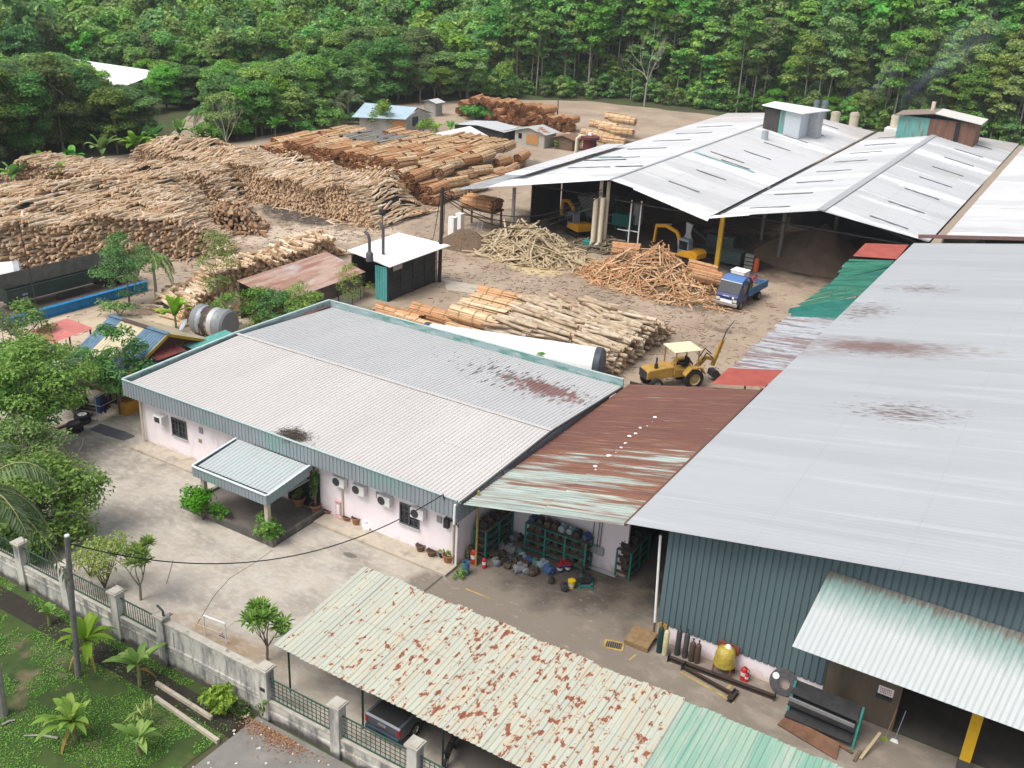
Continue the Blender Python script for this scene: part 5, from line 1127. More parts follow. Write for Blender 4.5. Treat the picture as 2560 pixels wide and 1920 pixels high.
TBLUE = Mt('truck_blue', (.012,.03,.14), .35, spec=.5).var(.15, 2).m; TBLU2 = simple('board_blue', (.05,.16,.32), .6, var=.3, scale=3); CHR = simple('chrome', (.6,.6,.6), .25, .8)
HEADL = simple('headlight_glass', (.6,.58,.45), .2); LAMPR = simple('red_lamp', (.35,.02,.02), .3)
tk = thing('flatbed_truck', 'small blue flatbed truck with side board raised, parked in the dirt yard', 'truck', (-27.35,88.6,0), PI-.1)
b = MB(); ext(b, [(.75,.55),(.75,2.1),(1.0,2.22),(1.85,2.2),(2.35,1.35),(2.5,1.1),(2.52,.55)], 1.9); b.build('cab', TBLUE, tk, bevel=.06)
b = MB(); b.slab([(-.86,1.9,2.12),(.86,1.9,2.12),(.9,2.37,1.38),(-.9,2.37,1.38)], .015, dirn=(0,.55,.35)); b.build('windscreen', DRK, tk)
b = MB()
for s in (-1,1): b.slab([(s*.955,.95,1.4),(s*.955,1.95,1.4),(s*.955,1.7,2.02),(s*.955,.95,2.02)], .012, dirn=(s,0,0))
b.build('side_window', DRK, tk)
b = MB(); ext(b, [(1.0,2.2),(1.95,2.21),(1.35,2.5),(.95,2.52)], 1.75); b.build('wind_deflector', simple('deflector_blue', (.08,.17,.38), .4), tk, bevel=.04)
b = MB(); b.box((0,1.93,2.2), (1.8,.05,.05)); b.build('white_stripe', WHITE, tk)
for s in (-1,1):
    b = MB(); b.box((s*.72,2.53,.86), (.34,.05,.22)); b.build('headlight', HEADL, tk, bevel=.02)
    b = MB(); b.bar((s*.95,2.1,1.6),(s*1.25,2.25,1.75),.03,.03); b.box((s*1.25,2.27,1.72), (.1,.06,.34)); b.build('mirror', STEEL, tk)
b = MB(); b.box((0,2.55,.55), (1.95,.16,.26)); b.build('bumper', CHR, tk, bevel=.03)
b = MB(); b.box((0,2.54,.78), (1.0,.04,.2)); b.build('grille', WHITE, tk); b = MB(); b.box((-.55,2.535,1.1), (.16,.02,.16)); [b.box((.05+.11*k-.2,2.53,1.16), (.07,.02,.08)) for k in range(5)]; b.build('badge_lettering', WHITE, tk)
b = MB(); b.box((0,-.95,.72), (.9,3.6,.16)); b.build('chassis', STEEL, tk)
b = MB(); b.box((0,-1.05,.92), (2.05,3.55,.1)); b.build('bed_floor', BROWNM, tk)
b = MB(); b.box((-1.06,-1.05,1.22), (.07,3.6,.6)); b.build('side_board', TBLU2, tk); b = MB(); b.box((1.06,-1.05,1.15), (.07,3.6,.45)); b.build('side_board', TBLU2, tk); b = MB(); b.box((0,-2.86,1.15), (2.05,.06,.45)); b.build('tail_board', TBLU2, tk)
b = MB(); b.box((0,.68,1.5), (2.0,.08,1.1)); b.bar((-1,.66,2.4),(1,.66,2.4),.09,.09); [b.bar((s,.66,.95),(s,.66,2.45),.09,.09) for s in (-1,-.35,.35,1)]; b.build('headboard', STEEL, tk)
for s in (-1,1): wheel(tk, s*.82, 1.75, .38, .24); wheel(tk, s*.74, -1.7, .38, .44)
b = MB(); RG = np.random.default_rng(5); 
for k in range(90): b.bar((RG.uniform(-.9,.9),RG.uniform(-2.7,.2),1.0+RG.random()*.15),(RG.uniform(-.9,.9),RG.uniform(-2.7,.2),1.05+RG.random()*.15),.03,.02,0,RG.random())
b.build('straw_scraps', simple('straw', (.4,.33,.16), .9), kind='stuff', label='straw and bark scraps scattered on the bed of the blue truck', cat='straw', loc=(-27.35,88.6,.17)).rotation_euler = (0,0,PI-.1)
# white tub on the bed
tk.scale = (1.17,1.17,1.17)
def onT(x, y, z):
    x, y, z = x*1.17, y*1.17, z*1.17; c, s = math.cos(PI-.1), math.sin(PI-.1)
    return (-27.35+c*x-s*y, 88.6+s*x+c*y, z)
b = MB(); b.box((0,0,.95), (1.3,1.15,1.9), taper=1.06); b.box((0,0,1.93), (1.5,1.3,.08)); b.build('white_tub', WHITE, loc=onT(.25,-.05,1.0), bevel=.05, label='white plastic tub on the bed behind the blue truck cab', cat='tub').rotation_euler = (0,0,PI-.1)
# person: one continuous skinned body
def person(name, label, loc, rz, verts, edges, radii, clothes):
    t = thing(name, label, 'person', loc, rz); me = bpy.data.meshes.new('body'); me.from_pydata(verts, edges, []); o = bpy.data.objects.new('body', me); COL.objects.link(o); o.parent = t
    o.modifiers.new('skin', 'SKIN'); 
    for i, r_ in enumerate(radii): me.skin_vertices[0].data[i].radius = (r_, r_)
    me.skin_vertices[0].data[0].use_root = True; s = o.modifiers.new('sub', 'SUBSURF'); s.levels = 1; s.render_levels = 2; me.materials.append(clothes); return t
m = Mt('work_clothes', (.5,.04,.07), .8); z = m.axis(2); m.over((.05,.05,.07), m.ramp(z, .93, .88)); x_ = m.axis(1); SHIRT = m.m
V_ = [(0,0,.9),(0,.12,1.12),(0,.3,1.3),(0,.42,1.38),(0,.52,1.42),(0,.60,1.40),(.18,.28,1.3),(.26,.42,1.05),(.2,.6,.9),(-.18,.28,1.3),(-.26,.42,1.05),(-.2,.6,.9),(.1,0,.85),(.12,.04,.48),(.12,-.02,.06),(.12,.1,.04),(-.1,0,.85),(-.12,.04,.48),(-.12,-.02,.06),(-.12,.1,.04)]
E_ = [(0,1),(1,2),(2,3),(3,4),(4,5),(2,6),(6,7),(7,8),(2,9),(9,10),(10,11),(0,12),(12,13),(13,14),(14,15),(0,16),(16,17),(17,18),(18,19)]
R_ = [.15,.16,.17,.07,.11,.10,.07,.05,.045,.07,.05,.045,.1,.07,.05,.05,.1,.07,.05,.05]
pp = person('person', 'person in a red shirt bending over on the bed of the blue truck', onT(-.7,-.25,1.2), PI-.1+1.2, V_, E_, R_, SHIRT)
b = MB(); b.lathe([(0,1.56),(.07,1.54),(.11,1.47),(.1,1.40)], (0,.54,0), 10); b.build('hair', simple('dark_hair', (.02,.015,.012), .8), pp, smooth=50)
b = MB()
for s in (-1,1):
    for k in range(5): b.tube([(s*(.17+.022*k),.62,.88),(s*(.165+.022*k),.655,.83),(s*(.165+.02*k),.645,.80-.012*(k in(1,2,3)))], [.012,.011,.008], 5)
    b.lathe([(0,.80),(.045,.83),(.05,.88),(.03,.93)], (s*.21,.61,0), 8)
b.lathe([(.06,1.30),(.085,1.36),(.08,1.42),(.0,1.46)], (0,.61,0), 10); b.build('skin', simple('skin', (.3,.16,.1), .6), pp, smooth=50)
# excavators
EXY = Mt('excavator_yellow', (.68,.33,.015), .4).var(.12, 2).m
def excavator(label, loc, rz, reach, flip=1, boomlift=1.0):
    t = thing('excavator', label, 'excavator', loc, rz)
    for s in (-1,1):
        b = MB(); b.slab([(s*.75-.2, y, z) for y, z in ((-1.2,.1),(-1.35,.3),(-1.2,.55),(1.2,.55),(1.35,.3),(1.2,.1))], .4, dirn=(1,0,0)); b.build('track', BLACK, t, bevel=.04)
    b = MB(); b.cyl((0,0,.45),(0,0,.75),.5,n=16); b.build('slew_ring', STEEL, t)
    b = MB(); b.slab([(-.95,y,z) for y,z in ((-1.55,.8),(-1.6,1.35),(-1.2,1.65),(.25,1.5),(1.0,1.0),(1.0,.75))], 1.9, dirn=(1,0,0)); b.build('body', EXY, t, bevel=.08)
    b = MB(); b.box((-.47,.25,1.9), (.92,1.35,1.5), taper=.9); b.build('cab', simple('cab_blue_grey', (.16,.21,.25), .4), t, bevel=.06)
    b = MB(); b.box((-.47,.86,1.95), (.7,.06,1.0)); b.box((-.92,.25,2.0), (.06,1.0,.9)); b.box((0.0,.25,2.0), (.05,1.0,.9)); b.build('cab_glass', DRK, t)
    B0 = np.array([.2,.9,1.1]); B1 = np.array([.2,1.9,2.9*boomlift]); B2 = np.array([.2,reach*.72,3.25*boomlift]); B3 = np.array([.2,reach,3.0*boomlift])
    b = MB(); b.bar(B0,B1,.28,.34); b.bar(B1,B2,.28,.34); b.bar(B2,B3,.26,.3); b.build('boom', EXY, t, bevel=.02)
    b = MB(); b.bar((.355,B1[1]+.4,B1[2]+.05*boomlift),(.355,B2[1]-.2,B2[2]-.06),.02,.2); b.build('boom_lettering', WHITE, t)
    S1 = B3+np.array([0,.15,-1.9]); b = MB(); b.bar(B3+[0,0,.1],S1,.22,.28); b.build('stick', EXY, t, bevel=.02)
    b = MB(); b.bar((.2,1.5,1.2),(.2,1.75,2.4),.12,.12); b.bar(B2+[0,-.6,.3],B3+[0,.1,.15],.1,.1); b.build('hydraulic_ram', CHR, t)
    b = MB(); b.slab([(-.15,S1[1]+y,S1[2]+z) for y,z in ((-.1,.1),(.15,.05),(.1,-.5),(-.25,-.75),(-.5,-.5),(-.3,-.4))], .7, dirn=(1,0,0)); b.build('grapple_bucket', STEEL, t); return t
q = U(1700,662); excavator('yellow mini excavator behind the orange offcut heap', (q[0]+.4,q[1]+1.2,0), 1.35, 4.6)
q = U(1435,592); excavator('yellow mini excavator under the white shed roof behind the branch heap', (q[0],q[1]+.8,0), 1.0, 4.2)
# wheel loader / backhoe
LDY = Mt('loader_mustard', (.42,.25,.05), .6).var(.25, 2).stain((.14,.10,.06), 3, .55, .72, amt=.7).m
ld = thing('backhoe_loader', 'old mustard yellow backhoe loader with a flat cream canopy behind the rusty roof', 'loader', (-24.6,66.6,0), PI-.42-.25)
b = MB(); ext(b, [(.5,.9),(.5,1.75),(2.6,1.6),(2.75,1.4),(2.75,.9)], 1.25); b.build('bonnet', LDY, ld, bevel=.06)
b = MB(); b.box((0,2.78,1.2), (1.1,.06,.6)); b.build('radiator_grille', STEEL, ld)
b = MB(); ext(b, [(-1.4,.8),(-1.4,1.4),(-.3,1.35),(.5,1.5),(.5,.8)], 1.1); b.build('body', LDY, ld, bevel=.04)
b = MB(); b.box((0,-.35,3.0), (1.9,2.3,.09)); b.build('canopy', simple('canopy_cream', (.72,.66,.42), .6), ld, bevel=.03)
for x_, y_ in ((-.85,.6),(.85,.6),(-.85,-1.3),(.85,-1.3)):
    b = MB(); b.bar((x_,y_,1.2),(x_,y_,2.97),.08,.08); b.build('canopy_post', LDY, ld)
b = MB(); b.box((0,-.6,1.6), (.55,.5,.15)); b.box((0,-.85,1.9), (.55,.12,.6)); b.build('seat', BLACK, ld, bevel=.03)
b = MB(); b.lathe([(.2,1.95),(.22,1.97),(.2,1.99)], (0,.05,0), 14); b.cyl((0,.2,1.5),(0,.05,1.97),.03); b.build('steering_wheel', BLACK, ld)
b = MB(); b.cyl((-.3,1.9,1.6),(-.3,1.9,2.5),.07); b.cyl((-.3,1.9,1.65),(-.3,1.9,2.0),.14); b.build('exhaust', STEEL, ld)
for s in (-1,1):
    wheel(ld, s*.95, -1.0, .78, .5, simple('tan_rim',(.35,.27,.13),.7)); wheel(ld, s*.8, 2.0, .5, .35)
    b = MB(); b.slab([(s*.95-.27,y,z) for y,z in ((-1.9,1.2),(-1.5,1.72),(-.6,1.72),(-.15,1.2),(-.15,1.1),(-.65,1.62),(-1.45,1.62),(-1.85,1.1))], .54, dirn=(1,0,0)); b.build('mudguard', LDY, ld)
b = MB(); b.bar((0,-1.5,1.0),(0,-2.4,2.0),.25,.3); b.bar((.1,-2.4,2.0),(.1,-3.2,1.7),.2,.25); b.build('boom', LDY, ld)
b = MB(); b.bar((.1,-3.2,1.2),(.1,-3.8,3.2),.22,.26); b.build('dipper', LDY, ld); b = MB(); b.tube([(.1,-3.8,3.2),(.1,-4.05,4.0),(.1,-4.6,4.7)], [.05,.045,.03], 6); b.build('hose', STEEL, ld)
b = MB(); b.tube([(.25,-2.0,1.9),(.3,-2.5,2.6),(.3,-3.1,2.1)], .05, 6); b.tube([(-.25,-2.0,1.9),(-.3,-2.3,2.5),(-.3,-2.9,2.0)], .05, 6); b.build('hydraulic_hose', BLACK, ld)
b = MB(); b.slab([(-.3,y,z) for y,z in ((-3.1,.9),(-3.5,.9),(-4.0,.3),(-3.6,.1),(-3.0,.45))], .7, dirn=(1,0,0)); b.build('bucket', STEEL, ld)
# pickup under the carport
PKS = Mt('pickup_silver', (.13,.14,.16), .3, .5, .5).m
pk = thing('pickup_truck', 'silver grey pickup truck parked under the rusty cream carport', 'pickup', (-19.7,27.4,0), -.02)
b = MB(); ext(b, [(-2.45,.5),(-2.5,1.05),(-2.42,1.12),(-1.0,1.12),(-.98,1.1),(.9,1.1),(1.2,1.08),(2.35,.95),(2.5,.75),(2.48,.45)], 1.78); b.build('body', PKS, pk, bevel=.07)
b = MB(); ext(b, [(-1.0,1.1),(-.75,1.75),(.35,1.75),(1.05,1.12)], 1.55); b.build('cabin', PKS, pk, bevel=.08)
b = MB(); b.box((0,-1.72,1.13), (1.5,1.35,.03)); b.build('bed_cover', BLACK, pk); b = MB(); b.slab([(-.66,-.99,1.18),(.66,-.99,1.18),(.6,-.79,1.68),(-.6,-.79,1.68)], .02, dirn=(0,-1,.3)); b.build('rear_window', DRK, pk)
b = MB(); b.box((0,-2.47,.5), (1.74,.16,.2)); b.build('rear_bumper', simple('dark_bumper',(.03,.05,.08),.5), pk, bevel=.04); b = MB(); b.box((0,-2.505,.88), (.42,.02,.1)); b.build('tailgate_handle', CHR, pk)
b = MB(); b.box((0,-2.56,.52), (.5,.02,.12)); b.build('number_plate', BLACK, pk)
for s in (-1,1):
    b = MB(); b.box((s*.82,-2.43,.88), (.15,.14,.36)); b.build('tail_light', LAMPR, pk, bevel=.03); wheel(pk, s*.78, -1.45, .37, .24, CHR); wheel(pk, s*.78, 1.5, .37, .24, CHR)
    b = MB(); b.box((s*1.0,.75,1.15), (.2,.1,.16)); b.build('mirror', PKS, pk, bevel=.03)
mb = thing('motorcycle', 'motorcycle barely showing under the carport behind the silver pickup', 'motorcycle', (-17.0,25.8,0), .3)
wheel(mb, 0,.62,.29,.1,CHR); wheel(mb, 0,-.62,.29,.1,CHR); b = MB(); b.bar((0,-.5,.55),(0,.45,.7),.18,.26); b.bar((0,.62,.3),(0,.4,1.0),.08,.08); b.bar((-.3,.4,1.0),(.3,.4,1.0),.04,.04); b.build('frame', STEEL, mb); b = MB(); b.box((0,-.3,.75), (.22,.6,.1)); b.build('seat', BLACK, mb, bevel=.03)
# white car under the tree
wc = thing('car', 'white car parked half hidden under the big tree by the tyres', 'car', (-58.6,35.6,0), -1.25)
CARW = simple('car_white', (.78,.78,.78), .25, spec=.5, var=0)
b = MB(); ext(b, [(-2.2,.4),(-2.25,.8),(-1.7,.95),(.8,.95),(2.0,.8),(2.2,.6),(2.15,.4)], 1.7); b.build('body', CARW, wc, bevel=.1)
b = MB(); ext(b, [(-1.75,.92),(-1.35,1.42),(.1,1.45),(.85,.95)], 1.45); b.build('cabin', CARW, wc, bevel=.08); b = MB(); b.slab([(-.6,.2,1.43),(.6,.2,1.43),(.65,.82,1.0),(-.65,.82,1.0)], .015, dirn=(0,.6,.7)); b.build('windscreen', DRK, wc)
b = MB(); [b.slab([(s*.735,-1.2,1.02),(s*.735,.5,1.02),(s*.73,.05,1.36),(s*.73,-1.1,1.36)], .012, dirn=(s,0,0)) for s in (-1,1)]; b.build('side_window', DRK, wc)
for s in (-1,1):
    for y_ in (-1.35,1.35): wheel(wc, s*.76, y_, .31, .2, CHR)
    b = MB(); b.box((s*.6,2.1,.72), (.35,.14,.14)); b.build('headlight', HEADL, wc, bevel=.03)
q = U(92,1010); cr = thing('white_van', 'white van roof glimpsed through the leaves behind the white car', 'van', (q[0]-1.6,q[1]+3.4,0), -1.3)
b = MB(); ext(b, [(-2.2,.45),(-2.2,1.85),(-1.9,1.95),(1.2,1.95),(1.9,1.1),(2.3,.95),(2.3,.45)], 1.7); b.build('body', CARW, cr, bevel=.1); [wheel(cr, s*.75, y_, .33, .2) for s in (-1,1) for y_ in (-1.4,1.45)]
b = MB(); b.slab([(-.7,1.3,1.85),(.7,1.3,1.85),(.75,1.85,1.15),(-.75,1.85,1.15)], .015, dirn=(0,.8,.6)); b.build('windscreen', DRK, cr)
# orange forklift
q = U(168,1024); fk = thing('forklift', 'small orange forklift partly hidden by a shrub near the tyres', 'forklift', (q[0],q[1]+.5,0), -1.2); FKO = simple('forklift_orange', (.55,.13,.02), .5)
b = MB(); ext(b, [(-1.0,.35),(-1.1,.9),(-.6,1.1),(.2,.75),(.7,.7),(.7,.35)], 1.0); b.build('body', FKO, fk, bevel=.06)
for x_ in (-.42,.42):
    for y_ in (-.6,.5): b = MB(); b.bar((x_,y_,.8),(x_,y_*.8,1.95),.06,.06); b.build('guard_post', STEEL, fk)
b = MB(); b.box((0,-.05,1.98), (1.0,1.2,.06)); b.build('overhead_guard', STEEL, fk); b = MB(); b.box((0,-.35,1.1), (.5,.5,.12)); b.box((0,-.6,1.35), (.5,.1,.45)); b.build('seat', BLACK, fk, bevel=.03)
for s in (-1,1):
    b = MB(); b.bar((s*.3,.8,.1),(s*.3,.8,2.1),.1,.1); b.build('mast_rail', STEEL, fk); b = MB(); b.box((s*.25,1.3,.12), (.12,1.0,.05)); b.build('fork', STEEL, fk); wheel(fk, s*.5, .5, .3, .2); wheel(fk, s*.45, -.7, .25, .18)
# long dark green trailer
TGR = Mt('trailer_green', (.035,.055,.045), .6).var(.3, 1).m; TIN = simple('trailer_inside', (.2,.18,.155), .9, var=.3, scale=1.5)
P0, P1 = U(20,770), U(400,668); dr = (P1-P0)[:2]; dr = np.array([.06,1.0]); dr /= np.linalg.norm(dr); ang = math.atan2(-dr[0], dr[1])
tl = thing('lorry_trailer', 'long dark green open-topped lorry trailer on the road by the log stack', 'trailer', (-74.9,51.6,0), ang); L = 12.5
b = MB(); b.box((1.22,0,1.85), (.07,L,1.05)); b.box((-1.22,0,1.95), (.07,L,1.25)); b.box((0,-L/2+.04,1.85), (2.38,.07,1.0)); b.box((0,L/2-.04,1.85), (2.38,.07,1.0)); b.box((0,0,1.33), (2.37,L-.16,.1)); b.build('side_panels', TGR, tl)
b = MB(); b.box((-1.17,0,2.35), (.03,L-.2,1.3)); [b.box((-1.13,-L/2+.5+k*.82,2.35), (.06,.07,1.35)) for k in range(15)]; b.build('stake_side', TIN, tl)
b = MB(); b.box((.5,0,1.13), (.16,L*.95,.25)); b.box((-.5,0,1.13), (.16,L*.95,.25)); b.box((1.0,-.5,.75), (.12,2.6,.5)); b.build('chassis', STEEL, tl)
for s in (-1,1):
    for y_ in (-4.6,3.4,4.6): wheel(tl, s*.98, y_, .5, .38, simple('dusty_rim',(.25,.22,.18),.8)); 
    b = MB(); b.slab([(s*1.0-.2,-4.6+y,z) for y,z in ((-.75,.6),(-.5,1.08),(.5,1.08),(.75,.6),(.7,.6),(.45,1.02),(-.45,1.02),(-.7,.6))], .4, dirn=(1,0,0)); b.build('mudguard', STEEL, tl)
b = MB(); [b.box((1.262,-4.9+.12*k,1.75-.3*r_), (.01,.08,.16)) for k in range(4 if True else 0) for r_ in (0,1)]; b.build('lettering', simple('pale_lettering',(.4,.42,.4),.7), tl)
tc = thing('lorry_cab', 'red lorry cab at the very edge, coupled to the dark green trailer', 'lorry', (-75.6,43.4,0), ang+PI); b = MB(); ext(b, [(-1,.6),(-1,2.6),(.6,2.6),(1.0,1.6),(1.05,.6)], 2.3); b.build('cab', simple('lorry_red',(.35,.04,.05),.4), tc, bevel=.08)
b = MB(); b.slab([(-1,.66,2.5),(1,.66,2.5),(1.02,.97,1.7),(-1.02,.97,1.7)], .02, dirn=(0,.9,.35)); b.build('windscreen', DRK, tc); [wheel(tc, s*.95, .2, .5, .3) for s in (-1,1)]; b = MB(); [b.box((.9-.35*k,-1.02,2.0), (.2,.03,.6)) for k in range(3)]; b.build('rear_stripes', WHITE, tc)
# ================================================================ tanks, huts, poles and yard structures
def tank(name, label, cat, a, c, r, mat, bands=(), endm=None, legs=True, capm=None):
    a, c = np.array(a, float), np.array(c, float); t = thing(name, label, cat, ((a+c)/2*[1,1,0]).tolist()); o = (a+c)/2*[1,1,0]; b = MB(); b.cyl(a-o, c-o, r, n=36); b.build('shell', mat, t, smooth=40)
    d = (c-a)/np.linalg.norm(c-a)
    for p, s in ((a,-1),(c,1)):
        b = MB(); p = p-o; b.tube([p-d*s*.45, p+d*s*.02], r*1.03, 36); b.tube([p+d*s*.02, p+d*s*.18], [r*1.03,r*.9], 36); b.build('end_ring', endm or STEEL, t, smooth=30)
    if bands:
        for f, w_, mt in bands: b = MB(); p = lerp(a-o, c-o, f); b.tube([p-d*w_/2, p+d*w_/2], r*1.015, 36); b.build('band', mt, t, smooth=40)
    for f in (.15,.5,.85)[:3 if legs else 0]: p = lerp(a-o, c-o, f); b = MB(); b.box((p[0],p[1],(p[2]-r)/2+.15), (.4,r*1.5,max(.1,p[2]-r)+.3)); b.build('saddle', BROWNM, t)
    return t
tank('treatment_cylinder', 'long white horizontal cylinder with dark end rings behind the office parapet', 'tank', U(1062,846,1.7), U(1502,912,1.7), 1.25, WHITE, endm=simple('blue_grey_ring',(.06,.07,.09),.5))
tank('storage_tank', 'white cylindrical tank with a red end at the left edge behind the trailer', 'tank', (-84.5,40.5,1.6), (-79.0,49.8,1.5), 1.35, WHITE, endm=GALV)
tank('steel_drum_tank', 'dull steel drum tank with a rusty band beside the banana clump', 'tank', U(499,797,1.35), U(571,813,1.35), 1.2, simple('dull_steel',(.27,.29,.3),.55,.3,var=.25,scale=2), bands=((.42,.75,Mt('burnt_band',(.08,.055,.045),.8).var(.4,2).m),(.6,.6,simple('bright_band',(.5,.5,.48),.45,.3)),(.25,.5,simple('grey_band',(.3,.33,.35),.5,.3))), endm=simple('grey_end',(.2,.215,.22),.6))
# weighbridge beam
WB = simple('weighbridge_blue', (.015,.19,.42), .5, var=.15, scale=1.5); wb = thing('weighbridge', 'bright blue weighbridge edge beam lying along the road', 'weighbridge', (-71.9,50.2,0), ang)
b = MB(); b.box((0,0,.45), (.16,13.5,.7)); b.box((0,0,.82), (.42,13.5,.06)); b.box((0,0,.1), (.42,13.5,.06)); [b.box((.1,-6.3+k*1.05,.45), (.08,.07,.66)) for k in range(13)]; b.build('beam', WB, wb)
b = MB(); b.box((-2.6,0,.3), (4.8,13.2,.12)); b.build('deck', simple('weighbridge_deck',(.2,.17,.14),.9,var=.3,scale=1), wb)
# red small roof at far left
rr = thing('red_roofed_shelter', 'small shelter with a faded red roof among the left trees', 'shelter', (-63.5,42.0,0)); b = MB(); c = [U(115,825,2.6),U(185,800,2.6),U(200,835,2.4),U(110,868,2.4)]
b.corr((-64.6,40.6,2.5),(-64.6,44.0,2.6),(-61.6,44.0,2.5),(-61.6,40.6,2.4),.25,.03,prof='sin'); b.build('roof', Mt('faded_red',(.5,.17,.15),.7).var(.2,1).m, rr, world=True); 
for x_ in (-64.4,-61.8):
    for y_ in (40.8,43.8): b = MB(); b.box((x_,y_,1.25),(.1,.1,2.5)); b.build('post', BROWNM, rr, world=True)
# colourful canteen house left of the office
hs_ = thing('canteen_house', 'wooden house with a striped blue and cream gable roof and yellow trim behind the office', 'house', (-55,44,0)); RB = simple('blue_roof_sheet',(.11,.19,.27),.6,var=.3,scale=2); RC = Mt('cream_roof_sheet',(.55,.47,.32),.6).var(.25,1.2).m
gx0, gx1, gz = -58.2, -52.3, 4.55; yr = 43.0
b = MB(); n = 5
segs = [(0,.22,0),(.22,.62,1),(.62,1,0)]
for a_, c_, mm in segs: b.corr((gx0+(gx1-gx0)*a_,yr-4.3,2.35),(gx0+(gx1-gx0)*c_,yr-4.3,2.35),(gx0+(gx1-gx0)*c_,yr,gz),(gx0+(gx1-gx0)*a_,yr,gz),.25,.03,mat=mm)
b.corr((gx0,yr+4.2,2.75),(gx1,yr+4.2,2.75),(gx1,yr,gz),(gx0,yr,gz),.25,.03,mat=1); b.build('roof', [RB,RC], hs_, world=True)
b = MB(); b.bar((gx0,yr,gz+.04),(gx0+(gx1-gx0)*.22,yr,gz+.04),.35,.05,1); b.bar((gx0+(gx1-gx0)*.22,yr,gz+.04),(gx0+(gx1-gx0)*.66,yr,gz+.04),.4,.05,0); b.bar((gx0+(gx1-gx0)*.66,yr,gz+.04),(gx1,yr,gz+.04),.35,.05,1); b.build('ridge_cap', [simple('brown_ridge',(.09,.06,.05),.8),RB], hs_, world=True)
b = MB(); b.bar((gx1+.02,yr-4.35,2.26),(gx1+.02,yr,gz-.06),.06,.2); b.bar((gx1+.02,yr,gz-.06),(gx1+.02,yr+4.2,2.66),.06,.2); b.build('barge_board', simple('ochre_trim',(.5,.27,.03),.6), hs_, world=True)
b = MB(); b.slab([(gx1-.55,yr-2.6,0),(gx1-.55,yr+3.8,0),(gx1-.55,yr+3.8,2.7),(gx1-.55,yr,gz-.15),(gx1-.55,yr-2.6,2.95)], .12, dirn=(-1,0,0)); b.box((-55.3,yr-2.55,1.35),(5,.1,2.7)); b.box((-55.3,yr+3.75,1.3),(5,.1,2.6)); b.box((-57.9,yr+.6,1.3),(.1,6.2,2.6)); b.build('wall', simple('brown_plank_wall',(.15,.07,.04),.8,var=.3,scale=3), hs_, world=True)
b = MB(); b.corr((gx1-.5,yr-3.1,3.1),(gx1-.5,yr+1.2,3.1),(gx1+2.4,yr+1.2,2.85),(gx1+2.4,yr-3.1,2.85),.25,.03,prof='sin'); b.build('teal_awning', simple('teal_awning_sheet',(.06,.28,.25),.5,var=.2), hs_, world=True)
b = MB(); b.corr((gx1-.5,yr-1.6,3.5),(gx1-.5,yr+.9,3.5),(gx1+.6,yr+.9,3.25),(gx1+.6,yr-1.6,3.25),.25,.03,prof='sin'); b.build('red_awning', simple('dark_red_sheet',(.2,.05,.045),.7,var=.3), hs_, world=True)
b = MB(); b.corr((gx1-.3,yr+1.5,3.2),(gx1-.3,yr+5.4,3.2),(gx1+2.9,yr+5.4,2.95),(gx1+2.9,yr+1.5,2.95),.25,.03,prof='sin'); b.build('teal_awning', simple('teal_awning_two',(.10,.33,.29),.5,var=.3), hs_, world=True)
b = MB(); b.corr((gx1+1.0,yr+3.6,3.35),(gx1+1.0,yr+6.6,3.35),(gx1+3.3,yr+6.6,3.15),(gx1+3.3,yr+3.6,3.15),.25,.03,prof='sin'); b.build('red_awning', Mt('faded_red_two',(.48,.16,.14),.6).var(.3,1).m, hs_, world=True)
b = MB(); b.box((-52.6,39.9,.45),(.9,2.2,.9)); b.build('counter', simple('ochre_counter',(.5,.25,.03),.6), hs_, world=True)
sdh = thing('satellite_dish', 'small grey satellite dish on the cream roof edge', 'satellite dish', (-54.5,47.6,2.75), -.6); b = MB(); b.lathe([(0,.0),(.2,.02),(.38,.07),(.5,.13)], (0,0,.6), 20); o = b.build('dish', GALV, sdh, smooth=60); o.rotation_euler = (.9,0,0); o.location = (0,-.5,.3); b = MB(); b.cyl((0,0,-.1),(0,.0,.7),.03); b.build('mast', STEEL, sdh)
lt = thing('laundry_table', 'cluttered drying spot with dark clothes beside the steel drum tank', 'laundry', (-53.2,52.9,0)); b = MB(); [b.bar((x_,y_,0),(x_,y_,1.5),.05,.05) for x_ in (-1,1) for y_ in (-.5,.5)]; b.bar((-1,-.5,1.5),(1,-.5,1.5),.05,.05); b.bar((-1,.5,1.5),(1,.5,1.5),.05,.05); b.build('frame', WHITE, lt)
for k, (c_, x_) in enumerate((((.02,.02,.025),-.5),((.3,.02,.03),.1),((.6,.6,.6),.55),((.03,.03,.05),-.05))): b = MB(); b.slab([(x_,-.55,1.48),(x_+.45,-.55,1.48),(x_+.4,-.7,.7),(x_+.05,-.65,.75)], .03, dirn=(0,1,0)); b.build('cloth', simple('cloth_%d' % k, c_, .9), lt)
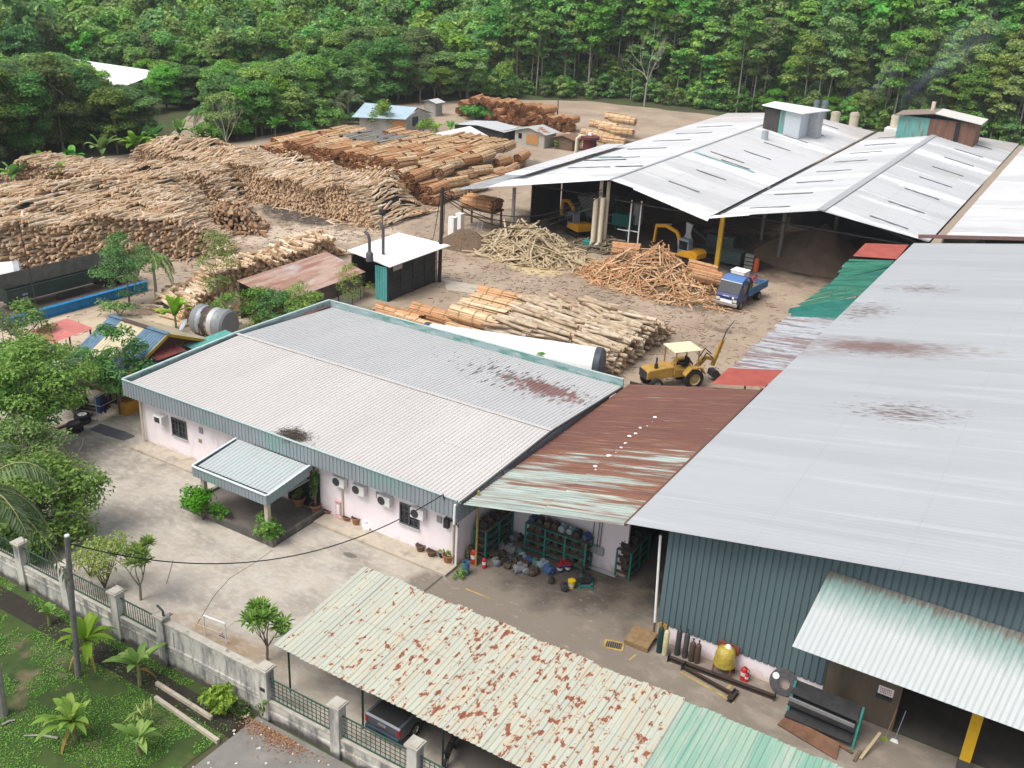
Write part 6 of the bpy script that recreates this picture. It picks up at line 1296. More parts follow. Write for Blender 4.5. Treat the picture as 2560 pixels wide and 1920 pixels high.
# rusty long shed and black boiler shed
rs = thing('rusty_roofed_shed', 'long low shed with a rusty pink-brown roof beside the pale log stack', 'shed', (-57.5,61.5,0)); m = Mt('pinkish_rust_roof',(.42,.30,.24),.75,world=True); m.var(.2,.8); m.stain((.24,.10,.065),.6,.45,.62,(2.5,.35,1),amt=.8); m.stain((.42,.43,.44),.5,.56,.66,(1,.4,1),off=5,amt=.8)
b = MB(); b.corr((-60.0,56.8,3.3),(-60.0,68.0,3.3),(-55.1,67.6,2.45),(-55.1,56.8,2.45),.25,.03,prof='sin'); b.build('roof', m.m, rs, world=True)
b = MB(); b.box((-55.4,62.1,1.7),(.1,10.6,1.3)); b.box((-59.8,62.1,1.6),(.1,10.6,3.2)); b.build('wall', Mt('brown_mixed_sheet',(.13,.10,.085),.9,world=True).var(.4,.5).m, rs, world=True); b = MB(); b.box((-55.35,62.1,.5),(.14,10.6,1.0)); b.build('base_wall', simple('pale_base',(.45,.43,.38),.9), rs, world=True); 
for k in range(4): b = MB(); b.box((-55.28,58+k*3,1.2),(.1,.1,2.4)); b.build('post', BROWNM, rs, world=True)
bs = thing('boiler_shed', 'black-walled shed with a flat white roof and two bent flue pipes beside the pole', 'shed', (-55,71.3,0))
A = np.array([-57.9,68.4,3.75]); B = np.array([-52.4,67.6,3.45]); C_ = np.array([-51.7,75.9,3.75]); D_ = np.array([-57.4,75.4,4.05])
b = MB(); b.slab([A,B,C_,D_], .07); b.build('roof', WHITE, bs, world=True)
b = MB(); b.box((-52.95,71.6,1.7),(.08,7.4,3.3)); b.box((-57.3,71.8,1.7),(.1,7,3.4)); b.box((-55.1,75.3,1.75),(4.3,.1,3.5)); b.build('wall', Mt('black_mesh_wall',(.035,.038,.036),.8,world=True).var(.5,.7).m, bs, world=True)
b = MB(); b.corr((-54.3,67.9,0),(-52.9,67.9,0),(-52.9,67.9,3.2),(-54.3,67.9,3.2),.3,.04,prof='box'); b.build('teal_cladding', simple('teal_cladding_sheet',(.10,.38,.36),.5,var=.2), bs, world=True)
b = MB(); [b.bar((-52.88,68+k*1.85,0),(-52.88,68+k*1.85,3.4),.07,.07) for k in range(5)]; b.bar((-52.88,68,1.2),(-52.88,75.3,1.2),.06,.06); b.bar((-52.88,68,2.3),(-52.88,75.3,2.3),.06,.06); b.build('frame', STEEL, bs, world=True)
b = MB(); b.box((-52.86,69.3,2.95),(.06,1.3,.5)); b.build('vent_panel', simple('pale_panel',(.35,.33,.3),.8), bs, world=True)
for px, py, h_, wd in ((924,651,2.4,True),(958,632,2.6,False)):
    p = U(px,py,3.8); b = MB(); b.tube([p-[0,0,.1],p+[0,0,h_*.8],p+[-.12,0,h_*.95],p+[-.5,0,h_+.12]],.14,12); 
    if wd: b.lathe([(.34,-.05),(.34,.6),(.14,.85)], p, 14)
    b.build('flue_pipe', Mt('rust_grey_pipe',(.12,.115,.13),.7,.3).var(.3,3).m, bs, world=True, smooth=40)
p = U(959,600,3.9); b = MB(); b.cyl((p[0],p[1]-.2,3.9),(p[0],p[1]-.2,6.6),.04); b.box((p[0],p[1]-.2,6.7),(.5,.3,.34)); b.build('floodlight', STEEL, bs, world=True)
q = U(1052,706); dm = thing('oil_drum', 'red oil drum against the black boiler shed wall', 'drum', (q[0]+.25,q[1],0)); b = MB(); b.lathe([(0,0),(.29,0),(.3,.3),(.29,.32),(.29,.58),(.3,.6),(.29,.88),(.25,.9),(0,.88)], (0,0,0), 18); b.build('shell', simple('drum_red',(.4,.05,.03),.6,var=.25), dm, smooth=30)
q = U(1066,699); b = MB(); b.lathe([(0,0),(.2,0),(.22,.4),(.12,.5),(0,.5)], (0,0,0), 12); b.build('blue_jerrycan', simple('can_blue',(.02,.05,.25),.5), loc=(q[0]+.2,q[1],0), label='small blue can beside the red oil drum', cat='can')
q = U(1175,727); b = MB(); b.slab([(-50.6,73.8,.12),(-48.2,74.6,.12),(-48.6,77.0,.12),(-52.6,76.2,.12)], .13); b.build('concrete_slab', PLINTH, world=True, label='low concrete slab at the foot of the dark pole', cat='slab')
# poles
def pole(name, label, base, top, r0, r1, mat, cat='pole'):
    base = np.array(base, float); t = thing(name, label, cat, base); b = MB(); b.tube([(0,0,-.2), (np.array(top)-base)*.5, np.array(top)-base], [r0,(r0+r1)/2,r1], 12); b.build('shaft', mat, t, smooth=40); return t
pb = np.array([*U(1098,705)[:2],0]); ptop = PY(1107,468,pb[1]); up = pole('utility_pole', 'tall dark utility pole standing beside the boiler shed', pb, ptop, .19,.15,simple('dark_pole',(.04,.03,.03),.7))
b = MB(); b.box((0,0,8.2),(.5,.12,.1)); b.cyl((.15,0,.3),(.2,0,4.2),.05); b.build('bracket', STEEL, up)
CABL = simple('black_cable',(.015,.015,.017),.6,var=0)
def cable(label, pts, r=.03, sag=1.0, n=18, nm='cable'):
    b = MB(); 
    for a_, c_, s_ in pts: t = np.linspace(0,1,n)[:,None]; P = lerp(a_, c_, 0)*(1-t)+np.asarray(c_)*t; P[:,2] -= s_*4*(t*(1-t))[:,0]; b.tube(P, r, 5)
    return b.build(nm, CABL, world=True, label=label, cat='cable')
wl = np.array([-46.0,95.7,6.6])
cable('bundle of black cables sagging from the dark pole to the white shed', [(ptop-[0,0,.5],wl,2.6),(ptop-[0,0,.7],wl-[0,0,.3],3.0),(ptop-[0,0,.9],wl-[0,0,.5],3.4)], .045)
cable('pair of black cables hanging down beside the dark pole', [(ptop-[.2,0,.3],pb+np.array([-.9,.2,4.2]),.3),(ptop+np.array([.3,0,-.4]),pb+np.array([.35,0,4.6]),.1)], .035)
jb = PY(1120,1305,37.0); top2 = PY(1108,1236,36.1); pl0 = PY(165,1335,23.2)
pbL = U(195,1690); pl = np.array([*pbL[:2],0]); pltop = PX(167,1340,pl[0]-.35)
lp = pole('leaning_pole', 'weathered grey pole leaning in front of the boundary wall', pl, pltop, .13,.11,Mt('grey_pole',(.17,.165,.155),.9).var(.3,5).m)
b = MB(); b.lathe([(.115,0),(.1,.05),(0,.06)], np.array(pltop)-pl, 12); b.build('cap', WHITE, lp)
cable('long black cable sagging across the yard from the leaning pole to the office', [(np.array(pltop)-[0,0,.35],top2,2.3)], .028, n=30); cable('short black cable dropping from the fascia to the junction box', [(top2,jb+[0,-.1,.2],-.02)], .028)
q = U(1520,275); 
pf = pole('utility_pole', 'thin pole standing in front of the far red-brown wood stack', [*U(1392,318)[:2],0], PY(1396,245,U(1392,318)[1]), .13,.1,BROWNM)
an = pole('antenna_mast', 'slender dark mast rising from the trees by the red roof', [*U(108,830)[:2],0], PX(45,555,U(108,830)[0]-1.2), .05,.03,STEEL)
q = U(1135,588); 
for k, (px, py, h_) in enumerate(((1131,590,2.1),(1149,578,2.0))): q = U(px,py); b = MB(); b.box((0,0,h_/2),(.75,.75,h_)); b.box((0,0,h_+.03),(.8,.8,.06)); b.build('white_cabinet', WHITE, loc=(*q[:2],0), bevel=.03, label=['front white box by the mulch heap','rear white box by the mulch heap, standing further back'][k], cat='cabinet')
# dust hopper
dh = thing('dust_hopper', 'maroon dust hopper with a cream duct beyond the white roof', 'hopper', (*U(1474,364,5.2)[:2],0)); dh.scale = (.74,.74,.74); MAR = simple('maroon',(.12,.03,.03),.5); b = MB(); b.lathe([(.2,3.4),(1.25,5.2),(1.25,8.2),(1.75,8.25),(1.75,8.7),(0,8.9)], (0,0,0), 24); b.build('drum', MAR, dh, smooth=30)
b = MB(); [b.bar((x_,y_,0),(x_*.9,y_*.9,5.4),.14,.14) for x_ in (-1.3,1.3) for y_ in (-1.3,1.3)]; b.bar((-1.3,-1.3,4.6),(1.3,-1.3,5.4),.1,.1); b.bar((1.3,-1.3,4.6),(-1.3,-1.3,5.4),.1,.1); b.build('legs', STEEL, dh); b = MB(); b.tube([(-.8,0,8.5),(-2.0,0,8.5),(-2.6,0,8.0),(-2.7,0,3.5)], .38, 14); b.build('duct', CREAM, dh, smooth=40); b = MB(); b.box((0,0,9.15),(.7,.7,.5)); b.build('cap_box', WHITE, dh)
# huts
def hut(name, label, x0, x1, y0, y1, h0, h1, roofm, wallm, ridge='y', over=.5, extra=None):
    t = thing(name, label, 'hut', ((x0+x1)/2,(y0+y1)/2,0)); b = MB(); cx = (x0+x1)/2
    for c_, s_ in (((cx,y0,h0/2),(x1-x0,.1,h0)),((cx,y1,h0/2),(x1-x0,.1,h0)),((x0,(y0+y1)/2,h0/2),(.1,y1-y0-.11,h0)),((x1,(y0+y1)/2,h0/2),(.1,y1-y0-.11,h0))): b.box(c_, s_)
    b.slab([(cx+s*0,y0-.04,h0) if False else (x0,y0-.04,h0),(x1,y0-.04,h0),(cx,y0-.04,h1-.08)], .08, dirn=(0,1,0)); b.build('wall', wallm, t, world=True); b = MB(); o = over
    b.corr((x0-o,y0-o,h0-.1),(x0-o,y1+o,h0-.1),(cx,y1+o,h1),(cx,y0-o,h1),.3,.03,prof='sin'); b.corr((x1+o,y1+o,h0-.1),(x1+o,y0-o,h0-.1),(cx,y0-o,h1),(cx,y1+o,h1),.3,.03,prof='sin',mat=0 if extra is None else 1); b.build('roof', [roofm] if extra is None else [roofm,extra], t, world=True); return t
BLR = Mt('pale_blue_roof',(.40,.52,.60),.4).var(.15,.6).m; GRW = simple('grey_wall',(.33,.32,.29),.9,var=.2,scale=1); ORW = simple('orange_ply',(.45,.23,.09),.8,var=.2)
h1 = thing('blue_roofed_hut', 'long hut with a pale blue metal roof at the foot of the forest', 'hut', (-107,137,0)); b = MB(); b.corr((-110.6,132.4,2.3),(-103.0,137.2,2.3),(-104.3,142.2,3.6),(-113.6,139.6,3.6),.3,.03,prof='sin'); b.corr((-104.3,142.2,3.6),(-113.6,139.6,3.6),(-115,143,2.4),(-103,145.5,2.4),.3,.03,prof='sin'); b.build('roof', BLR, h1, world=True)
b = MB(); b.slab([(-109.9,133.6,0),(-103.3,137.8,0),(-103.3,137.8,2.3),(-109.9,133.6,2.3)], .1, dirn=(0,1,0)); b.slab([(-103.3,137.9,0),(-103.2,144.6,0),(-103.2,144.6,2.3),(-103.9,142.1,3.4),(-103.3,137.9,2.3)], .1, dirn=(-1,0,0)); b.build('wall', GRW, h1, world=True); b = MB(); b.slab([(-105.2,136.5,.0),(-103.5,137.55,0),(-103.5,137.55,2.0),(-105.2,136.5,2.0)], .04, dirn=(.5,-.8,0)); b.build('ply_panel', ORW, h1, world=True); b = MB(); b.slab([(-103.24,139.4,.9),(-103.24,141,.9),(-103.24,141,2.4),(-103.24,139.4,2.4)], .05, dirn=(1,0,0)); b.build('window', simple('blue_opening',(.02,.04,.08),.5), h1, world=True)
hut('white_roofed_hut', 'weathered hut with a bright white roof partly behind a banana plant', -93.0,-87.0,128.0,136.5,1.9,2.9,WHITE,GRW)
h3 = hut('green_roofed_hut', 'small hut with a patched green and brown roof near the far bundles', -84.9,-79.4,142.6,146.4,2.3,3.0,Mt('patched_green_roof',(.36,.45,.40),.6).var(.25,.7).stain((.28,.13,.1),.5,.52,.56,amt=.8).m,simple('beige_wall',(.4,.38,.33),.9,var=.15),extra=Mt('patched_brown_roof',(.40,.40,.38),.6).stain((.3,.14,.1),.4,.5,.54).m)
b = MB(); b.box((-81.6,142.5,1.2),(2.2,.08,1.6)); b.build('ply_panel', ORW, h3, world=True); b = MB(); b.box((-83.9,142.5,1.5),(.6,.06,.8)); b.build('window', DRK, h3, world=True)
hut('dark_hut', 'low dark hut with a flat pale roof behind the white-roofed hut', -96.0,-86.5,141.5,146.5,2.0,2.4,simple('pale_flat_roof',(.45,.46,.47),.6),INT)
hut('outhouse', 'tiny grey outhouse beside the trees left of the hedge', -112.5,-109.9,155.5,157.6,2.5,2.9,simple('grey_flat_roof',(.5,.5,.5),.6),GRW)
hut('lean_hut', 'small brown hut attached behind the green-roofed hut', -78.2,-75.0,144,147,1.9,2.3,simple('brown_old_roof',(.2,.12,.08),.8,var=.3),BROWNM)
# far white roofs between the trees
for k, (x0_, x1_, y0_, y1_, lab) in enumerate(((-183,-155,122,141,'long white warehouse roof showing above the dark trees'),(-222,-196,126,140,'small patch of white roof at the far left edge among trees'))):
    t = thing('warehouse', lab, 'warehouse', ((x0_+x1_)/2,(y0_+y1_)/2,0), 0); ym = (y0_+y1_)/2; b = MB(); b.corr((x0_,y0_,3.0),(x1_,y0_,3.0),(x1_,ym,5.2),(x0_,ym,5.2),.6,.03); b.corr((x1_,y1_,3.0),(x0_,y1_,3.0),(x0_,ym,5.2),(x1_,ym,5.2),.6,.03); b.build('roof', WHITE, t, world=True)
    b = MB(); b.box(((x0_+x1_)/2,ym,1.45),(x1_-x0_-1,y1_-y0_-1,2.9)); b.build('wall', GRW, t, world=True)
# machinery inside the sheds
mc = thing('sawmill_machine', 'teal sawmill machine with a big grey hopper under the white roof', 'machine', (-50,103,0)); b = MB(); b.slab([(-2.6,0,3.6),(1.8,0,3.9),(.6,0,1.4),(-1.2,0,1.4)], 2.5, dirn=(0,1,0)); b.build('hopper', simple('hopper_grey',(.18,.18,.18),.7), mc)
b = MB(); [b.bar((x_,y_,0),(x_,y_,2.6),.16,.16) for x_ in (-2,1.6,4.2) for y_ in (-.3,2.2)]; b.bar((-2,-.3,2.2),(4.2,-.3,2.2),.14,.14); b.bar((1.6,-.3,1.2),(4.2,-.3,1.2),.12,.12); b.box((3.2,1,1.6),(2.4,1.6,1.4)); b.build('frame', TEAL, mc); b = MB(); b.cyl((4.6,1.5,1.2),(4.6,1.5,3.6),.6); b.build('drum', GALV, mc); b = MB(); b.bar((-3.5,-.6,1.2),(1.5,-.8,3.4),.5,.12); b.build('chute', GALV, mc)
pp_ = thing('duct_pipes', 'pair of cream ducts standing in a teal fan housing at the shed front', 'duct', (-46.4,95.4,0)); b = MB(); b.tube([(0,0,5.6),(0,0,1.0),(-.35,-.2,.5)], .27, 12); b.tube([(.75,.1,5.8),(.75,.1,.9),(.45,-.2,.45)], .27, 12); b.build('pipes', CREAM, pp_, smooth=40); b = MB(); b.box((-.6,-.1,.5),(.8,.7,1.0)); b.build('fan_housing', TEAL, pp_, bevel=.08)
for k, (x_, y_) in enumerate(((-43.2,97.5),(-42.2,97.8))): b = MB(); b.bar((0,0,0),(0,0,5.6),.12,.12); b.bar((0,0,2.2),(-1.4,0,2.2),.08,.08); b.build('pipe_stand', WHITE, loc=(x_,y_,0), label=['white pipe stand right of the cream ducts','second white pipe stand, further from the cream ducts'][k], cat='pipe stand')
m2 = thing('debarking_machine', 'dark machine with a pale feed chute behind the yellow excavator', 'machine', (-37.2,99.5,0)); b = MB(); b.box((2.2,1.5,.9),(5,2.2,.25)); b.box((2.8,2.5,1.7),(3.0,.8,1.4)); b.box((4.8,.4,1.0),(2.6,1.6,1.3)); b.build('bed', simple('machine_dark',(.06,.09,.085),.6,var=.3), m2); b = MB(); b.slab([(-.7,0,1.6),(.5,0,1.6),(.2,0,2.6),(.35,0,3.6),(-.4,0,3.8),(-.3,0,2.6)], .25, dirn=(0,1,0)); b.build('chute', simple('chute_pale',(.5,.52,.52),.6), m2); b = MB(); b.bar((.4,0,3.3),(3.0,.3,1.6),.16,.16); b.bar((0,.2,4.4),(2.4,2.0,6.0),.3,.3); [b.bar((x_,.8,0),(x_,.8,1.9),.1,.1) for x_ in (1,4.5)]; b.build('conveyor', STEEL, m2)
b = MB(); [b.box((0,0,.35+.4*k),(.9,.6,.28)) for k in range(4)]; b.build('orange_rack', simple('grey_crate',(.25,.25,.24),.7), loc=(-30.2,99.5,0), label='stack of grey crates just right of the yellow column', cat='crates'); b = MB(); b.lathe([(0,0),(.28,.02),(.28,1.2),(.15,1.45),(0,1.5)], (0,0,0), 14); b.build('gas_cylinder', simple('orange_gas',(.5,.1,.03),.5), loc=(-29.4,99.4,0), label='orange cylinder beside the grey crates by the yellow column', cat='cylinder', smooth=40)
# ================================================================ boundary wall, carport, near plants
RG = np.random.default_rng(99)
m = Mt('stained_wall_plaster', (.52,.50,.45), .9, world=True); m.var(.15, 1.2); z = m.axis(2)
m.stain((.13,.13,.13), 1.4, .44, .62, (1.6,1,.35), amt=.85, detail=8); m.stain((.055,.05,.042), 1.2, .45, .7, off=4, mask=m.ramp(z, .75, .0), mw=.8, amt=.9); m.stain((.52,.42,.27), .8, .62, .72, (1,1,2), off=8, amt=.6); WALLM = m.m
CAPM = Mt('mossy_cap', (.45,.42,.36), .9, world=True).var(.25, 2).stain((.2,.19,.16), 2, .55, .7).m; GRL = simple('green_grille', (.04,.09,.065), .6, var=.3); YW = 23.4
bw = thing('boundary_wall', 'stained white boundary wall with square capped pillars and dark green grilles', 'wall', (-30,YW,0))
PXS = [-47.6,-43.9,-40.5,-37.2,-33.6,-30.6,-24.55,-20.75,-17.0,-13.2,-9.4]
for i, x in enumerate(PXS):
    h = 2.55; b = MB(); b.box((x,YW,h/2-.2),(.46,.46,h+.4)); p_ = b.build('pillar', WALLM, bw, world=True); b = MB(); b.box((x,YW,h+.05),(.62,.62,.1)); b.box((x,YW,h+.12),(.5,.5,.05)); b.build('cap', CAPM, p_, world=True)
for i in range(len(PXS)-1):
    xa, xb = PXS[i]+.23, PXS[i+1]-.23; xm, W = (xa+xb)/2, xb-xa; solid = i == 5; hw = 2.3 if solid else (1.35 if i < 5 else 1.0)
    b = MB(); b.box((xm,YW,hw/2-.3),(W,.2,hw+.6)); b.box((xm,YW-.125,.95 if i < 6 else .5),(W,.05,.1)); b.box((xm,YW-.12,hw-.12),(W,.05,.24))
    if solid: [b.box((x_,YW-.12,1.6),(.5,.045,1.0)) for x_ in (xa+.25,xb-.25)]; b.box((xm,YW-.13,1.15),(W,.07,.12))
    w_ = b.build('wall_panel', WALLM, bw, world=True); b = MB(); b.box((xm,YW,hw+.035),(W,.34,.07)); b.build('coping', CAPM, w_, world=True)
    if not solid:
        b = MB(); z0, z1 = hw+.12, hw+(.98 if i < 5 else 1.12)
        for zz in (z0,z1): b.box((xm,YW,zz),(W-.02,.05,.05))
        n = int(W/(.15 if i < 5 else .22)); [b.box((xa+W*k/n,YW-.002,(z0+z1)/2),(.022,.022,z1-z0)) for k in range(1,n)]
        if i >= 5: [b.box((xm,YW+.022,z0+(z1-z0)*k/5),(W-.06,.02,.02)) for k in range(1,5)]
        b.build('grille', GRL, bw, world=True)
p = PY(673,1703,YW-.24); b = MB(); b.box((-24.55,YW-.24,1.62),(.26,.03,.16)); b.build('house_number_plate', STEEL, bw, world=True)
b = MB(); b.tube([(-30.4,YW-.1,2.65),(-30.4,YW-.1,2.95),(-30.75,YW-.1,3.1)],.05,8); b.build('bracket_pipe', STEEL, bw, world=True)
for k, (a_, c_, lab) in enumerate((((389,1748),(546,1858),'long low concrete kerb strip lying in the grass'),((392,1712),(530,1800),'short low concrete kerb strip between the grass and the wall'))): A_, B_ = U(*a_), U(*c_); b = MB(); b.bar(A_+[0,0,.08], B_+[0,0,.08], .15, .2); b.build('concrete_kerb', PLINTH, world=True, label=lab, cat='kerb')
# carport
cp = thing('carport', 'long lean-to carport with a cream sheet roof spotted with rust', 'carport', (-14,27.8,0)); ya, yb, za, zb = 24.75, 30.85, 2.42, 3.02; xg = U(1698,1772,2.95)[0]; rgc = np.random.default_rng(8)
def cpsheets(x0, x1, mat, nm, dz=0.):
    b = MB(); x = x0; k = 0
    while x < x1-.05:
        w_ = min(.75, x1-x); e = rgc.uniform(-.07,.12); f = rgc.uniform(-.04,.05); zz = dz+.012*(k % 2); b.corr((x,ya+f,za+zz),(x+w_+.04,ya+f,za+zz),(x+w_+.04,yb+e,zb+zz),(x,yb+e,zb+zz),.25,.032); x += w_; k += 1
    b.build(nm, mat, cp, world=True)
cpsheets(-25.45, xg, CARP, 'roof'); cpsheets(xg+.02, -2.6, CARPG, 'green_roof', -.02)
b = MB(); [b.bar((-25.3,y_,za-.1+(y_-ya)*.1),(-2.7,y_,za-.1+(y_-ya)*.1),.06,.1) for y_ in (25.1,27.8,30.5)]; b.build('purlin', STEEL, cp, world=True)
for x in np.arange(-24.9,-3,4.0):
    for y_ in (25.1,30.4): b = MB(); b.cyl((x,y_,0),(x,y_,za-.12+(y_-ya)*.1),.045); b.build('post', simple('green_black_post',(.02,.04,.035),.6), cp, world=True)
# trees on the left
def near_tree(name, label, loc, H, r, mat, seed, n=40, dens=120, size=.19, h0=.35, trunk=.28, lean=(0,0), wid=.5, sub=.34, cat='tree'):
    q = np.random.default_rng(seed); e = thing(name, label, cat, loc); t = MB(); tips = []; top = (lean[0]*.4,lean[1]*.4,H*.4); t.tube([(0,0,-.2),(lean[0]*.15,lean[1]*.15,H*.2),top],[trunk*1.2,trunk,trunk*.8],10)
    for k in range(6): a = 2*PI*k/6+q.uniform(-.4,.4); limb(t, top, (math.cos(a)+lean[0]*.3,math.sin(a)+lean[1]*.3,.75), r*.55, trunk*.45, 2, q, tips, .6, .12)
    cl = [((c[0]+lean[0],c[1]+lean[1],c[2]),s) for c,s in clumps_round(q,H,r,H*h0,n,.7,sub)]; b = MB(); crown(b, cl, dens*2.1, size*1.22, q, wid, .5); b.build('crown', mat, e); t.build('trunk', BARK, e, smooth=60); return e
near_tree('broad_tree','big broad-leaved tree with a dark trunk at the yard edge by the tyres',(-52.9,33.3,0),6.6,3.3,LF_MID,1,46,150,.2,.42)
def at(px,py,y): p = PY(px,py,y); return p
p = at(285,880,38.9); near_tree('frangipani_tree','rounded frangipani tree with long dark leaves in front of the canteen house',(p[0],38.9,0),p[2]+1.5,2.5,LF_MID,2,30,80,.34,.3,.14,wid=.3)
p = at(60,820,40.5); near_tree('bushy_tree','bushy tree at the left edge below the blue weighbridge beam',(p[0]-.6,40.5,0),p[2]+1.6,2.4,LF_MID,3,26,110,.2,.3,.14)
p = at(40,1050,31); near_tree('bushy_tree','dark bushy tree at the left edge below the white car',(p[0]-.8,31,0),p[2]+1.9,2.8,LF_MID,4,34,130,.2,.15,.2)
p = at(90,1270,26.2); near_tree('bushy_tree','wide bright bushy tree hanging over the boundary wall at the left',(p[0]-.3,26.2,0),p[2]+2.1,3.5,LF_BRT,5,54,150,.19,.08,.2)
p = at(30,1400,24.8); near_tree('bushy_tree','low leafy tree crowding the wall beside the leaning pole',(p[0]-.3,24.9,0),p[2]+1.5,2.6,LF_MID,6,34,150,.18,.05,.15)
p = at(70,1150,29.6); near_tree('bushy_tree','leafy tree filling the gap below the broad tree at the left edge',(p[0]-.4,29.6,0),p[2]+1.9,2.7,LF_BRT,8,40,150,.19,.1,.16)
p = at(20,930,37.5); near_tree('bushy_tree','leafy tree at the left edge above the white car',(p[0]-.4,37.8,0),p[2]+1.6,2.6,LF_MID,9,34,140,.2,.2,.16)
p = at(150,930,36.5); near_tree('bushy_tree','bushy tree crown between the broad tree and the canteen house',(p[0]-.8,37.3,0),p[2]+1.2,2.3,LF_BRT,7,24,120,.2,.35,.15)
put_shrub((*at(185,1010,36.8)[:2],0), 920, 'shrub growing in front of the orange forklift', LF_MID, r=.9, H=1.6, size=.2, dens=160)
p = at(-75,1235,17.6); put_palm((-33.6,17.4,0), 940, 'tall palm at the left edge with grey drooping fronds', p[2], 15, 4.3, .2, lean=(p[0]+33.6,.2), ll=.95, wid=.05, arch=1.15)
put_banana((*at(205,1250,28.0)[:2],.0), .6, 941, 'banana plant rising through the bushy tree by the yard', 2.4, 6, 2.2, .5, 0, leafm=LF_BAN)
BG = None
for k, (px, py, H, n, L, dry, lab) in enumerate(((222,1655,1.3,9,1.75,2,'banana plant in the grass right behind the leaning pole'),(350,1712,1.15,7,1.5,2,'banana plant with a brown hanging leaf beside the boundary wall'),(190,1850,1.0,11,1.8,3,'largest banana plant at the bottom left with yellow dead leaves'),(350,1885,.75,8,1.35,2,'banana plant with a yellow leaf at the bottom of the lawn'),(125,1560,.6,5,.8,0,'tiny banana plant in the shade by the wall'))):
    put_banana(P_(px,py), k*1.3, 950+k, lab, H, int(n*1.9), L*1.2, .31, dry)
put_shrub(P_(365,1815), 956, 'tuft of long dry-tipped leaves beside the low kerb', LF_YEL, 'grass_tuft', 'tuft', r=.5, H=1.3, size=.7, dens=35, wid=.1, n=4, stems=2)
put_shrub(P_(548,1785), 957, 'bright green bush growing from the foot of the boundary wall', LF_BRT, r=.95, H=1.25, size=.2, dens=240)
put_shrub((-24.4,22.95,.5), 958, 'weed sprouting from the pillar beside the pavement', LF_BRT, 'weed', 'weed', r=.3, H=.8, size=.16, dens=160, n=4)
put_shrub(P_(610,1780), 959, 'weedy tuft at the corner of the pavement', LF_MID, 'weed', 'weed', r=.5, H=.5, size=.14, dens=200, n=5)
def rosette_tree(name, label, loc, H, r, mat, seed, nb=5, depth=2, lf=.42, nlf=13, wid=.26, tr=.07, up=.45):
    q = np.random.default_rng(seed); e = thing(name, label, 'shrub', loc); t = MB(); tips = []; t.tube([(0,0,-.05),(.03,.02,H*.25)],[tr,tr*.85],8)
    for k in range(nb): a = 2*PI*k/nb+q.uniform(-.3,.3); limb(t,(.03,.02,H*.24),(math.cos(a)*r/H*1.2,math.sin(a)*r/H*1.2,1),H*.27,tr*.6,depth,q,tips,.5,up)
    b = MB()
    for tp in tips:
        for k in range(nlf):
            a = 2*PI*k*.382*1.6+q.uniform(0,.5); el = q.uniform(-.1,1.1); d = np.array([math.cos(a)*math.cos(el),math.sin(a)*math.cos(el),math.sin(el)]); s = np.cross(d,[0,0,1.]); s /= np.linalg.norm(s)+1e-9; L = lf*q.uniform(.7,1.1); w_ = L*wid*.5
            n_ = np.cross(s,d)*w_*.35; L *= 1.15; c0 = tp+d*.03; b.add([c0,c0+d*L*.6-s*w_+n_,c0+d*L-[0,0,.05*L],c0+d*L*.6+s*w_+n_],[0,1,2,3],0,q.random())
    b.build('foliage', mat, e); t.build('stems', simple('pale_stem',(.23,.2,.16),.9), e, smooth=60); return e
rosette_tree('frangipani_shrub','frangipani shrub with rosette leaves beside the corner of the cream carport',P_(668,1650),3.1,1.5,LF_BRT,11,5,2,.46,20)
rosette_tree('frangipani_shrub','frangipani shrub standing inside the wall near the second pillar',P_(352,1500),3.3,1.2,LF_MID,12,4,2,.42,20)
put_shrub(P_(262,1470), 961, 'thin feathery yellow-green shrub behind the wall', LF_YEL, r=1.6, H=2.8, size=.15, dens=110, n=14, wid=.4)
put_shrub(P_(225,1440), 962, 'sparse yellowish creeper beside the leaning pole', LF_YEL, r=1.2, H=2.2, size=.14, dens=55, n=8, wid=.35)
put_shrub(P_(508,1300), 963, 'large leafy bush at the left corner of the porch planter', LF_BRT, r=1.1, H=1.9, size=.17, dens=260, n=14)
put_shrub((*U(555,1303)[:2],.2), 964, 'low flowering plant in the middle of the porch planter', LF_BRT, r=.55, H=.6, size=.14, dens=260, n=7)
put_shrub((*U(676,1355)[:2],.1), 965, 'leafy bush at the right corner of the porch planter', LF_MID, r=.9, H=1.5, size=.16, dens=260, n=12)
put_shrub(P_(1150,1440), 966, 'bright weeds at the foot of the office corner', LF_BRT, 'weed', 'weed', r=.5, H=.5, size=.13, dens=260, n=7)
put_shrub(P_(1170,1400), 967, 'creeper beside the fire extinguishers', LF_MID, 'weed', 'weed', r=.3, H=.9, size=.13, dens=200, n=5)
p = U(325,770); near_tree('feathery_tree','feathery young tree in front of the long green trailer',(p[0],p[1],0),6.2,2.5,LF_BRT,21,50,75,.19,.2,.08,wid=.4)
put_palm((p[0]+1.0,p[1]+2.0,0), 968, 'palm with a drooping frond beside the feathery young tree', 4.2, 9, 3.0, .12, ll=.7, wid=.06, mat=LF_MID, arch=1.5)
p = U(548,768); near_tree('feathery_tree','slender feathery tree in front of the pale log stack by the road',(p[0],p[1],0),6.6,2.0,LF_BRT,22,44,75,.18,.25,.08,wid=.4)
put_shrub(P_(300,790), 969, 'flowering bush at the foot of the feathery young tree', LF_MID, r=1.7, H=1.8, size=.2, dens=110)
p = U(690,775); near_tree('feathery_bush','yellow-green feathery bush in front of the rusty roofed shed',(*PX(755,748,-53.6)[:2],0),PX(755,748,-53.6)[2]+1.3,1.9,LF_YEL,23,30,90,.16,.3,.06,wid=.35)
near_tree('feathery_bush','yellow-green feathery bush by the teal corner of the boiler shed',(*PX(880,695,-53.4)[:2],0),PX(880,695,-53.4)[2]+1.2,1.6,LF_YEL,24,26,90,.16,.3,.06,wid=.35)
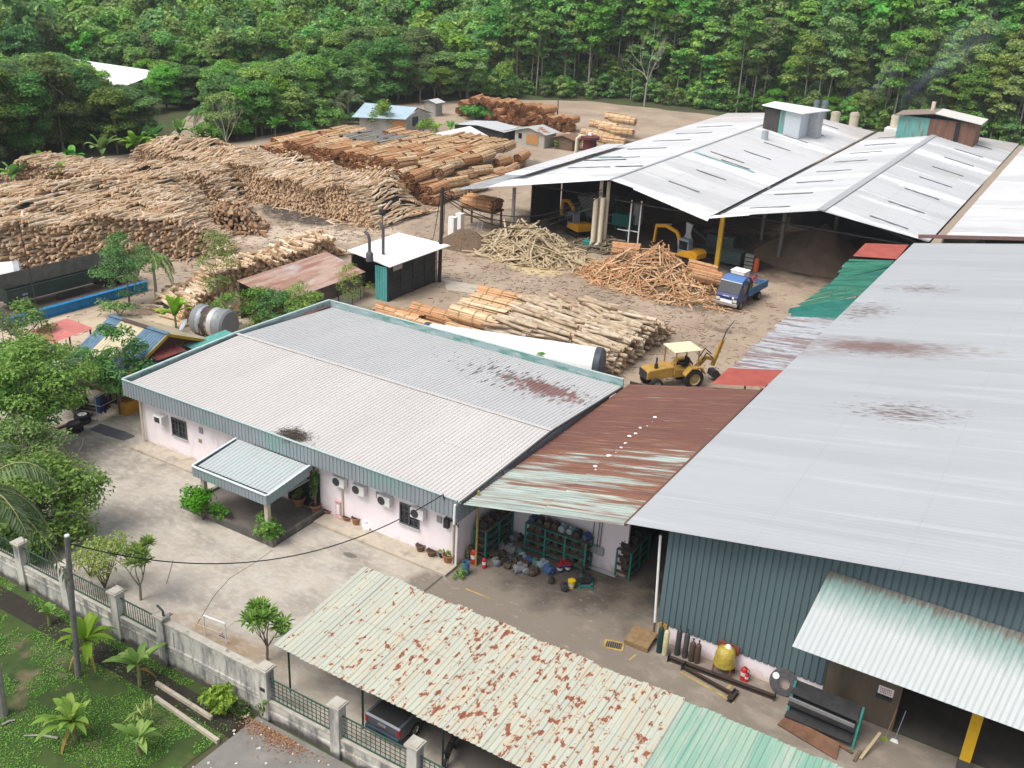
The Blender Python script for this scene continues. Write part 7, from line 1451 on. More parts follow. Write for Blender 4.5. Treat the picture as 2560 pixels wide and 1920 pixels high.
e = near_tree('flowering_shrub','dark green shrub with red flowers beside the steel drum tank',(-56.5,55.6,0),3.4,2.2,LF_MID,25,28,90,.22,.2,.07,wid=.35); q = np.random.default_rng(3); b = MB(); a = q.uniform(0,2*PI,40); rr_ = q.uniform(1.2,2.2,40); b.leaves(np.stack([np.cos(a)*rr_,np.sin(a)*rr_,q.uniform(1.6,3.3,40)],1),.16,wid=.9); b.build('flowers', simple('red_flower',(.5,.05,.02),.6), e)
near_tree('leafy_shrub','leafy green shrub right behind the rear corner of the office parapet',(-52.0,57.4,0),3.6,2.0,LF_MID,26,24,100,.22,.2,.07,wid=.35)
near_tree('leafy_shrub','dark green shrub in front of the left half of the rusty shed wall',(-55.2,56.3,0),3.5,2.1,LF_MID,31,30,110,.22,.15,.07,wid=.35)
near_tree('leafy_shrub','dark green shrub between the drum tank and the rusty shed corner',(-58.6,54.2,0),3.0,1.8,LF_MID,32,24,100,.22,.15,.07,wid=.35)
put_banana(P_(440,830), .3, 970, 'upright banana clump between the canteen house and the drum tank', 1.6, 16, 3.0, .55, 0)
p = PY(1345,892,58.0); put_palm((p[0],58.0,0), 971, 'small palm poking up behind the office parapet', p[2], 12, 1.15, .08, ll=.35, wid=.05, mat=LF_MID)
# lawn grass (uncountable)
q = np.random.default_rng(55); n = 70000; x = q.uniform(-47,-25.3,n); y = q.uniform(11,23.2,n); k = (vnoise(x/1.3,y/1.3,4)+.35*vnoise(x/.4,y/.4,6) > .48) & ~((y > 21.6)&(y < 22.7)&(q.random(n) < .8)); x, y = x[k], y[k]
b = MB(); b.leaves(np.stack([x,y,np.full(len(x),.035)],1), q.uniform(.05,.12,len(x)), np.tile([0,0,.8],(len(x),1)), .35); b.build('grass', LF_FOR, kind='stuff', label='patchy lawn grass below the boundary wall', cat='grass')
n = 900; x = q.normal(-23.6,.9,n); y = 22.9-np.abs(q.normal(0,.35,n)); b = MB(); b.leaves(np.stack([x,y,q.uniform(.07,.13,n)],1), .11, np.tile([0,0,1.],(n,1)), .5); b.build('fallen_leaves', Mt('brown_leaf',(.30,.16,.09),.9).pick([(.3,.16,.09),(.38,.22,.13),(.2,.1,.06)]).m, kind='stuff', label='drift of brown fallen leaves against the wall on the pavement', cat='leaves')
n = 60; b = MB(); [b.box((q.uniform(-26,-18),q.uniform(19.5,23),.075),(q.uniform(.04,.12),q.uniform(.04,.12),.03),q.uniform(0,3)) for _ in range(n)]; b.build('litter', simple('pale_litter',(.6,.58,.52),.9,var=.4,scale=9), kind='stuff', label='small pale litter scattered over the pavement', cat='litter')
for k, (a_, c_, lab) in enumerate((((145,1848),(112,1862) if 0 else (60,1842),'bare pale branch lying in the lawn'),((5,1815),(38,1803),'short broken branch at the left edge of the lawn'))): A_, B_ = U(*a_), U(*c_); b = MB(); b.tube([A_+[0,0,.06],lerp(A_,B_,.5)+[0,.06,.1],B_+[0,0,.06]],[.05,.04,.03],6); b.build('branch', PALEB, world=True, label=lab, cat='branch')
# twig litter on the office roof
q = np.random.default_rng(66); b = MB(); c = U(735,1080,4.4); n = 330; x = c[0]+q.normal(0,.42,n)+np.abs(q.normal(0,.35,n)); y = c[1]-.3+q.normal(0,.33,n); logs(b, np.stack([x,y,4.37+q.uniform(0,.25,n)*np.exp(-((x-c[0])**2+(y-c[1])**2)*1.5)],1), np.stack([q.normal(size=n),q.normal(size=n),q.normal(size=n)*.25],1), q.uniform(.15,.8,n), q.uniform(.006,.014,n), 4, .1, mats=(0,0)); b.build('twig_heap', simple('grey_twig',(.11,.09,.075),.95,var=.3), world=True, kind='stuff', label='tangle of grey twigs caught on the front of the office roof', cat='twigs')
# ================================================================ small yard things
RG = np.random.default_rng(123)
TERR = simple('terracotta', (.33,.15,.08), .8, var=.2, scale=5); DIRTP = simple('pot_soil', (.05,.035,.025), .95)
def pot(loc, pr, h, label, mat=TERR, plant=None, seed=0, **kw):
    e = thing('plant_pot', label, 'flower pot', loc); b = MB(); b.lathe([(0,0),(pr*.68,0),(pr*.95,h*.85),(pr*1.08,h*.86),(pr*1.08,h),(pr*.93,h),(pr*.9,h*.9)], (0,0,0), 18); b.build('pot', mat, e, smooth=40); b = MB(); b.lathe([(pr*.91,h*.88),(0,h*.9)], (0,0,0), 14); b.build('soil', DIRTP, e)
    if plant: q = np.random.default_rng(seed); c, s = shrub(q, **kw); o = c.build('plant', plant, e); o.location = (0,0,h*.8); o2 = s.build('stems', BARK, e); o2.location = (0,0,h*.8)
    return e
zd = .155
def onwalk(px, py): p = U(px, py, zd); return (p[0], max(p[1], 35.95), zd)
pot((*U(322,1018)[:2],0), .38, .6, 'large terracotta pot with a spiky plant by the clothes rack', plant=LF_DRK, seed=1, r=.45, H=.7, size=.3, dens=90, wid=.2, n=5)
pot((*U(748,1262,.18)[:2],.18), .36, .5, 'wide terracotta pot beside the dark office door', plant=LF_DRK, seed=2, r=.4, H=.6, size=.16, dens=160, n=5)
pot((*U(789,1278,.18)[:2],.18), .32, .45, 'terracotta pot with a tall climbing plant against the pink wall', plant=LF_DRK, seed=3, r=.38, H=2.5, size=.14, dens=200, n=16)
for k, (px, py, r, h, lab, mt, pl) in enumerate(((820,1279,.3,.16,'shallow empty pot next to the cream downpipe',TERR,None),(868,1299,.28,.24,'shallow pot with bare twigs beside the pink shrine',TERR,None),(891,1309,.28,.42,'round terracotta jar in the middle of the office walk',TERR,None),(1051,1376,.26,.36,'empty brown pot under the office window',simple('brown_pot',(.2,.1,.065),.7),None),(1079,1388,.28,.32,'empty brown pot second from the office corner',simple('brown_pot_two',(.17,.09,.06),.7),None),(1104,1392,.18,.24,'small black pot with a green seedling',BLACK,LF_BRT),(1121,1403,.33,.45,'big terracotta pot with a dry stick at the office corner',TERR,LF_YEL))):
    pot(onwalk(px,py), r, h, lab, mt, pl, 10+k, r=.25, H=.4, size=.12, dens=160, n=4, stems=3) if pl else pot(onwalk(px,py), r, h, lab, mt)
sh = thing('shrine_box', 'small pink pedestal shrine standing against the office wall', 'shrine', onwalk(850,1292)); b = MB(); b.box((0,0,.06),(.5,.42,.12)); b.box((0,0,.55),(.36,.32,.9)); b.box((0,0,1.05),(.44,.38,.1)); b.build('body', simple('shrine_pink',(.65,.42,.4),.6), sh, bevel=.015); b = MB(); b.box((0,-.165,.55),(.2,.02,.6)); b.build('panel', WHITE, sh)
p = onwalk(916,1318); b = MB(); b.lathe([(0,0),(.22,.02),(.24,.15),(.14,.3),(.16,.42),(.08,.52),(0,.53)], (0,0,0), 14); b.box((.15,-.2,.06),(.35,.2,.12),.4); b.build('white_figurine', WHITE, loc=p, label='small white lump of plaster or bag on the office walk', cat='bag', smooth=40)
EXR = simple('extinguisher_red', (.5,.02,.025), .35, spec=.5)
def extinguisher(loc, label, h=.62, r=.1):
    e = thing('fire_extinguisher', label, 'extinguisher', loc); b = MB(); b.lathe([(0,0),(r,.01),(r,h*.78),(r*.6,h*.88),(r*.25,h*.92),(0,h*.92)], (0,0,0), 14); b.build('bottle', EXR, e, smooth=40); b = MB(); b.bar((0,0,h*.92),(0,-.14,h*1.04),.03,.03); b.tube([(r*.2,0,h*.95),(r*1.5,0,h*.8),(r*1.3,0,h*.3)],.018,6); b.build('valve', BLACK, e); b = MB(); b.lathe([(r*1.01,h*.35),(r*1.01,h*.6)], (0,0,0), 14); b.build('label_band', simple('white_label',(.7,.65,.62),.6), e); return e
extinguisher((*U(371,1100)[:2],.0), 'faded red extinguisher at the left corner of the office', .6)
extinguisher(P_(1184,1408), 'largest red extinguisher by the office corner creeper', .95, .17); extinguisher(P_(1175,1388), 'red extinguisher hidden behind the largest one', .7, .13); extinguisher(P_(1210,1420), 'small red extinguisher standing alone near the scattered motors', .7, .11)
extinguisher(P_(1857,1698), 'taller red extinguisher against the low white wall', .75, .15); extinguisher(P_(1865,1703), 'smaller red extinguisher beside the taller one at the low white wall', .5, .1)
q = U(1164,1435); b = MB(); b.lathe([(.2,0),(.2,.75),(.17,.75),(.17,.05),(0,.05)], (0,0,0), 16); b.build('blue_pipe_offcut', Mt('worn_blue',(.06,.17,.25),.6).var(.3,4).stain((.35,.28,.1),3,.58,.7).m, loc=q, label='worn blue pipe standing upright in the weeds at the office corner', cat='pipe', smooth=40)
# tyres, mats, clothes rack
def tyre(loc, label, hubc, tilt=0):
    e = thing('spare_tyre', label, 'tyre', loc); b = MB(); b.lathe([(.3,.0),(.46,0),(.52,.05),(.52,.24),(.46,.29),(.3,.29)], (0,0,0), 28); b.build('rubber', BLACK, e, smooth=40); b = MB(); b.lathe([(.3,.29),(.27,.2),(.17,.17),(.15,.22),(.06,.22)], (0,0,0), 20); [b.cyl((.21*math.cos(a),.21*math.sin(a),.17),(.21*math.cos(a),.21*math.sin(a),.22),.03,n=6) for a in np.linspace(0,2*PI,8,endpoint=False)]; b.build('hub', hubc, e, smooth=40); return e
HB, HW = simple('brown_hub',(.18,.12,.1),.8), WHITE
q1, q2 = U(188,1077), U(207,1056); tyre((*q1[:2],0),'lower tyre of the nearer stack with the brown hub',HB); tyre((q1[0]+.03,q1[1],.29),'upper tyre with a brown hub on the nearer stack',HB); tyre((*q2[:2],0),'lower tyre of the rear stack with the white hub',HW); tyre((q2[0]-.04,q2[1]+.03,.29),'upper tyre with a white hub on the rear stack',HW)
MATG = simple('grey_mat',(.12,.12,.13),.9,var=.2,scale=3)
for k, (pts, lab) in enumerate(((((224,1074),(250,1060),(303,1077),(270,1091)),'left grey rubber mat by the clothes rack'),(((274,1091),(306,1077),(338,1091),(309,1102)),'right grey rubber mat by the office corner'))): b = MB(); b.slab([U(*p_)+[0,0,.035] for p_ in pts],.03); b.build('rubber_mat', MATG, world=True, label=lab, cat='mat')
A_, B_ = U(122,1083), U(232,1037); b = MB(); b.bar(A_+[0,0,.07],B_+[0,0,.07],.16,.14); b.build('timber_beam', BROWNM, world=True, label='long timber beam on the ground behind the tyres', cat='beam')
cr0 = U(245,1055); cr1 = U(303,1025); ck = thing('clothes_rack','silver tube clothes rack hung with dark trousers and shirts','clothes rack',((cr0[0]+cr1[0])/2,(cr0[1]+cr1[1])/2,0)); dv = (cr1-cr0)/2; n_ = np.array([-dv[1],dv[0],0])/np.linalg.norm(dv)
b = MB()
for s in (-1,1): b.cyl(dv*s,dv*s+[0,0,1.75],.025); b.cyl(dv*s-n_*.5+[0,0,.03],dv*s+n_*.5+[0,0,.03],.025); b.cyl(dv*s-n_*.4+[0,0,1.2],dv*s+n_*.4+[0,0,1.2],.02)
b.cyl(-dv+[0,0,1.75],dv+[0,0,1.75],.025); b.cyl(-dv-n_*.4+[0,0,1.2],dv-n_*.4+[0,0,1.2],.02); b.build('frame', GALV, ck)
cls = [(.02,.06,.16),(.03,.04,.08),(.012,.02,.05),(.02,.02,.03),(.16,.05,.08),(.02,.02,.02),(.3,.24,.04),(.03,.03,.035),(.25,.25,.26),(.02,.025,.03)]
for k, c_ in enumerate(cls):
    t_ = -.85+1.7*k/9; P = dv*t_+[0,0,1.72]; L = [1.15,.9,1.25,1.1,1.05,.8,.7,1.0,.95,1.1][k]; b = MB(); w_ = n_*.22; b.slab([P-w_,P+w_,P+w_*1.1-[0,0,L],P+w_*.2-[0,0,L],P-[0,0,L*.45],P-w_*.2-[0,0,L],P-w_*1.1-[0,0,L]], .05, dirn=dv/np.linalg.norm(dv)); b.build('garment', simple('garment_cloth_%d'%k, c_, .95), ck)
# drying frame in the yard
c = U(540,1600); df = thing('drying_frame','white and wood drying frame standing on the concrete near the wall','frame',(*c[:2],0),.1); b = MB(); [b.cyl((s*.62,0,0),(s*.62,0,1.15),.035) for s in (-1,1)]; b.cyl((-.62,0,1.15),(.62,0,1.15),.04); b.build('legs', WHITE, df); b = MB(); b.bar((-.75,-.5,1.0),(.75,-.5,1.0),.03,.03); b.bar((-.75,.55,1.0),(.75,.55,1.0),.03,.03); b.bar((-.75,-.5,1.0),(-.75,.55,1.0),.03,.03); b.bar((.75,-.5,1.0),(.75,.55,1.0),.03,.03); b.build('wood_frame', simple('pale_wood',(.6,.5,.36),.7), df)
b = MB(); b.tube([(-.2,0,0),(0,0,.12),(.2,0,0),(-.2,0,0)],.015,5); b.tube([(0,0,.12),(0,0,.2),(.04,0,.22)],.01,5); b.build('clothes_hanger', simple('purple_plastic',(.15,.06,.2),.5), loc=(*U(556,1594)[:2],.05), label='purple clothes hanger fallen under the drying frame', cat='hanger')
# racks of motors
def rack(label, loc, rz, W, D, H, nlev, nbay, z0=.35):
    t = thing('steel_rack', label, 'rack', loc, rz); 
    for i in range(nbay+1):
        for y_ in (-D/2,D/2): b = MB(); b.box((-W/2+W*i/nbay,y_,H/2),(.08,.08,H)); b.build('upright', TEAL, t)
    for l in range(nlev): z_ = z0+(H-z0)*l/(nlev-1); b = MB(); b.box((0,0,z_-.03),(W+.06,D+.06,.025),mat=1); [b.box((0,y_,z_-.05),(W-.08,.06,.07)) for y_ in (-D/2,D/2)]; b.build('shelf', [TEAL,BROWNM], t)
    return [z0+(H-z0)*l/(nlev-1) for l in range(nlev)]
def motor_mesh(seed, body):
    q = np.random.default_rng(seed); r = .2; b = MB(); a = np.linspace(0,2*PI,32,endpoint=False); ring = [(r*(1 if k % 2 else .9)*math.cos(t),r*(1 if k % 2 else .9)*math.sin(t)) for k,t in enumerate(a)]
    b.add([(x_,-.22,z_+r) for x_,z_ in ring]+[(x_,.2,z_+r) for x_,z_ in ring],[[i,(i+1)%32,32+(i+1)%32,32+i] for i in range(32)]); b.lathe([(0,-.3),(.1,-.3),(.19,-.26),(.2,-.22),(0,-.22)],(0,0,r),20,axis='y'); b.lathe([(0,.2),(.2,.2),(.19,.25),(.06,.27),(.035,.27),(.035,.38),(0,.38)],(0,0,r),20,axis='y'); b.box((0,0,.02),(.36,.3,.04)); me = b.mesh('casing',body,smooth=30)
    b = MB(); b.box((.0,0,r*2+.05),(.16,.18,.12)); return me, b.mesh('terminal_box',body)
MC = {k: Mt(k+'_motor_paint', c_, .6).var(.35, 5).stain((.06,.045,.035), 3, .55, .7, amt=.7).m for k, c_ in dict(brown=(.085,.06,.045),dark=(.045,.045,.045),grey=(.2,.21,.22),blue=(.05,.10,.22),green=(.10,.2,.17),pale=(.27,.35,.4)).items()}
MM = {k: motor_mesh(i, v) for i, (k, v) in enumerate(MC.items())}; FACE = {}
def motor(kind, loc, rz, label, group, s=1.0):
    e = thing('electric_motor', label, 'motor', loc, rz, group); e.scale = (s,s,s)
    for n__, me in zip(('casing','terminal_box'), MM[kind]): o = bpy.data.objects.new(n__, me); COL.objects.link(o); o.parent = e
    return e
q = np.random.default_rng(14)
zs = rack('teal rack of dusty motors along the office side wall', (-23.85,39.75,0), PI/2, 2.7, .75, 1.75, 4, 2)
for z_ in zs:
    for k in range(5): motor('brown' if q.random() < .6 else 'dark', (-23.85+q.uniform(-.1,.1),38.65+.55*k+q.uniform(-.05,.05),z_+.005), PI/2+q.uniform(-.4,.4), 'dusty motor on the teal rack along the office side', 'motors on the rack along the office', q.uniform(.85,1.15))
zs = rack('long three-bay teal rack of motors against the pink wall', (-20.4,40.75,0), 0, 3.6, .8, 1.85, 4, 3)
for l, z_ in enumerate(zs):
    for k in range(8 if l == 3 else 7):
        x_ = -22.0+(.46 if l == 3 else .53)*k+q.uniform(-.05,.05); kd = 'blue' if (l == 3 and k in (0,7)) else ('pale' if (l == 3 and k in (4,5)) else ('brown' if q.random() < .65 else 'dark'))
        lab = {'pale':'pale motor on top of the long three-bay rack','blue':'blue motor on top of the long three-bay rack'}.get(kd,'dusty motor on the long three-bay rack'); motor(kd, (x_,40.7+q.uniform(-.06,.06),z_+.005), q.uniform(-.3,.3), lab, {'pale':'pale motors on the long rack','blue':'blue motors on the long rack'}.get(kd,'dusty motors on the long rack'), q.uniform(.85,1.05))
zs = rack('narrow teal rack of motors beside the dark passage', (-16.75,42.3,0), PI/2, 2.4, .8, 1.7, 4, 2)
for z_ in zs:
    for k in range(4): motor('brown' if q.random() < .6 else 'dark', (-16.75+q.uniform(-.1,.1),41.4+.58*k,z_+.005), PI/2+q.uniform(-.4,.4), 'dusty motor on the narrow rack beside the passage', 'motors on the narrow rack', q.uniform(.8,1.05))
fl = [(1287,1352,'grey'),(1255,1377,'grey'),(1278,1382,'grey'),(1298,1385,'green'),(1308,1400,'pale'),(1320,1407,'blue'),(1338,1412,'green'),(1356,1420,'pale'),(1372,1432,'blue'),(1298,1430,'grey'),(1313,1432,'grey'),(1232,1392,'brown'),(1245,1400,'dark'),(1262,1407,'dark'),(1275,1415,'dark'),(1288,1420,'brown'),(1268,1420,'brown'),(1240,1412,'grey'),(1340,1432,'brown'),(1330,1437,'brown'),(1255,1392,'brown'),(1310,1415,'brown'),(1282,1405,'dark'),(1300,1405,'dark'),(1377,1456,'dark'),(1410,1474,'dark'),(1300,1350,'brown')]
for px, py, kd in fl:
    lone = {(1377,1456):'dark motor lying alone on the workshop floor',(1410,1474):'dark blue motor lying near the yellow bucket'}.get((px,py)); p = U(px,py); motor(kd, (*p[:2],0), q.uniform(0,6.28), lone or '%s motor among the motors standing on the workshop floor' % kd, None if lone else '%s motors on the workshop floor' % kd, q.uniform(.85,1.15) if kd in ('grey','blue','pale') else q.uniform(.7,.95))
def bucket(loc, label, mat, lid, s=1.0):
    e = thing('oil_bucket', label, 'bucket', loc); b = MB(); b.lathe([(0,0),(.14*s,0),(.165*s,.36*s),(.175*s,.37*s),(.17*s,.4*s)], (0,0,0), 16); b.build('pail', mat, e, smooth=40); b = MB(); b.lathe([(.178*s,.39*s),(.178*s,.42*s),(0,.425*s)], (0,0,0), 16); b.build('lid', lid, e, smooth=40); b = MB(); b.lathe([(.156*s,.12*s),(.164*s,.26*s)], (0,0,0), 16); b.build('label_band', simple('pale_label',(.6,.6,.55),.6), e)
PB = simple('pail_blue',(.02,.035,.22),.4); PR = simple('pail_red',(.38,.03,.04),.4); PYL = simple('pail_yellow',(.7,.5,.01),.4)
bucket(P_(1399,1428),'blue bucket with a red lid nearer the scattered motors',PB,PR,1.05); bucket(P_(1419,1426),'blue bucket with a red lid nearer the rack upright',PB,PR,1.05); bucket(P_(1408,1418),'red bucket standing behind the two blue ones',PR,PR); bucket(P_(1428,1469),'bright yellow bucket on the workshop floor',PYL,PYL,1.1)
c = U(1462,1460); pj = thing('pump_base','dark pump on a green steel base beside the yellow bucket','pump',(*c[:2],0),.5); b = MB(); b.bar((-.3,-.5,.06),(-.3,.6,.06),.1,.1); b.bar((.35,-.5,.06),(.35,.6,.06),.1,.1); b.bar((-.35,-.3,.07),(.4,-.3,.07),.1,.08); b.build('base', TEAL, pj); b = MB(); b.lathe([(0,0),(.25,0),(.25,.4),(.1,.5),(.1,.9),(0,.9)], (-.2,.1,.1), 12); b.box((.1,.1,.3),(.4,.35,.4)); b.build('pump', STEEL, pj)
b = MB(); [b.cyl((-.8,k*.08,.04),(.8,k*.08,.04),.03) for k in range(4)]; b.build('steel_pipes', GALV, loc=(*U(1503,1432)[:2],0), label='short steel pipes lying at the foot of the pink wall', cat='pipes')
p = PY(1485,1368,41.3); b = MB(); b.box((p[0],41.2,p[2]),(.5,.2,.42)); b.box((p[0]+.42,41.22,p[2]-.05),(.35,.16,.45)); b.build('switch_box', simple('switch_grey',(.4,.41,.4),.5), lean, world=True); b = MB(); [b.tube([(p[0]+x_,41.22,p[2]+.2),(p[0]+x_+.05,41.25,3.9)],.02,5) for x_ in (-.1,.2,.35)]; b.build('wall_cable', CABL, lean, world=True)
c = U(1600,1615); b = MB(); b.slab([(c[0]-.7,c[1]-.3,.25),(c[0]+.5,c[1]-.3,.25),(c[0]+.5,c[1]+.8,.45),(c[0]-.7,c[1]+.8,.45)],.06); b.box((c[0]-.1,c[1]-.28,.1),(1.2,.06,.2)); b.build('plywood_board', simple('tan_ply',(.24,.16,.08),.85,var=.3), world=True, label='tan board leaning low beside the shed corner post', cat='board')
# gas cylinders
def gas(px, py, h, r, col, lab, i):
    p = U(px,py); e = thing('gas_cylinder', lab, 'gas cylinder', (p[0],max(p[1],36.6) if False else p[1],0)); b = MB(); b.lathe([(0,0),(r,.01),(r,h*.85),(r*.75,h*.92),(r*.25,h*.96),(r*.22,h)], (0,0,0), 16); b.build('bottle', Mt('cylinder_paint_%d'%i,col,.5).var(.25,3).stain((.08,.06,.05),4,.6,.7,amt=.6).m, e, smooth=40); b = MB(); b.cyl((0,0,h),(0,0,h+.1),.03,n=8); b.box((0,0,h+.12),(.08,.05,.05)); b.build('valve', STEEL, e)
for i, a_ in enumerate(((1647,1630,1.5,.13,(.012,.045,.05),'dark teal gas cylinder nearest the shed corner'),(1661,1636,1.45,.13,(.55,.5,.3),'cream gas cylinder with black scratches'),(1692,1636,1.5,.13,(.05,.05,.052),'tall dark grey gas cylinder, first of the grey ones'),(1711,1643,1.45,.13,(.06,.06,.062),'tall grey gas cylinder with a white spot'),(1727,1651,1.1,.14,(.075,.05,.04),'short brown gas cylinder touching the grey one'),(1741,1656,1.1,.14,(.085,.055,.042),'short brown gas cylinder nearest the concrete mixer'))): gas(*a_, i)
c = U(1806,1683); mx = thing('concrete_mixer','upright machine under a yellow plastic sheet on red legs','machine',(c[0],c[1]+.05,0)); RLEG = simple('red_oxide',(.2,.06,.04),.7,var=.2)
for x_ in (-.38,.38):
    for y_ in (-.25,.25): b = MB(); b.bar((x_*1.1,y_*1.2,0),(x_*.9,y_*.8,1.0),.08,.08); b.build('leg', RLEG, mx)
m = Mt('yellow_plastic_sheet',(.40,.31,.05),.3,spec=.5); m.var(.3,4).bump(5,.8,.08); b = MB(); b.lathe([(.52,.55),(.5,.7),(.46,1.05),(.4,1.3),(.2,1.42),(0,1.45)],(0,0,0),20); b.build('cover', m.m, mx, smooth=70); b = MB(); b.lathe([(0,.3),(.3,.35),(.4,.6)],(0,0,0),14); b.build('drum', STEEL, mx); b = MB(); b.lathe([(.17,1.4),(.1,1.52),(0,1.58)],(0.05,.05,0),10); b.build('plastic_knot', WHITE, mx); b = MB(); b.box((0,.3,1.2),(1.0,.06,.5)); b.build('back_board', RLEG, mx)
# ring plate leaning on the dado
c = U(1950,1737); rp = thing('ring_plate','big dark steel disc with two round holes leaning on the low white wall','steel disc',(c[0],c[1]-.05,0)); b = MB(); a = np.linspace(0,2*PI,40,endpoint=False); o_ = np.stack([.62*np.cos(a),np.zeros(40),.62*np.sin(a)+.62],1); i_ = np.stack([.26*np.cos(a)+.04,np.zeros(40),.26*np.sin(a)+.55],1); 
for dy, fl_ in ((0,False),(.05,True)):
    V = np.vstack([o_,i_])+[0,dy,0]; f = [[k,(k+1)%40,40+(k+1)%40,40+k] for k in range(40)]; b.add(V, [x_[::-1] for x_ in f] if fl_ else f)
b.add(np.vstack([o_,o_+[0,.05,0]]),[[k,(k+1)%40,40+(k+1)%40,40+k] for k in range(40)]); b.add(np.vstack([i_,i_+[0,.05,0]]),[[(k+1)%40,k,40+k,40+(k+1)%40] for k in range(40)]); o = b.build('disc', simple('disc_steel',(.085,.085,.088),.55,.2,var=.4), rp); o.rotation_euler = (-.42,0,0); b = MB(); b.lathe([(0,-.012),(.15,-.012),(.15,0)],(-.38,0,.78),20,axis='y'); o = b.build('side_hole', WHITE, rp); o.rotation_euler = (-.42,0,0)
# steel beams
def ibeam(a_, c_, label, ends=True, h=.2, w_=.18):
    A_, B_ = U(*a_), U(*c_); L = np.linalg.norm(B_-A_); e = thing('steel_beam', label, 'beam', (A_+B_)/2, math.atan2((B_-A_)[1],(B_-A_)[0])); b = MB(); b.box((0,0,.02),(L,w_,.03)); b.box((0,0,h/2+.01),(L,.03,h-.05)); b.box((0,0,h),(L,w_,.03)); b.build('section', simple('rusty_dark_steel',(.06,.042,.035),.75,.2,var=.3), e)
    if ends: b = MB(); [b.box((s*(L/2+.015),0,.17),(.03,.36,.36)) for s in (-1,1)]; b.build('end_plates', STEEL, e)
    return e
ibeam((1672,1650),(1935,1748),'longest rusty steel beam on the ground along the low white wall'); ibeam((1708,1672),(1830,1740),'shorter steel beam with a cross plate lying beside the longest one',True,.16,.14); ibeam((1822,1756),(1840,1733),'short stub of steel channel across the end of the shorter beam',False,.2,.25)
# rack of steel plates
A_, B_ = U(1968,1793), U(2135,1862); pr = thing('plate_rack','teal steel rack holding dark steel plates beside the block wall','rack',((A_+B_)/2).tolist(), 0); hx = abs(B_[0]-A_[0])/2
for s in (-1,1): b = MB(); b.bar((s*hx,-.35,0),(s*hx,.35,1.75),.09,.09); b.bar((s*hx,.5,0),(s*hx,.35,1.7),.08,.08); [b.bar((s*hx,-.25+.18*k,.25+.5*k),(s*hx,.55,.3+.5*k),.07,.07) for k in range(3)]; b.build('frame', TEAL, pr)
PLT = simple('black_plate',(.035,.035,.037),.85,.0,var=.4,scale=2); PLR = simple('rusty_plate',(.16,.085,.05),.85,var=.4,scale=2)
for k in range(3): b = MB(); y0 = -.45+.2*k; b.slab([(-hx-.05,y0,.42+.48*k),(hx-.1,y0-.05*k,.38+.48*k),(hx-.15,y0+.6,.62+.5*k),(-hx,y0+.6,.66+.5*k)],.05); b.build('plate', PLT, pr)
b = MB(); b.slab([(-hx-.2,-.75,.1),(hx-.4,-1.35,.06),(hx-.5,-.6,.3),(-hx,-.3,.35)],.04); b.build('plate', PLR, pr); b = MB(); b.bar((-hx,-.5,1.42),(hx-.1,-.55,1.36),.09,.14); b.build('angle_bar', simple('dull_bar',(.2,.2,.2),.8), pr)
for k, (a_, c_, mt, lab) in enumerate((((2010,1810),(2130,1885),PLR,'long rusty flat bar lying below the plate rack'),((2150,1900),(2200,1835),simple('pale_timber',(.4,.32,.2),.8),'pale timber propped at the end of the plate rack'),((2135,1905),(2150,1880),BROWNM,'dark wooden block by the propped timber'))): A_, B_ = U(*a_), U(*c_, .0 if k != 1 else .5); b = MB(); b.bar(A_+[0,0,.05],B_+[0,0,.06],.12,.08); b.build(['flat_bar','timber','wood_block'][k], mt, world=True, label=lab, cat=['steel bar','timber','block'][k])
for k, (px, py, mt, lab) in enumerate(((2212,1850,simple('broom_wood',(.35,.22,.08),.7),'broom leaning by the dark doorway'),(2235,1855,simple('bluish_mop',(.25,.32,.4),.7),'mop with a pale head leaning by the dark doorway'))): p = U(px,py); e = thing('broom' if k == 0 else 'mop', lab, 'broom' if k == 0 else 'mop', (*p[:2],0)); b = MB(); b.cyl((0,0,.1),(.12,.45,1.4),.015); b.build('handle', mt, e); b = MB(); b.box((0,0,.08),(.35,.1,.14),taper=.6); b.build('head', simple('green_bristle',(.2,.28,.05),.9) if k == 0 else WHITE, e)
c = U(1535,1614); gr = thing('drain_grate','yellow painted frame around a small drain grate in the concrete','grate',(*c[:2],0),.3); b = MB(); [b.box((s*.42,0,.02),(.1,.62,.03)) for s in (-1,1)]; [b.box((0,s*.28,.02),(.74,.1,.03)) for s in (-1,1)]; b.build('frame', YL, gr); b = MB(); [b.box((-.35+.1*k,0,.012),(.06,.45,.02)) for k in range(8)]; b.build('bars', STEEL, gr)
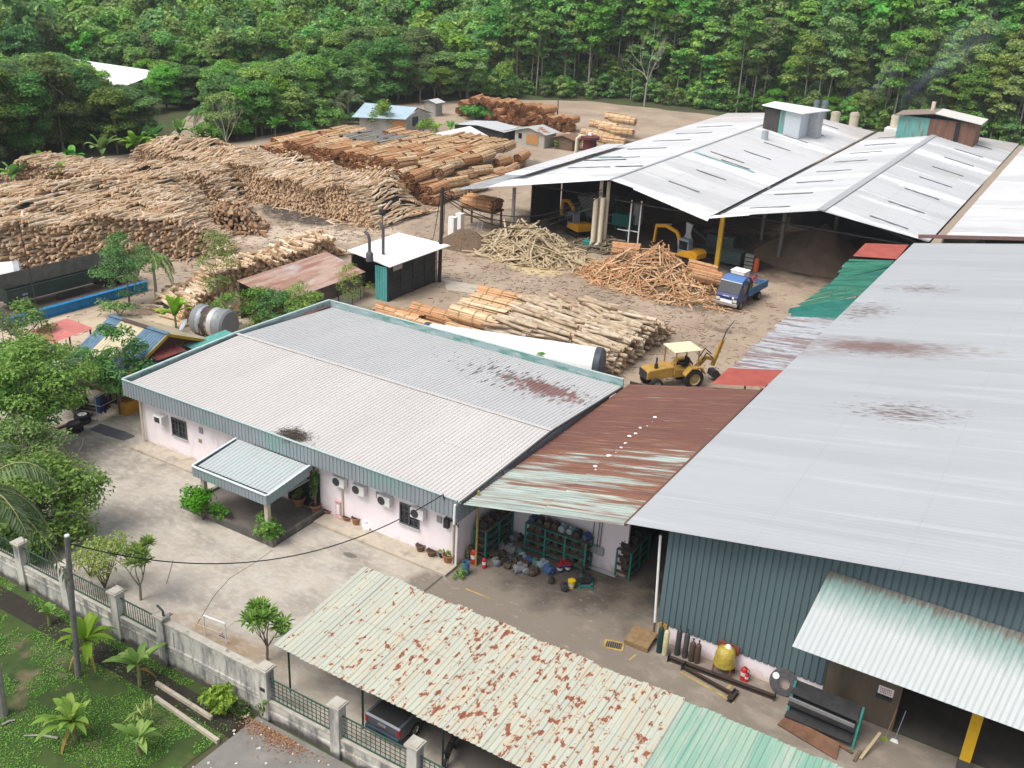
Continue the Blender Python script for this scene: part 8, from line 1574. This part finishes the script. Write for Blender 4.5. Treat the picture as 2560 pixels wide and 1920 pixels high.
# thin blue smoke from the cream stacks: soft ellipsoids of uneven density
sm = bpy.data.materials.new('thin_smoke'); sm.use_nodes = True; nt_ = sm.node_tree; nt_.nodes.clear()
def nd(t): return nt_.nodes.new('ShaderNode'+t)
out = nd('OutputMaterial'); vol = nd('VolumePrincipled'); vol.inputs['Color'].default_value = (.62,.75,.95,1); tc_ = nd('TexCoord'); ln = nd('VectorMath'); ln.operation = 'LENGTH'; nz = nd('TexNoise'); nz.inputs['Scale'].default_value = 2.2; nz.inputs['Detail'].default_value = 4
fr = nd('MapRange'); fr.inputs[1].default_value = 1.0; fr.inputs[2].default_value = .1; nr = nd('MapRange'); nr.inputs[1].default_value = .42; nr.inputs[2].default_value = .72; ml = nd('Math'); ml.operation = 'MULTIPLY'; m2_ = nd('Math'); m2_.operation = 'MULTIPLY'; m2_.inputs[1].default_value = .075
for a_, b_ in ((tc_.outputs['Object'], ln.inputs[0]), (tc_.outputs['Object'], nz.inputs['Vector']), (ln.outputs['Value'], fr.inputs[0]), (nz.outputs[0], nr.inputs[0]), (fr.outputs[0], ml.inputs[0]), (nr.outputs[0], ml.inputs[1]), (ml.outputs[0], m2_.inputs[0]), (m2_.outputs[0], vol.inputs['Density']), (vol.outputs[0], out.inputs['Volume'])): nt_.links.new(a_, b_)
for k, (px, py, yy, L, lab) in enumerate(((2090,276,168,4,'thin blue smoke drifting from the first cream stack'),(2136,278,168,7,'thin blue smoke drifting from the lone cream stack'),(2240,284,166,12,'bluish smoke rising from the stack at the rusty monitor box'))):
    p = PY(px,py,yy); d = np.array([.55,.1,.83]); b = MB(); b.lathe([(math.sin(t)*1.0,-math.cos(t)) for t in np.linspace(0,PI,13)], (0,0,0), 20); o = b.build('smoke', sm, loc=p+d*L*.92, kind='stuff', label=lab, cat='smoke'); o.rotation_euler = Vector(d).to_track_quat('Z','Y').to_euler(); o.scale = (L*.3,L*.3,L)
# air between the yard and the wooded hills
hz = bpy.data.materials.new('haze_air'); hz.use_nodes = True; nt_ = hz.node_tree; nt_.nodes.clear(); out = nd('OutputMaterial'); vol = nd('VolumePrincipled'); vol.inputs['Color'].default_value = (.86,.92,1,1); vol.inputs['Density'].default_value = .00016; vol.inputs['Anisotropy'].default_value = .2; nt_.links.new(vol.outputs[0], out.inputs['Volume'])
b = MB(); b.box((-200,690,70),(1440,1640,160)); b.build('haze', hz, world=True, kind='stuff', label='thin pale haze over the yard and the wooded hills', cat='haze')
